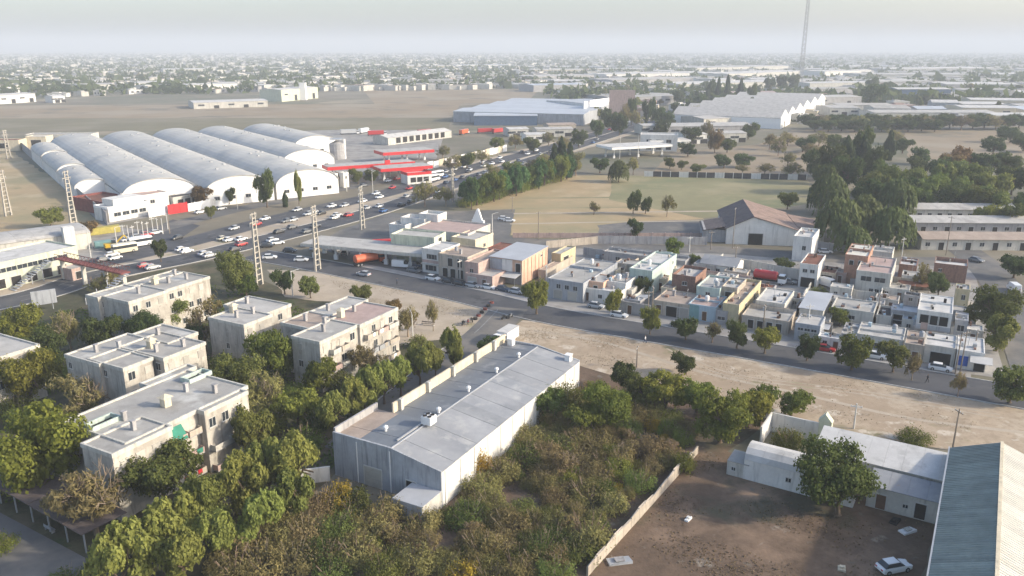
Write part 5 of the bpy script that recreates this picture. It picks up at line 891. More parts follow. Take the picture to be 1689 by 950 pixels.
for lab, u, v, col, ang, kind in (('white car parked in front of the white shop with the pink band', 714, 462, 'white', SA, 'car'), ('black car parked before the beige two-storey house', 741, 467, 'black', SA, 'car'), ('silver car at the kerb left of the awning', 780, 474, 'silver', SA, 'car'), ('white hatchback second from the awning', 806, 477, 'white', SA, 'car'), ('silver car half behind the round green tree', 852, 484, 'silver', SA, 'car'), ('silver car left of the slim street tree', 983, 508, 'silver', SA, 'car'), ('white car on the street right of the slim street tree', 1021, 523, 'white', SA, 'car'), ('white and blue car between two street trees', 1443, 591, 'white', SA, 'car'),
                           ('white delivery van beside the tanker lorries', 661, 441, 'white', SA + R(15), 'van'), ('dark car behind the white delivery van', 686, 440, 'darkblue', SA, 'car'), ('blue-grey car beside the white shop wall', 683, 449, 'grey', SA, 'car'), ('white car on the small lane left of the walled patio', 1383, 478, 'white', SA, 'car'), ('white van turned into the lane by the green bush', 1366, 473, 'white', R(-60), 'van'), ('white van on the cross road at the right edge', 1671, 480, 'white', R(80), 'van'), ('white car in the bare yard at the lower edge', 1473, 941, 'white', R(15), 'car'), ('white car under the tower-like house wall', 1361, 418, 'white', R(-8), 'car'),
                           ('left one of two white cars behind the station hall', 831, 363, 'white', R(-10), 'car'), ('right one of two white cars behind the station hall', 840, 366, 'white', R(-10), 'car'), ('dark car crossing by the forecourt entrance', 478, 416, 'black', R(-10), 'car'), ('white car at the street mouth near the pylon', 445, 427, 'white', R(10), 'car'), ('white car left of the pale canopy pylon', 497, 431, 'white', R(0), 'car'), ('dark car near the forecourt edge behind the pylon', 507, 406, 'grey', R(60), 'car'),
                           ('black car between the beige house and the silver car', 760, 471, 'black', SA, 'car'), ('dark blue car under the shop awning', 830, 480, 'darkblue', SA, 'car'), ('grey car at the far end of the pale canopy', 570, 420, 'grey', R(80), 'car'), ('white car between the pale canopy columns', 556, 414, 'silver', R(80), 'car'), ('black car under the canopy right of the red lorry', 672, 421, 'black', R(75), 'car'), ('blue car under the canopy beside the black one', 690, 424, 'blue', R(75), 'car'), ('silver car coming down the street before the plaza', 600, 455, 'silver', R(150), 'car'), ('grey car on the lane near the yellow house', 1300, 468, 'grey', R(-30), 'car'), ('silver car on the street before the tan garage', 1120, 540, 'silver', SA, 'car'), ('red car on the street by the grey side wing', 1360, 579, 'red', SA, 'car'), ('white car in front of the dark garage mouth', 1550, 611, 'white', SA, 'car'), ('grey car on the cross road near the barracks', 1610, 432, 'grey', R(-60), 'car')):
    car(lab, G(u, v), ang, col, kind, 'parked and moving cars')
HWC = [('near', 240, 441, 'red'), ('near', 252, 444, 'silver'), ('near', 338, 421, 'white'), ('near', 345, 424, 'silver'), ('near', 460, 385, 'black'), ('near', 482, 377, 'grey'), ('near', 552, 361, 'white'), ('near', 556, 357, 'white'), ('near', 575, 357, 'red'), ('near', 605, 345, 'silver'), ('near', 626, 342, 'white'), ('near', 300, 414, 'white'), ('near', 308, 417, 'white'), ('near', 378, 398, 'white'), ('near', 398, 397, 'white'), ('near', 368, 396, 'cream'), ('near', 185, 423, 'white'),
       ('far', 292, 395, 'black'), ('far', 437, 363, 'white'), ('far', 472, 367, 'grey'), ('far', 483, 365, 'silver'), ('far', 508, 355, 'silver'), ('far', 530, 354, 'black'), ('far', 547, 342, 'white'), ('far', 568, 341, 'silver'), ('far', 598, 334, 'white'), ('far', 620, 321, 'white'), ('far', 626, 327, 'white'), ('far', 517, 352, 'silver'), ('far', 423, 372, 'red'), ('far', 700, 302, 'white'), ('far', 772, 285, 'black'), ('near', 828, 268, 'white'), ('near', 838, 271, 'silver'), ('near', 790, 290, 'grey'), ('far', 870, 255, 'white'), ('near', 955, 240, 'white'), ('far', 745, 290, 'cream')]
for i, (u, v, c_, a) in enumerate(((212, 398, 'white', 40), (228, 393, 'silver', 40), (243, 389, 'red', 40), (258, 386, 'white', 40), (170, 431, 'grey', 60), (190, 428, 'white', 60), (440, 408, 'black', 20), (458, 403, 'white', 30), (520, 412, 'silver', 70), (330, 352, 'white', 57), (365, 346, 'silver', 57), (640, 300, 'white', 57), (655, 297, 'red', 57), (600, 308, 'grey', 57))):
    car('%s of the cars standing off the carriageways around the junction, %s' % (ORD[i], c_), G(u, v), R(a), c_, 'car', 'cars around the junction', far=True)
hr = random.Random(31)
for side, ln in (('near', HW_NEAR), ('far', HW_FAR)):
    for q in range(44):
        k = hr.randrange(22, 66); t = (ln[k + 1] - ln[k]).normalized(); p = ln[k] + Vector((-t.y, t.x, 0)) * hr.choice([-3.9, 0, 3.9]) + t * hr.uniform(0, 4)
        if all((p - G(c[1], c[2])).length > 6.5 for c in HWC):
            zc = p.y * math.cos(PITCH) + CAM_H * math.sin(PITCH); yc = p.y * math.sin(PITCH) - CAM_H * math.cos(PITCH)
            HWC.append((side, 844.5 + FOC * p.x / zc, 475 - FOC * yc / zc, hr.choice(['white', 'white', 'white', 'silver', 'silver', 'grey', 'black', 'red', 'blue', 'darkblue'])))
def nearest(line, p):
    k = min(range(len(line) - 1), key=lambda i: (line[i] - p).length); t = line[k + 1] - line[k]; return math.atan2(t.y, t.x)
cnt = {}
for side in ('near', 'far'):
    for s_, u, v, col in sorted([c for c in HWC if c[0] == side], key=lambda c: c[1]):
        key = (side, col); cnt[key] = cnt.get(key, 0) + 1; p = G(u, v); ang = nearest(HW_NEAR if side == 'near' else HW_FAR, p) + (math.pi if side == 'far' else 0)
        tot = len([c for c in HWC if c[0] == side and c[3] == col])
        lab = '%s car %son the %s carriageway of the highway' % (col, ORD[cnt[key] - 1] + ' from the left of its colour ' if tot > 1 else '', side)
        car(lab, p, ang, col, 'car', 'cars on the highway', far=p.y > 245)
def bus(label, u, v, ang, col, L=10.5):
    p = G(u, v); rt = root('bus', label, 'bus', (p.x, p.y, .09), ang); MB().hull([(-L / 2, -1.2, .35), (L / 2, -1.2, .35), (L / 2, 1.2, .35), (-L / 2, 1.2, .35)], [(-L / 2, -1.2, 1.6), (L / 2, -1.2, 1.6), (L / 2, 1.2, 1.6), (-L / 2, 1.2, 1.6)]).build('lower_body', PC[col], rt)
    MB().box(-L / 2 + .1, L / 2 - .05, -1.17, 1.17, 1.602, 2.5).build('windows', glass, rt); MB().hull([(-L / 2, -1.2, 2.502), (L / 2, -1.2, 2.502), (L / 2, 1.2, 2.502), (-L / 2, 1.2, 2.502)], [(-L / 2 + .1, -1.05, 3.0), (L / 2 - .15, -1.05, 3.0), (L / 2 - .15, 1.05, 3.0), (-L / 2 + .1, 1.05, 3.0)]).build('roof', PC[col], rt)
    for x in (-L * .3, L * .32):
        for y in (-1.08, 1.08): link('wheel', VM['wheel'], rt, (x, y, .45), 0, (1.45, 1.2, 1.45))
bus('white minibus on the depot road, nearest the footbridge', 206, 417, R(45), 'cream', 7); bus('second white minibus behind it on the depot road', 232, 406, R(45), 'white', 7)
bus('upper one of two white buses by the hoarding', 716, 293, R(55), 'white', 12); bus('lower one of two white buses by the hoarding', 712, 299, R(55), 'white', 9)
def lorry(label, u, v, ang, tank, cabc, L=7.5, tanker=True):
    p = G(u, v); rt = root('lorry', label, 'lorry', (p.x, p.y, .09), ang, 'lorries')
    MB().box(-L / 2 - .3, L / 2 + 2.0, -.5, .5, .6, .95).build('chassis', rubber, rt)
    if tanker:
        mb = MB(); K = 14; xs = [(-L / 2, .75), (-L / 2 + .25, 1.0), (L / 2 - .25, 1.0), (L / 2, .75)]
        loft(mb, [[(x, 1.22 * s * math.cos(2 * math.pi * k / K), 2.15 + 1.2 * s * math.sin(2 * math.pi * k / K)) for k in range(K)] for x, s in xs]); mb.build('tank', tank, rt)
        for x in (-L / 4, L / 4): MB().tube((x, 0, 3.3), (x, 0, 3.55), .3, n=10).build('manhole', steel, rt)
    else:
        MB().box(-L / 2, L / 2, -1.25, 1.25, 1.0, 3.6).box(-L / 2 - .05, L / 2 + .05, -1.28, 1.28, 3.601, 3.68).build('cargo_box', tank, rt)
    MB().hull([(L / 2 + .3, -1.15, .55), (L / 2 + 2.2, -1.15, .55), (L / 2 + 2.2, 1.15, .55), (L / 2 + .3, 1.15, .55)], [(L / 2 + .3, -1.15, 1.7), (L / 2 + 2.2, -1.15, 1.7), (L / 2 + 2.2, 1.15, 1.7), (L / 2 + .3, 1.15, 1.7)]).build('cab', cabc, rt); MB().hull([(L / 2 + .32, -1.1, 1.702), (L / 2 + 2.15, -1.1, 1.702), (L / 2 + 2.15, 1.1, 1.702), (L / 2 + .32, 1.1, 1.702)], [(L / 2 + .4, -1.0, 2.45), (L / 2 + 1.85, -1.0, 2.45), (L / 2 + 1.85, 1.0, 2.45), (L / 2 + .4, 1.0, 2.45)]).build('windscreen', glass, rt); MB().box(L / 2 + .4, L / 2 + 1.85, -1.02, 1.02, 2.451, 2.6).build('cab_roof', cabc, rt)
    for x in (-L / 2 + .6, -L / 2 + 1.7, L / 2 + 1.3):
        for y in (-1.0, 1.0): link('wheel', VM['wheel'], rt, (x, y, .5), 0, (1.55, 1.4, 1.55))
lorry('orange tanker lorry at the edge of the pale canopy', 604, 437, R(38), PC['orange'], PC['orange'], 7.2)
lorry('red box lorry under the pale canopy behind the orange tanker', 637, 415, R(12), W['red'], PC['red'], 8, False)
lorry('red tanker lorry with white cab in the lane', 1262, 466, R(-30), PC['red'], PC['white'], 6.2)
for i, (u, v, c_) in enumerate(((620, 224, 'red'), (700, 222, 'red'), (765, 222, 'orange'), (800, 220, 'red'), (822, 220, 'red'), (600, 220, 'white'), (575, 222, 'silver'))):
    lorry('%s box lorry %sin the lorry park behind the red station' % (c_, {0: 'left one ', 1: 'second from the left ', 3: 'next to last ', 4: 'rightmost '}.get(i, '')), u, v, R(20 + 25 * (i % 3)), PC[c_], PC['white'], 11, False)
# kiosk trailer, motorcycles, planters, people
kt = root('kiosk_trailer', 'white kiosk trailer with raised flap beside the side street', 'kiosk', G(838, 562), TH + R(180)); MB().box(-2.6, 2.6, -1.2, 1.2, .5, 2.7).build('body', white_p, kt); MB().box(-2.7, 2.7, -1.3, 1.3, 2.701, 2.82).build('roof', RF['white'], kt); MB().hull([(2.62, -1.2, 2.3), (4.2, -1.2, 2.5), (4.2, 1.2, 2.5), (2.62, 1.2, 2.3)], [(2.62, -1.2, 2.37), (4.2, -1.2, 2.57), (4.2, 1.2, 2.57), (2.62, 1.2, 2.37)]).build('flap', bright, kt); MB().box(2.6, 2.64, -1.0, 1.0, 1.2, 2.2).build('hatch', dark, kt)
for y in (-1.1, 1.1): link('wheel', VM['wheel'], kt, (0, y, .32))
def moto(label, u, v, ang, c_):
    rt = root('motorcycle', label, 'motorcycle', G(u, v) + Vector((0, 0, .09)), ang, 'parked motorcycles')
    for x in (-.65, .65): MB().tube((x, -.06, .31), (x, .06, .31), .31, n=14).build('wheel', rubber, rt)
    MB().hull([(-.5, -.14, .45), (.45, -.14, .4), (.45, .14, .4), (-.5, .14, .45)], [(-.35, -.12, .85), (.3, -.14, .92), (.3, .14, .92), (-.35, .12, .85)]).build('frame', PC[c_], rt); MB().box(-.75, .05, -.13, .13, .852, .95).build('seat', rubber, rt); MB().tube((.65, 0, .31), (.42, 0, 1.05), .05).tube((.42, -.36, 1.05), (.42, .36, 1.05), .025).build('handlebar', steel, rt)
for i, (u, v, c_) in enumerate(((832, 527, 'black'), (842, 525, 'grey'), (764, 536, 'black'), (772, 534, 'red'), (778, 531, 'black'))):
    moto(['left one of two dark motorcycles on the side street', 'right one of two dark motorcycles on the side street', 'black motorcycle at the near end of the planter row', 'red motorcycle in the planter row', 'black motorcycle next to the red one'][i], u, v, R(40 + i * 17), c_)
for i in range(6):
    u = 784 + i * 5.4; v = 527 - i * 5.3; rt = root('tyre_planter', ORD[i] + ' dark tyre planter from the near end along the plaza edge', 'planter', G(u, v), i, 'row of tyre planters'); mb = MB()
    for k in range(12):
        t0, t1 = 2 * math.pi * k / 12, 2 * math.pi * (k + 1) / 12; mb.hull([(.3 * math.cos(t0), .3 * math.sin(t0), 0), (.55 * math.cos(t0), .55 * math.sin(t0), 0), (.55 * math.cos(t1), .55 * math.sin(t1), 0), (.3 * math.cos(t1), .3 * math.sin(t1), 0)], [(.35 * math.cos(t0), .35 * math.sin(t0), .5), (.5 * math.cos(t0), .5 * math.sin(t0), .5), (.5 * math.cos(t1), .5 * math.sin(t1), .5), (.35 * math.cos(t1), .35 * math.sin(t1), .5)])
    mb.build('tyre', [rubber, W['maroon']][i % 2], rt); MB().tube((0, 0, .05), (0, 0, .4), .33, n=10).build('soil', soil, rt)
bch = root('park_bench', 'dark bench on the plaza beside the bare slim tree', 'bench', G(706, 537), R(-15))
for k in range(4): MB().box(-1.6, 1.6, -.25 + k * .14, -.15 + k * .14, .44, .48).build('slat', wood_pole, bch)
for k in range(2): MB().box(-1.6, 1.6, .32, .36, .62 + k * .17, .75 + k * .17).build('slat', wood_pole, bch)
for x in (-1.4, 1.35): MB().box(x, x + .06, -.25, .36, 0, .438).build('leg', steel, bch)
skin = mat('skin', (.42, .26, .18), var=.1); hair = mat('hair', (.03, .02, .015)); 
def person(label, u, v, ang, top, legs, stride):
    J = dict(pel=(0, 0, .93, .15), ch=(0, 0, 1.25, .16), nk=(0, 0, 1.47, .06), hd=(.02, 0, 1.58, .095), hd2=(.02, 0, 1.70, .09))
    E = [('pel', 'ch'), ('ch', 'nk'), ('nk', 'hd'), ('hd', 'hd2')]
    for s, n in ((1, 'l'), (-1, 'r')):
        k = stride * s
        J.update({'hip' + n: (0, s * .1, .88, .095), 'kn' + n: (k * .2, s * .1, .49, .065), 'an' + n: (k * .3 - .04, s * .1, .08, .045), 'to' + n: (k * .3 + .14, s * .11, .04, .04), 'sh' + n: (0, s * .19, 1.40, .065), 'el' + n: (-k * .12 - .02, s * .25, 1.12, .05), 'wr' + n: (-k * .22 + .06, s * .26, .86, .035), 'ha' + n: (-k * .24 + .09, s * .26, .77, .04)})
        E += [('pel', 'hip' + n), ('hip' + n, 'kn' + n), ('kn' + n, 'an' + n), ('an' + n, 'to' + n), ('ch', 'sh' + n), ('sh' + n, 'el' + n), ('el' + n, 'wr' + n), ('wr' + n, 'ha' + n)]
    ks = list(J); me = bpy.data.meshes.new('person'); me.from_pydata([J[k][:3] for k in ks], [(ks.index(a), ks.index(b)) for a, b in E], [])
    p = G(u, v); o = link('person', me, None, (p.x, p.y, .15), ang); sk = o.modifiers.new('skin', 'SKIN'); ss = o.modifiers.new('sub', 'SUBSURF'); ss.levels = ss.render_levels = 1
    for i, k in enumerate(ks): me.skin_vertices[0].data[i].radius = (J[k][3], J[k][3]); me.skin_vertices[0].data[i].use_root = (i == 0)
    dg = bpy.context.evaluated_depsgraph_get(); m2 = bpy.data.meshes.new_from_object(o.evaluated_get(dg)); o.modifiers.clear(); o.data = m2; m2.materials.clear()
    for x in (top, legs, skin, hair): m2.materials.append(x)
    for f in m2.polygons:
        c = f.center; f.material_index = 3 if (c.z > 1.66 or (c.z > 1.55 and c.x < -.03)) else 2 if (c.z > 1.48 or (abs(c.y) > .2 and c.z < .9)) else 0 if c.z > .92 else 1
    tag(o, label, 'person', 'people on foot')
person('person in dark clothes standing on the pavement before the low pink shop', 787, 466, R(200), mat('cloth_black', (.02, .02, .022)), mat('cloth_dark', (.03, .03, .04)), .2)
person('person in light shirt walking where dirt lot meets the street', 1064, 567, R(-30), white_p, mat('cloth_jeans', (.05, .07, .13)), .9)
person('person in dark shirt walking beside the street trees near the poster shop', 1529, 632, R(150), MATS['cloth_dark'], MATS['cloth_black'], .8)
person('person on the forecourt edge near the plaza', 655, 470, R(10), MATS['cloth_jeans'], MATS['cloth_black'], .5)
# ------------------------------------------------------------------ vegetation
def quads(C, N, size, rs, aspect=1.0, hang=None):
    """leaf faces: centres C, normals N"""
    n = len(C); N = N / np.linalg.norm(N, axis=1, keepdims=True)
    t = rs.normal(size=(n, 3)) if hang is None else np.tile(np.array([0., 0, -1]), (n, 1)) + rs.normal(size=(n, 3)) * .25
    t -= (t * N).sum(1, keepdims=True) * N; t /= np.linalg.norm(t, axis=1, keepdims=True); b = np.cross(N, t)
    s = (size * rs.uniform(.45, 1.5, (n, 1)))
    t = t * s * aspect; b = b * s
    return np.stack([C - t * .5 - b * .12, C + b * .5 - t * .05, C + t * .5 + b * .1, C - b * .5 + t * .05], 1).reshape(-1, 3)
def qmesh(name, V, mats, extra=None, extra_mat=1):
    n = len(V) // 4; faces = [tuple(range(4 * i, 4 * i + 4)) for i in range(n)]; mi = [0] * n; verts = V.tolist()
    if extra: k = len(verts); verts += extra.v; faces += [tuple(a + k for a in f) for f in extra.f]; mi += [extra_mat] * len(extra.f)
    me = bpy.data.meshes.new(name); me.from_pydata(verts, [], faces)
    for m in mats: me.materials.append(m)
    me.polygons.foreach_set('material_index', mi); me.update(); return me
def clumps_round(rs, nc, per, leaf, flat=.15, upright=False):
    C = []; N = []; nl = 9 if not upright else 7; lobes = []
    for i in range(nl):
        a = i * 2.4 + rs.uniform(-.5, .5); r = rs.uniform(.15, .62); z = rs.uniform(.22, .78) if i else .8
        lobes.append((np.array([math.cos(a) * r, math.sin(a) * r, z]), rs.uniform(.26, .46)))
    for i in range(nc):
        lc, lr = lobes[rs.randint(nl)]; d0 = rs.normal(size=3); d0 /= np.linalg.norm(d0)
        c = lc + d0 * lr * rs.uniform(.55, 1.0) * np.array([1, 1, .55]); c[2] = max(c[2], .05 + rs.uniform(0, .1)); cr = rs.uniform(.06, .17)
        d = rs.normal(size=(per, 3)); d /= np.linalg.norm(d, axis=1, keepdims=True)
        q = c + d * cr * rs.uniform(.3, 1.1, (per, 1)) * np.array([1, 1, .8])
        C.append(q); N.append(d * .5 + rs.normal(size=(per, 3)) * .6 + np.array([0, 0, .3]) + d0 * .7)
    return np.concatenate(C), np.concatenate(N)
def crown(kind, seed, dens=1.0, leaf=None):
    rs = np.random.RandomState(seed)
    if kind == 'round': C, N = clumps_round(rs, int(400 * dens), 22, 0); return quads(C, N, leaf or .057, rs, 1.25)
    if kind == 'upright':
        C, N = clumps_round(rs, int(400 * dens), 22, 0, upright=True); C[:, 2] = C[:, 2] ** 1.0; k = 1 - .45 * np.clip(C[:, 2], 0, 1) ** 2; C[:, 0] *= k; C[:, 1] *= k; return quads(C, N, leaf or .055, rs, 1.7)
    if kind == 'willow':
        C = []; N = []
        for i in range(int(260 * dens)):
            a = rs.uniform(0, 2 * math.pi); r = math.sqrt(rs.uniform(.02, 1)) * .92; top = .98 - .45 * r * r; ln = rs.uniform(.25, .6) * (.6 + r * .5); m = 15
            t = np.linspace(0, 1, m)[:, None]; base = np.array([math.cos(a) * r, math.sin(a) * r, top]); q = base + t * np.array([math.cos(a) * .14, math.sin(a) * .14, -ln]) + rs.normal(size=(m, 3)) * .025
            C.append(q); N.append(np.tile(np.array([math.cos(a), math.sin(a), .9]), (m, 1)) + rs.normal(size=(m, 3)) * .5)
        return quads(np.concatenate(C), np.concatenate(N), leaf or .085, rs, 1.8, True)
    if kind == 'conifer':
        n = int(3200 * dens); z = rs.uniform(0, 1, n) ** 1.25; a = rs.uniform(0, 2 * math.pi, n); lay = .72 + .28 * np.abs(np.sin(z * 24 + a * .5)); r = (1 - z) ** .55 * (.5 + .5 * np.minimum(z * 5, 1)) * lay * np.sqrt(rs.uniform(.3, 1, n)) * (.8 + .3 * np.sin(a * 2 + z * 9)) + .03
        C = np.stack([np.cos(a) * r, np.sin(a) * r, z], 1); N = np.stack([np.cos(a), np.sin(a), np.full(n, .5)], 1) + rs.normal(size=(n, 3)) * .45; return quads(C, N, leaf or .10, rs, 1.3)
    if kind == 'shrub':
        C = []; N = []
        for i in range(int(46 * dens)):
            a = rs.uniform(0, 2 * math.pi); r = math.sqrt(rs.uniform(0, 1)) * .85; h = (1 - r * r * .6) * rs.uniform(.55, 1.05); m = 66
            q = np.array([math.cos(a) * r, math.sin(a) * r, h * .62]) + rs.normal(size=(m, 3)) * np.array([.13, .13, .16]); C.append(q); N.append(q * np.array([1, 1, .5]) + rs.normal(size=(m, 3)) * .6 + np.array([0, 0, .35]))
        C = np.concatenate(C); C[:, 2] = np.abs(C[:, 2]) + .02; return quads(C, np.concatenate(N), leaf or .042, rs, 2.4)
    if kind == 'sparse': C, N = clumps_round(rs, int(150 * dens), 22, 0); return quads(C, N, leaf or .028, rs, 4.0)
def trunk_mb(seed, bare=False, depth=None):
    """a tapered trunk with forking limbs inside the unit crown (crown spans z 0..1, trunk reaches down to -1)"""
    rr = random.Random(seed); mb = MB(); lim = depth or (4 if bare else 2)
    def grow(p, d, r, ln, lv):
        q = p + d * ln; mb.tube(p, q, r, r * .68, 6 if lv < 2 else 3, cap=False)
        if lv >= lim: return
        for k in range(rr.choice([2, 3, 3]) if lv else rr.choice([4, 5])):
            a = rr.uniform(0, 6.28); sp = rr.uniform(.45, .95) if lv else rr.uniform(.5, .9); o = d.orthogonal().normalized(); o.rotate(__import__('mathutils').Quaternion(d, a)); nd = (d * (1 - sp * .5) + o * sp + Vector((0, 0, .12))).normalized(); grow(q - d * ln * rr.uniform(0, .25), nd, r * .6, ln * rr.uniform(.62, .85) if lv else .42, lv + 1)
    return mb, grow
TR = {}
def trunk_mesh(seed, bare=False):
    mb, grow = trunk_mb(seed, bare); grow(Vector((0, 0, -.02)), Vector((.03, .02, 1)).normalized(), .055, .18, 0)
    st = MB(); st.tube((0, 0, -1), (0, 0, -.85), .11, .075, 8, cap=False); st.tube((0, 0, -.85), (0, 0, 0), .075, .056, 8, cap=False)
    k = len(mb.v); mb.v += st.v; mb.f += [tuple(a + k for a in f) for f in st.f]; mb.m += st.m
    return mb.mesh('trunk', twig if bare else bark)
TRUNK = [trunk_mesh(s) for s in (1, 2, 3)]; BARE = [trunk_mesh(s, True) for s in (11, 12, 13)]
VAR = {}
def crown_mesh(kind, lf, seed, dens=1.0, leaf=None):
    k = (kind, lf, seed, dens)
    if k not in VAR: VAR[k] = qmesh('crown', crown(kind, seed, dens, leaf), [LEAF[lf]])
    return VAR[k]
FARV = {}
def far_mesh(kind, lf, seed):
    k = (kind, lf, seed)
    if k not in FARV:
        mb = MB(); mb.tube((0, 0, -.5), (0, 0, .4), .07, .04, 5, cap=False); FARV[k] = qmesh('far_tree', crown(kind, seed, .3 if kind != 'conifer' else .3, .17), [LEAF[lf], bark], mb)
    return FARV[k]
rt_rand = random.Random(99)
KIND = dict(g=('round', 'green'), G=('round', 'bright'), o=('upright', 'olive'), d=('round', 'dark'), m=('round', 'mid'), w=('willow', 'willow'), c=('conifer', 'conifer'), h=('upright', 'hedge'), r=('round', 'red'), b=('bare', 'brown'), B=('bare', 'drab'), s=('shrub', 'drab'), S=('shrub', 'mid'), k=('shrub', 'brown'), y=('shrub', 'yellow'), q=('shrub', 'green'))
def tree(label, u, v, h, r, t, group, name=None, p=None, at_base=False):
    kind, lf = KIND[t]; i = rt_rand.randint(0, 2); rz = rt_rand.uniform(0, 6.28)
    if p is None: p = G(u, v, 0 if at_base else (h * .55)); p.z = 0
    if kind == 'shrub':
        rt = root(name or 'shrub', label, 'shrub', p, rz, group); link('foliage', crown_mesh('shrub', lf, 30 + i), rt, (0, 0, 0), 0, (r, r, h)); link('stems', STEMS[i], rt, (0, 0, 0), 0, (r, r, h)); return rt
    rt = root(name or {'willow': 'willow_tree', 'conifer': 'conifer_tree', 'bare': 'bare_tree'}.get(kind, 'tree'), label, 'tree', p, rz, group)
    ht = {'willow': .08, 'conifer': .05, 'bare': .14, 'upright': .08}.get(kind, .13) * h; hc = h - ht
    def part(nm, me): return link(nm, me, rt, (0, 0, ht), 0, (r * 1.12, r * 1.12, hc))
    if kind == 'bare':
        part('crown', crown_mesh('sparse', lf, 40 + i)); tr = link('trunk', BARE[i], rt, (0, 0, ht), 0, (r * .95, r * .95, hc * .98))
    else: part('crown', crown_mesh(kind, lf, 20 + i) if not (r > 4.3 and p.y < 200 and kind in ('round', 'upright')) else crown_mesh(kind, lf, 20 + i, 1.7, .043)); tr = link('trunk', TRUNK[i], rt, (0, 0, ht), 0, (r, r, hc))
    lowest = -hc                                                                   # the unit trunk reaches one crown height down: shorten it to the ground
    me = tr.data; key = ('tr', me.name, round(ht / hc, 1))
    if key not in TR:
        m2 = me.copy(); f = round(max(ht / hc, .1), 1)
        for vv in m2.vertices:
            if vv.co.z < -.01: vv.co.z *= f * 1.02
        TR[key] = m2
    tr.data = TR[key]
    return rt
def stems_mesh(seed):
    rr = random.Random(seed); mb = MB()
    for k in range(16): a = rr.uniform(0, 6.28); r = rr.uniform(.2, .8); mb.tube((math.cos(a) * r * .15, math.sin(a) * r * .15, -.02), (math.cos(a) * r, math.sin(a) * r, rr.uniform(.6, 1.0)), .022, .008, 3, cap=False)
    return mb.mesh('stems', twig)
STEMS = [stems_mesh(s) for s in (1, 2, 3)]
T = tree
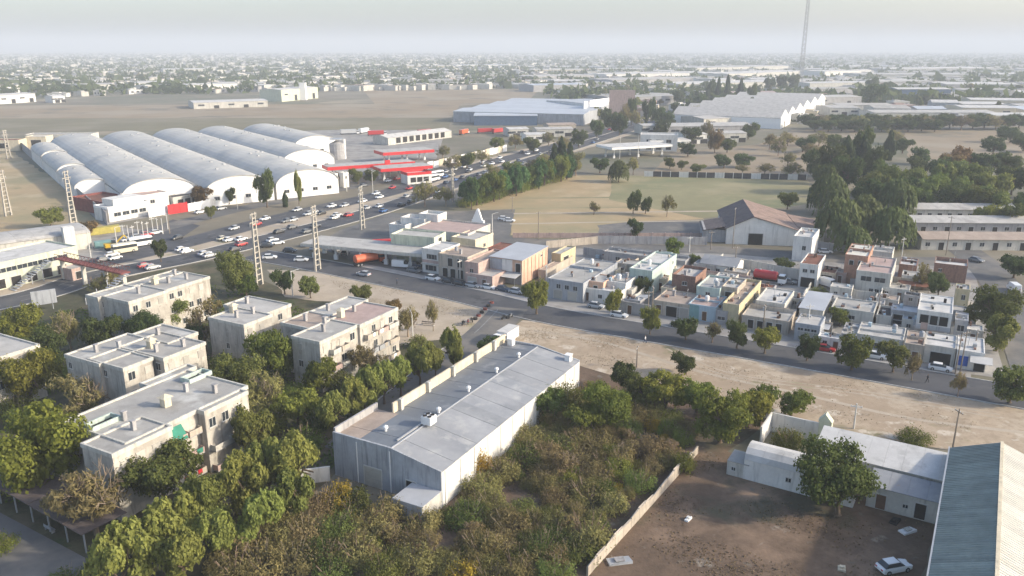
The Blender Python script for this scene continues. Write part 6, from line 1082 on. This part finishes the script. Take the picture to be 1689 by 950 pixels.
# --- trees with a place of their own
for lab, u, v, h, r, t in (
    ('huge yellow-green tree at the lower left, left of the balcony block', 62, 742, 12.5, 7.6, 'G'), ('bright green round tree left of the cube-like flats', 45, 622, 10, 5.6, 'G'), ('yellow-green tree at the left edge below the highway', 22, 543, 9, 5.2, 'G'), ('low dark tree between the yellow-green and brown trees at left', 62, 585, 8, 5, 'd'),
    ('brown dry tree left of the farthest flats', 112, 545, 9, 4.2, 'B'), ('dark tree in shade below the farthest flats', 165, 552, 8, 4.2, 'd'), ('reddish-brown bare tree in front of the cube-like flats', 138, 655, 8.5, 5, 'b'), ('bare brown tree over the carport', 150, 822, 9.5, 5.6, 'b'), ('olive tree in front of the balcony block', 265, 782, 8.5, 5.8, 'm'), ('grey-green tree right of the balcony block', 415, 715, 8.5, 4.0, 'm'),
    ('dry brown tree right of the farthest flats', 335, 535, 11, 5.0, 'B'), ('olive tree hiding the front of the farthest flats', 275, 512, 8, 4.4, 'm'), ('dark green tree between farthest and cube-like flats', 235, 545, 8, 4.6, 'd'), ('second dark tree between the flats, below the dry one', 300, 565, 7, 4.2, 'd'), ('leafy tree behind the flats at the ladder pylon', 395, 450, 11, 5.2, 'm'), ('bright bush-like tree at the foot of the ladder pylon', 405, 470, 6, 3.4, 'g'),
    ('round dark park tree beside the lamp post', 468, 464, 6.6, 3.2, 'd'), ('small olive park tree right of the dark one', 511, 474, 5.4, 2.7, 'm'), ('small grey park tree behind the pink-roofed flats', 596, 486, 5.6, 2.7, 'm'), ('bright green tree in front of the pink-roofed flats', 456, 588, 10, 5.2, 'g'), ('olive tree below the brown-grey flats', 385, 625, 9, 5.0, 'm'), ('dry twiggy tree right of the cube-like flats', 432, 652, 8.5, 4.6, 'B'),
    ('green tree at the corner of the pink-roofed flats', 522, 618, 7, 3.4, 'g'), ('low green tree left of the warehouse trees', 490, 672, 6.5, 4.2, 'g'), ('dry bare tree in front of the weathered balconies', 605, 595, 7, 4.2, 'B'), ('brown tree at the end of the pink-roofed flats', 672, 528, 7, 3.0, 'B'), ('russet shrub tree behind the pink-roofed flats', 648, 508, 4.5, 2.2, 'r'), ('low dark green clump at the head of the warehouse', 803, 574, 4.4, 3.4, 'd'), ('slim bare tree on the plaza', 714, 517, 7.5, 1.6, 'B'),
    ('round full green tree in front of the peach hall', 885, 488, 8.6, 3.4, 'g'), ('bushy yellow-green tree by the straw field wall', 1110, 408, 6, 3, 'g'), ('large dark olive tree in the bare yard before the white sheds', 1388, 795, 9.5, 5.7, 'm'), ('dark green shrub tree in the walled courtyard', 1302, 722, 4, 2.8, 'q'), ('dark shrub alone on the dirt lot', 1132, 599, 4.4, 2.8, 'd'), ('round bush at the corner of the white sheds', 1306, 664, 4.6, 3.2, 'g'), ('low bush before the long white shed', 1510, 716, 2.6, 2.9, 'q'),
    ('tall dark tree in front of the vaulted works', 438, 310, 15, 4.6, 'd'), ('slim tall tree before the fourth vault', 491, 308, 13, 2.2, 'o'), ('small dark conifer before the fourth vault', 470, 328, 6, 1.6, 'c'), ('round olive tree between second and third vault', 334, 322, 8, 5, 'r'), ('palm-like tuft tree before the third vault', 377, 322, 7, 2.6, 'd'), ('small olive tree on the junction island', 347, 350, 5, 2.2, 'm'), ('dark slim tree on the highway median', 263, 412, 7, 2.2, 'd'), ('green bush tree left of the tall pylon', 82, 357, 7, 5.2, 'g'), ('dark dome tree behind the yellow container', 137, 378, 4.5, 4.5, 'r'), ('dry olive bush by the footbridge end', 182, 458, 5.0, 3.6, 'B'), ('second dry bush by the footbridge end', 160, 470, 4.5, 3.4, 'B'),
    ('grey-olive tree at the highway junction', 700, 318, 10, 6.2, 'B'), ('second grey-olive tree at the junction, nearer the hedge', 735, 322, 8, 5.0, 'B'), ('left one of two dark field trees', 1045, 332, 9, 3.0, 'd'), ('right one of two dark field trees', 1065, 338, 6.5, 2.4, 'd'), ('bare tree right of the two field trees', 1101, 338, 8, 3.4, 'B'), ('round dark tree at the near edge of the straw field', 1052, 376, 6.5, 3.2, 'd'), ('small bare tree in the middle of the straw field', 980, 342, 5, 2.4, 'B'), ('pale willow at the far corner of the straw field', 1021, 281, 10, 4.2, 'w'),
    ('big leafy corner tree beside the cross road', 1640, 508, 9.5, 6.2, 'm'), ('second leafy tree below the big corner tree', 1648, 548, 7.5, 4.6, 'o'), ('dark tree at the right edge of the street', 1670, 635, 6.5, 4.0, 'm'), ('bare slim tree at the poster shop pavement', 1507, 603, 5.5, 1.8, 'b'), ('bare forked tree right of the slim one', 1583, 632, 5, 1.8, 'b'), ('green shrub in the patio of the corrugated roof', 1386, 522, 4.2, 2.8, 'g'), ('dark tree behind the bright two-storey house', 1550, 470, 6, 3.0, 'd'), ('bare tree before the brick house', 1525, 455, 7, 2.8, 'B'), ('bare tree beside the white four-window house', 1440, 468, 5, 2.6, 'B'), ('green bush behind the lane van', 1352, 478, 2.6, 2.2, 'q'), ('dark potted tree beside the mint house', 1060, 470, 5, 2.6, 'd'), ('dark green tree on the cross road edge', 1675, 440, 6, 4.5, 'd'), ('dark hut-like bush in the grey yard', 1298, 437, 3.5, 3.4, 'd'), ('shrub behind the tin-roofed maroon house', 1146, 430, 4, 2.0, 'm')):
    T(lab, u, v, h, r, t, 'single trees')
# --- rows: label by place in the row
def row(fmt, group, items):
    for i, (u, v, h, r, t) in enumerate(items): T(fmt % ORD[i], u, v, h, r, t, group)
row('%s from the left of the street trees along the dirt lot', 'street trees along the dirt lot', [(1010, 497, 6.4, 2.3, 'G'), (1073, 527, 6.6, 2.5, 'G'), (1132, 541, 5.2, 3.0, 'd'), (1176, 546, 4.8, 2.4, 'B'), (1217, 551, 6.2, 2.7, 'd'), (1263, 560, 5.8, 3.2, 'G'), (1333, 573, 5.4, 2.5, 'd'), (1408, 581, 7, 3.7, 'g'), (1476, 588, 6.2, 3.0, 'm')])
row('%s from the near end of the olive tree row below the balcony block', 'olive tree row', [(195, 925, 8, 4.0, 'o'), (235, 895, 8.5, 4.2, 'o'), (285, 862, 8.5, 4.2, 'o'), (300, 915, 7, 3.8, 'o'), (340, 832, 8.5, 4.4, 'o'), (360, 880, 7, 3.8, 'o'), (395, 800, 9, 4.4, 'o'), (425, 850, 7.5, 4.0, 'o'), (440, 770, 9, 4.2, 'o'), (482, 765, 9.5, 4.6, 'o'), (480, 815, 7, 3.6, 'o')])
row('%s from the left of the olive trees along the warehouse side', 'olive trees along the warehouse', [(548, 680, 7.5, 3.6, 'o'), (580, 655, 7, 3.2, 'o'), (600, 640, 7.5, 3.4, 'o'), (632, 628, 8, 3.6, 'o'), (660, 618, 7.5, 3.4, 'o'), (692, 600, 8, 3.6, 'o'), (718, 592, 7.0, 3.0, 'o'), (748, 572, 8.5, 3.2, 'o')])
row('%s from the left of the dense green hedge trees beside the straw field', 'hedge trees beside the straw field', [(768 + i * 9.3, 319 - i * 2.5, 9.5 + (i * 7 % 4), 5.0, 'hhg'[i % 3]) for i in range(19)])
row('%s from the left of the dull trees behind the hedge', 'dull trees behind the hedge', [(745, 268, 8, 6, 'B'), (770, 264, 8, 6, 'm'), (795, 258, 8, 6, 'B'), (815, 284, 8, 6, 'B'), (845, 280, 8, 6, 'm'), (875, 274, 8, 6, 'B'), (900, 266, 9, 6, 'B'), (590, 290, 7, 4, 'm'), (612, 290, 6, 4, 'm'), (560, 296, 6, 3, 'r'), (730, 250, 8, 5, 'B'), (850, 232, 9, 6, 'B'), (820, 238, 9, 5, 'm')])
row('%s from the left of the tall dark conifers at the highway bend', 'conifers at the highway bend', [(914, 262, 15, 3.6, 'c'), (926, 255, 18, 3.8, 'c'), (940, 262, 16, 4.0, 'c'), (950, 268, 12, 4.4, 'B')])
row('%s from the left of the tall dark trees behind the willows', 'dark trees behind the willows', [(1345, 268, 15, 6, 'd'), (1372, 268, 18, 7, 'd'), (1396, 256, 19, 5.5, 'c'), (1416, 246, 22, 6.5, 'd'), (1424, 252, 20, 5.5, 'c'), (1442, 268, 16, 6.5, 'd'), (1468, 238, 16, 4.5, 'c'), (1590, 266, 14, 6, 'r'), (1566, 272, 12, 6, 'r'), (1400, 285, 16, 7, 'd'), (1360, 292, 13, 6, 'd'), (1455, 290, 14, 7, 'm')])
row('%s from the left of the front willows by the barn', 'willows by the barn', [(1352, 330, 10, 4, 'm'), (1368, 318, 15, 6.5, 'w'), (1388, 362, 14, 7.0, 'w'), (1425, 352, 13, 6.0, 'w'), (1470, 372, 12.5, 6.4, 'w'), (1480, 325, 14, 6.0, 'w'), (1408, 395, 9, 4.6, 'w')])
row('%s from the left of the grove trees above the barracks', 'grove above the barracks', [(1440, 310, 14, 7, 'm'), (1470, 300, 14, 7, 'm'), (1505, 300, 13, 7, 'm'), (1530, 312, 13, 6.5, 'm'), (1555, 296, 14, 7, 'o'), (1580, 315, 12, 6.5, 'm'), (1605, 300, 14, 7, 'm'), (1640, 308, 13, 7, 'm'), (1672, 296, 13, 7, 'd'), (1520, 275, 10, 6, 'd'), (1625, 272, 12, 7, 'd'), (1665, 270, 12, 7, 'd'), (1700, 300, 12, 7, 'm'), (1545, 275, 10, 6, 'm'), (1620, 355, 8, 5, 'g'), (1665, 355, 9, 5.5, 'm'), (1690, 335, 9, 6, 'd'), (1300, 330, 7, 4, 'm'), (1490, 315, 12, 7, 'd'), (1515, 322, 11, 6.5, 'm'), (1565, 325, 11, 6.5, 'd'), (1610, 328, 11, 6.5, 'm'), (1645, 330, 11, 6.5, 'm'), (1425, 322, 12, 6.5, 'd'), (1590, 285, 12, 7, 'm')])
row('%s from the left of the bushes beyond the green field', 'bushes beyond the green field', [(1105, 268, 6, 3.5, 'g'), (1125, 272, 5, 3, 'm'), (1195, 266, 7, 5, 'd'), (1225, 264, 7, 6, 'd'), (1285, 240, 11, 5.5, 'B'), (990, 272, 8, 5, 'd'), (1045, 272, 9, 4, 'B'), (1180, 232, 14, 5, 'r'), (1165, 215, 14, 5, 'B'), (1300, 262, 8, 5, 'B')])
row('%s from the left of the slim trees along the avenue', 'trees along the avenue', [(1000, 192, 14, 5, 'd'), (1030, 190, 20, 5, 'B'), (1042, 182, 22, 4, 'd'), (1068, 186, 20, 4.5, 'd'), (1074, 180, 20, 4, 'd'), (1170, 150, 26, 6, 'd'), (1185, 148, 28, 5, 'c'), (1200, 145, 30, 5, 'c'), (1222, 148, 26, 6, 'c'), (1242, 155, 24, 6, 'd'), (1270, 140, 22, 8, 'd'), (1290, 138, 24, 9, 'd'), (1310, 136, 24, 9, 'd'), (1440, 158, 26, 14, 'd'), (1440, 140, 22, 10, 'd')])
row('%s from the left of the field-edge bushes at the far right', 'field-edge bushes', [(1345 + i * 22, 206 + (i % 2), 9, 7.5, 'd') for i in range(10)])
row('%s from the left of the green trees at the head of the brush lot', 'green trees at the head of the brush lot', [(905, 668, 5.5, 3.4, 'm'), (935, 652, 6, 4.0, 'S'), (968, 690, 5.5, 3.8, 'g'), (1012, 668, 7.5, 4.8, 'g'), (1030, 622, 5, 3.0, 'd'), (1060, 645, 6, 3.8, 'm'), (1098, 650, 6.5, 4.2, 'G'), (1150, 655, 6, 3.8, 'g'), (1190, 688, 8.5, 4.8, 'g'), (1235, 672, 7, 3.8, 'G'), (1250, 660, 5.5, 3.2, 'g')])
row('%s from the left of the low bushes at the foot of the hedge', 'bushes at the foot of the hedge', [(768 + i * 11.5, 330 - i * 3.1, 4.5, 4.2, 'q') for i in range(14)])
row('%s from the left of the dull trees around the stubble fields', 'dull trees around the stubble fields', [(1270, 232, 10, 6, 'B'), (1300, 228, 9, 7, 'B'), (1325, 238, 9, 7, 'd'), (1352, 228, 9, 8, 'B'), (1380, 235, 10, 8, 'd'), (1340, 248, 9, 7, 'B'), (1305, 280, 8, 6, 'B'), (1262, 278, 6, 5, 'B'), (1150, 278, 5, 4, 'm'), (1225, 278, 5, 4, 'B'), (1520, 256, 9, 6, 'd'), (1490, 240, 9, 6, 'd'), (1480, 225, 9, 7, 'B'), (1668, 222, 10, 9, 'd'), (1690, 235, 10, 9, 'd'), (1640, 240, 10, 7, 'd'), (1090, 235, 8, 5, 'd'), (1135, 246, 8, 6, 'd'), (1200, 240, 8, 6, 'm')])
row('%s from the near end of the dark trees crowding the avenue', 'dark trees crowding the avenue', [(930, 238, 10, 6, 'B'), (955, 228, 11, 6, 'd'), (985, 212, 13, 6, 'd'), (1010, 200, 14, 7, 'd'), (1022, 205, 15, 6, 'd'), (1050, 196, 15, 7, 'B'), (1082, 190, 15, 7, 'd'), (1098, 196, 13, 7, 'd'), (1120, 182, 15, 7, 'd'), (1140, 186, 14, 7, 'B'), (1150, 168, 16, 8, 'd'), (1120, 160, 16, 9, 'd'), (880, 238, 9, 6, 'm'), (905, 228, 9, 6, 'B'), (1090, 212, 12, 7, 'd'), (1140, 222, 11, 7, 'd'), (1235, 216, 11, 7, 'd')])
row('%s from the left of the second hedge line at the far fields', 'second hedge line at the far fields', [(1340 + i * 19, 199 + (i * 5 % 3), 11, 9, 'dBd'[i % 3]) for i in range(19)])
# --- shrubs of the brush lot
poly = [(700, 870), (840, 640), (960, 640), (1120, 690), (1180, 715), (1120, 790), (1060, 870), (985, 950), (900, 960), (520, 960), (500, 870)]
rs_ = random.Random(21); placed = []
def inside(pt, pg):
    x, y = pt; c = False
    for i in range(len(pg)):
        x0, y0 = pg[i]; x1, y1 = pg[i - 1]
        if (y0 > y) != (y1 > y) and x < (x1 - x0) * (y - y0) / (y1 - y0) + x0: c = not c
    return c
gp_ = [(G(*p).x, G(*p).y) for p in poly]; xs = [p[0] for p in gp_]; ys = [p[1] for p in gp_]
e1 = Vector((math.cos(TH), math.sin(TH), 0)); e2 = Vector((-e1.y, e1.x, 0)); wo_ = G(729, 838)
tries = 0; nsh = 0; BSIDE = 1 if (G(900, 800) - aw).cross(dv.normalized()).z > 0 else -1
while nsh < 210 and tries < 9000:
    tries += 1; x = rs_.uniform(min(xs), max(xs)); y = rs_.uniform(min(ys), max(ys)); q = Vector((x, y, 0)); w_ = q - wo_
    if not inside((x, y), gp_) or (-5.2 < w_.dot(e1) < 47 and -1.6 < w_.dot(e2) < 20): continue
    if any((q - p).length < (r0 * .62) for p, r0 in placed) or (q - aw).cross(dv.normalized()).z * BSIDE < 2.6: continue
    r = rs_.uniform(.8, 1.6) if rs_.random() < .45 else rs_.uniform(1.6, 3.4); t = rs_.choices('skSqyb', [36, 16, 26, 9, 3, 8])[0]; placed.append((q, r + 1.2))
    if math.sin(q.x * .31 + 1.1) * math.sin(q.y * .27 + q.x * .1) > .72: continue; nsh += 1
    if t == 'y': r *= .7
    hs_ = rs_.uniform(.8, 1.25) * (1.0 + r * .75); dw_ = abs((q - aw).cross(dv.normalized()).z)
    zone = 'along the low crumbling wall' if dw_ < 5 else 'against the streaked warehouse wall' if -5 < w_.dot(e2) < 0 and w_.dot(e1) > 0 else 'below the warehouse annex' if w_.dot(e1) < -4 and q.x < -4 else 'at the lower edge of the brush lot' if q.y < 92 else 'at the far end of the brush lot' if q.y > 122 else 'in the middle of the tangled brush lot'
    T('%s %s shrub %s' % ('tall' if hs_ > 2.5 else 'low' if hs_ < 1.9 else 'waist-high', {'s': 'drab olive-brown', 'k': 'dry reddish-brown', 'S': 'olive green', 'q': 'fresh green', 'y': 'small yellow autumn', 'b': 'leafless brown'}[t], zone), 0, 0, hs_, r, t, {'s': 'drab brush', 'k': 'brown brush', 'S': 'olive brush', 'q': 'green brush', 'y': 'yellow brush', 'b': 'bare brush'}[t], p=q)
for lab, u, v, h, r, t in (('bright yellow bush in front of the warehouse shutter', 555, 812, 4.0, 2.4, 'y'), ('yellow bush at the lower edge of the picture', 762, 940, 2.8, 2.2, 'y'), ('yellowing creeper bush against the streaked warehouse wall', 790, 755, 4.5, 2.2, 'y'), ('tall drab brush left of the yellow bush', 640, 835, 3.5, 2.6, 's'), ('green bush in the gap of the low wall', 1128, 757, 3.4, 2.0, 'q'), ('green sprig bush at the left edge', 2, 890, 2.5, 2.0, 'q'), ('low green bush in the lower left corner', 110, 950, 2.4, 2.4, 'q')): T(lab, u, v, h, r, t, 'lone bushes')
row('%s from the left of the drab shrubs below the olive row', 'drab shrubs below the olive row', [(380 + (i % 5) * 52 + (i // 5) * 20, 925 - (i // 5) * 42 - (i % 5) * 6, 3.6, 3.2, 'kskSs'[i % 5]) for i in range(14)])
row('%s from the left of the garden bushes between the flats', 'garden bushes between the flats', [(60, 540, 4, 3, 'q'), (150, 590, 4, 3.4, 'S'), (190, 575, 4, 3.2, 'q'), (350, 600, 4, 3.4, 'S'), (350, 690, 4, 3.0, 'S'), (440, 690, 4, 3.4, 'q'), (500, 720, 4, 3.6, 'q'), (520, 690, 4, 3.0, 'S'), (560, 620, 4, 3.0, 'S'), (690, 560, 3, 2.2, 'S'), (40, 680, 4, 3.4, 'q'), (110, 610, 4, 3.4, 'q'), (240, 590, 4, 3.0, 'q'), (20, 660, 4, 3.4, 'S'), (485, 640, 3.5, 2.8, 'q'), (420, 500, 3, 2.6, 'S')])
# --- dry grass tufts: nobody could count them
def tufts(name, label, polys, n, m, size, seed):
    rs = np.random.RandomState(seed); C = []
    for pg in polys:
        g = [(G(*p).x, G(*p).y) for p in pg]; X = [p[0] for p in g]; Y = [p[1] for p in g]; k = 0
        while k < n // len(polys):
            x = rs.uniform(min(X), max(X)); y = rs.uniform(min(Y), max(Y))
            if inside((x, y), g) and (math.sin(x * .35 + 1.3 * math.sin(y * .21)) + math.sin(y * .5 + x * .13)) > rs.uniform(-.4, 1.6): C.append((x, y, .05 + size * .22)); k += 1
    C = np.array(C); N = rs.normal(size=(len(C), 3)) * np.array([1, 1, .5]) + np.array([0, 0, 1.6]); o = link(name, qmesh(name, quads(C, N, size, rs, 1.1), [m])); tag(o, label, 'grass', None, 'stuff')
tufts('dry_grass', 'dry yellowish grass tufts on the dirt lot and plaza', [[(865, 532), (1080, 567), (1080, 590), (985, 608), (850, 566)], [(1080, 570), (1650, 670), (1560, 738), (1270, 688), (1150, 655)], [(520, 450), (760, 494), (835, 513), (770, 540), (600, 500)]], 4500, fol('grass_dry', (.20, .165, .16), rnd=0), .17, 5)
tufts('weeds', 'low dark weeds on the bare yard and among the brush', [[(1150, 745), (1200, 745), (1540, 865), (1500, 1000), (960, 1000)], [(500, 840), (840, 640), (1150, 690), (1100, 800), (960, 960), (480, 960)]], 5000, fol('weed_drab', (.115, .085, .07), rnd=0), .2, 6)
tufts('garden_grass', 'green grass and ivy between the flats', [[(-50, 540), (350, 470), (700, 550), (690, 630), (500, 820), (0, 830), (-100, 700)]], 14000, fol('grass_green', (.06, .085, .025), rnd=0), .38, 7)
# ------------------------------------------------------------------ far town
rs_ = random.Random(5)
keep = [[(-500, 171), (880, 145), (1010, 215), (560, 240), (-500, 225)], [(1060, 300), (1100, 230), (1300, 205), (1800, 205), (1800, 300)]]
keep_g = [[(G(*p).x, G(*p).y) for p in k] for k in keep]
far_box = []
for u0, v0, u1, v1, h, dp, wm, rm in FAR: a = G(u0, v0); b = G(u1, v1); far_box.append((min(a.x, b.x) - 12, max(a.x, b.x) + 12, min(a.y, b.y) - 12, max(a.y, b.y) + dp + 12))
def free(x, y):
    if any(inside((x, y), k) for k in keep_g): return False
    if any(a < x < b and c < y < d for a, b, c, d in far_box): return False
    p = Vector((x, y, 0)); return min((p - q).length for q in HW_NEAR[::3]) > 24
hm = []
for wm, rm in (('white', 'white'), ('offw', 'pale'), ('grey', 'conc'), ('cream', 'pale'), ('pink', 'pink'), ('offw', 'tile'), ('white', 'conc'), ('offw', 'white')):
    mb = MB(); mb.box(-.5, .5, -.5, .5, 0, 1); mb.box(-.52, .52, -.52, .52, 1.001, 1.08, 1); mb.box(-.3, .1, -.2, .3, 1.081, 1.3, 0)
    for x in (-.3, .02, .3): mb.box(x - .07, x + .07, -.51, -.501, .35, .7, 2)
    hm.append(mb.mesh('far_house', [W[wm], RF[rm], glass]))
n = 0; tries = 0
while n < 290 and tries < 6000:
    tries += 1; y = 620 + 1500 * rs_.random() ** 1.25; x = rs_.uniform(-.68, .72) * y
    if not free(x, y): continue
    o = link('far_house', rs_.choice(hm), None, (x, y, 0), rs_.choice([TH, TH + R(90), R(5), R(-15)]), (rs_.uniform(9, 26), rs_.uniform(8, 16), rs_.uniform(4, 7.5))); n += 1
    tag(o, 'small pale house of the hazy town %s the avenue' % ('right of' if x > y * .19 else 'left of'), 'house', 'hazy town houses %s of the avenue' % ('right' if x > y * .19 else 'left'))
ft = [far_mesh(k, l, s) for k, l, s in (('round', 'dark', 1), ('round', 'mid', 2), ('upright', 'dark', 3), ('conifer', 'conifer', 4), ('round', 'green', 5), ('round', 'drab', 6))]
n = 0; tries = 0
while n < 295 and tries < 8000:
    tries += 1; y = 620 + 1300 * rs_.random() ** 1.2; x = rs_.uniform(-.68, .72) * y
    if not free(x, y): continue
    r = rs_.uniform(3.5, 7); hh = rs_.uniform(6, 13); o = link('far_tree', rs_.choice(ft), None, (x, y, hh * .22), rs_.uniform(0, 6.3), (r, r, hh * .78)); n += 1
    tag(o, 'small tree among the hazy town houses %s the avenue' % ('right of' if x > y * .19 else 'left of'), 'tree', 'hazy town trees %s of the avenue' % ('right' if x > y * .19 else 'left'))
# the town beyond, too far to count
rs = np.random.RandomState(3)
def mass(name, label, n, m, boxy, ymin, ymax, pw):
    V = []; F = []; MI = []
    for i in range(n):
        y = ymin + (ymax - ymin) * rs.random_sample() ** pw; x = rs.uniform(-.72, .75) * y
        if not free(x, y): continue
        a = rs.choice([TH, TH + 1.57, .1, -.3]); ca, sa = math.cos(a), math.sin(a); k = len(V)
        if boxy: sx, sy, h = rs.uniform(5, 20), rs.uniform(5, 12), rs.uniform(4, 8)
        else: sx, sy, h = rs.uniform(3, 9), rs.uniform(3, 9), rs.uniform(6, 13)
        if boxy:
            for z in (0, h):
                for dx, dy in ((-1, -1), (1, -1), (1, 1), (-1, 1)): V.append((x + (dx * sx * ca - dy * sy * sa), y + (dx * sx * sa + dy * sy * ca), z))
            for q, mi in (((4, 5, 6, 7), 1), ((0, 1, 5, 4), 0), ((1, 2, 6, 5), 0), ((2, 3, 7, 6), 0), ((3, 0, 4, 7), 0)): F.append(tuple(k + b for b in q)); MI.append(mi * (1 + i % 3) if mi else 0)
        else:
            for j in range(14):
                c = np.array([x, y, h * .55]) + rs.normal(size=3) * np.array([sx * .7, sy * .5, h * .2]); t = rs.normal(size=3) * sx * .42; b = rs.normal(size=3) * sx * .42; kk = len(V); V += [tuple(c - t), tuple(c + b), tuple(c + t), tuple(c - b)]; F.append((kk, kk + 1, kk + 2, kk + 3)); MI.append(0)
    me = bpy.data.meshes.new(name); me.from_pydata(V, [], F); [me.materials.append(q) for q in m]; me.polygons.foreach_set('material_index', MI); me.update(); tag(link(name, me), label, 'town' if boxy else 'trees', None, 'stuff')
mass('distant_town', 'countless pale roofs of the town fading into haze', 15000, [W['offw'], RF['white'], RF['conc'], RF['tile']], True, 1200, 8500, 1.6)
mass('distant_trees', 'dark tree masses between the far roofs', 9000, [LEAF['dark']], False, 900, 8000, 1.5)
# ------------------------------------------------------------------ haze
hz = bpy.data.materials.new('haze_air'); hz.use_nodes = True; hn = hz.node_tree.nodes; hn.clear(); ho = hn.new('ShaderNodeOutputMaterial'); pv = hn.new('ShaderNodeVolumePrincipled')
pv.inputs['Color'].default_value = (.68, .73, .80, 1); pv.inputs['Density'].default_value = .00028; pv.inputs['Anisotropy'].default_value = 0.0; pv.inputs['Density Attribute'].default_value = ''
for k in ('Temperature Attribute', 'Color Attribute'):
    if k in pv.inputs: pv.inputs[k].default_value = ''
hz.node_tree.links.new(pv.outputs[0], ho.inputs['Volume'])
hb = MB().box(-43000, 43000, -500, 43000, -1.0, 175).build('haze', hz); tag(hb, 'pale dusty haze lying over the whole town', None, None, 'stuff')
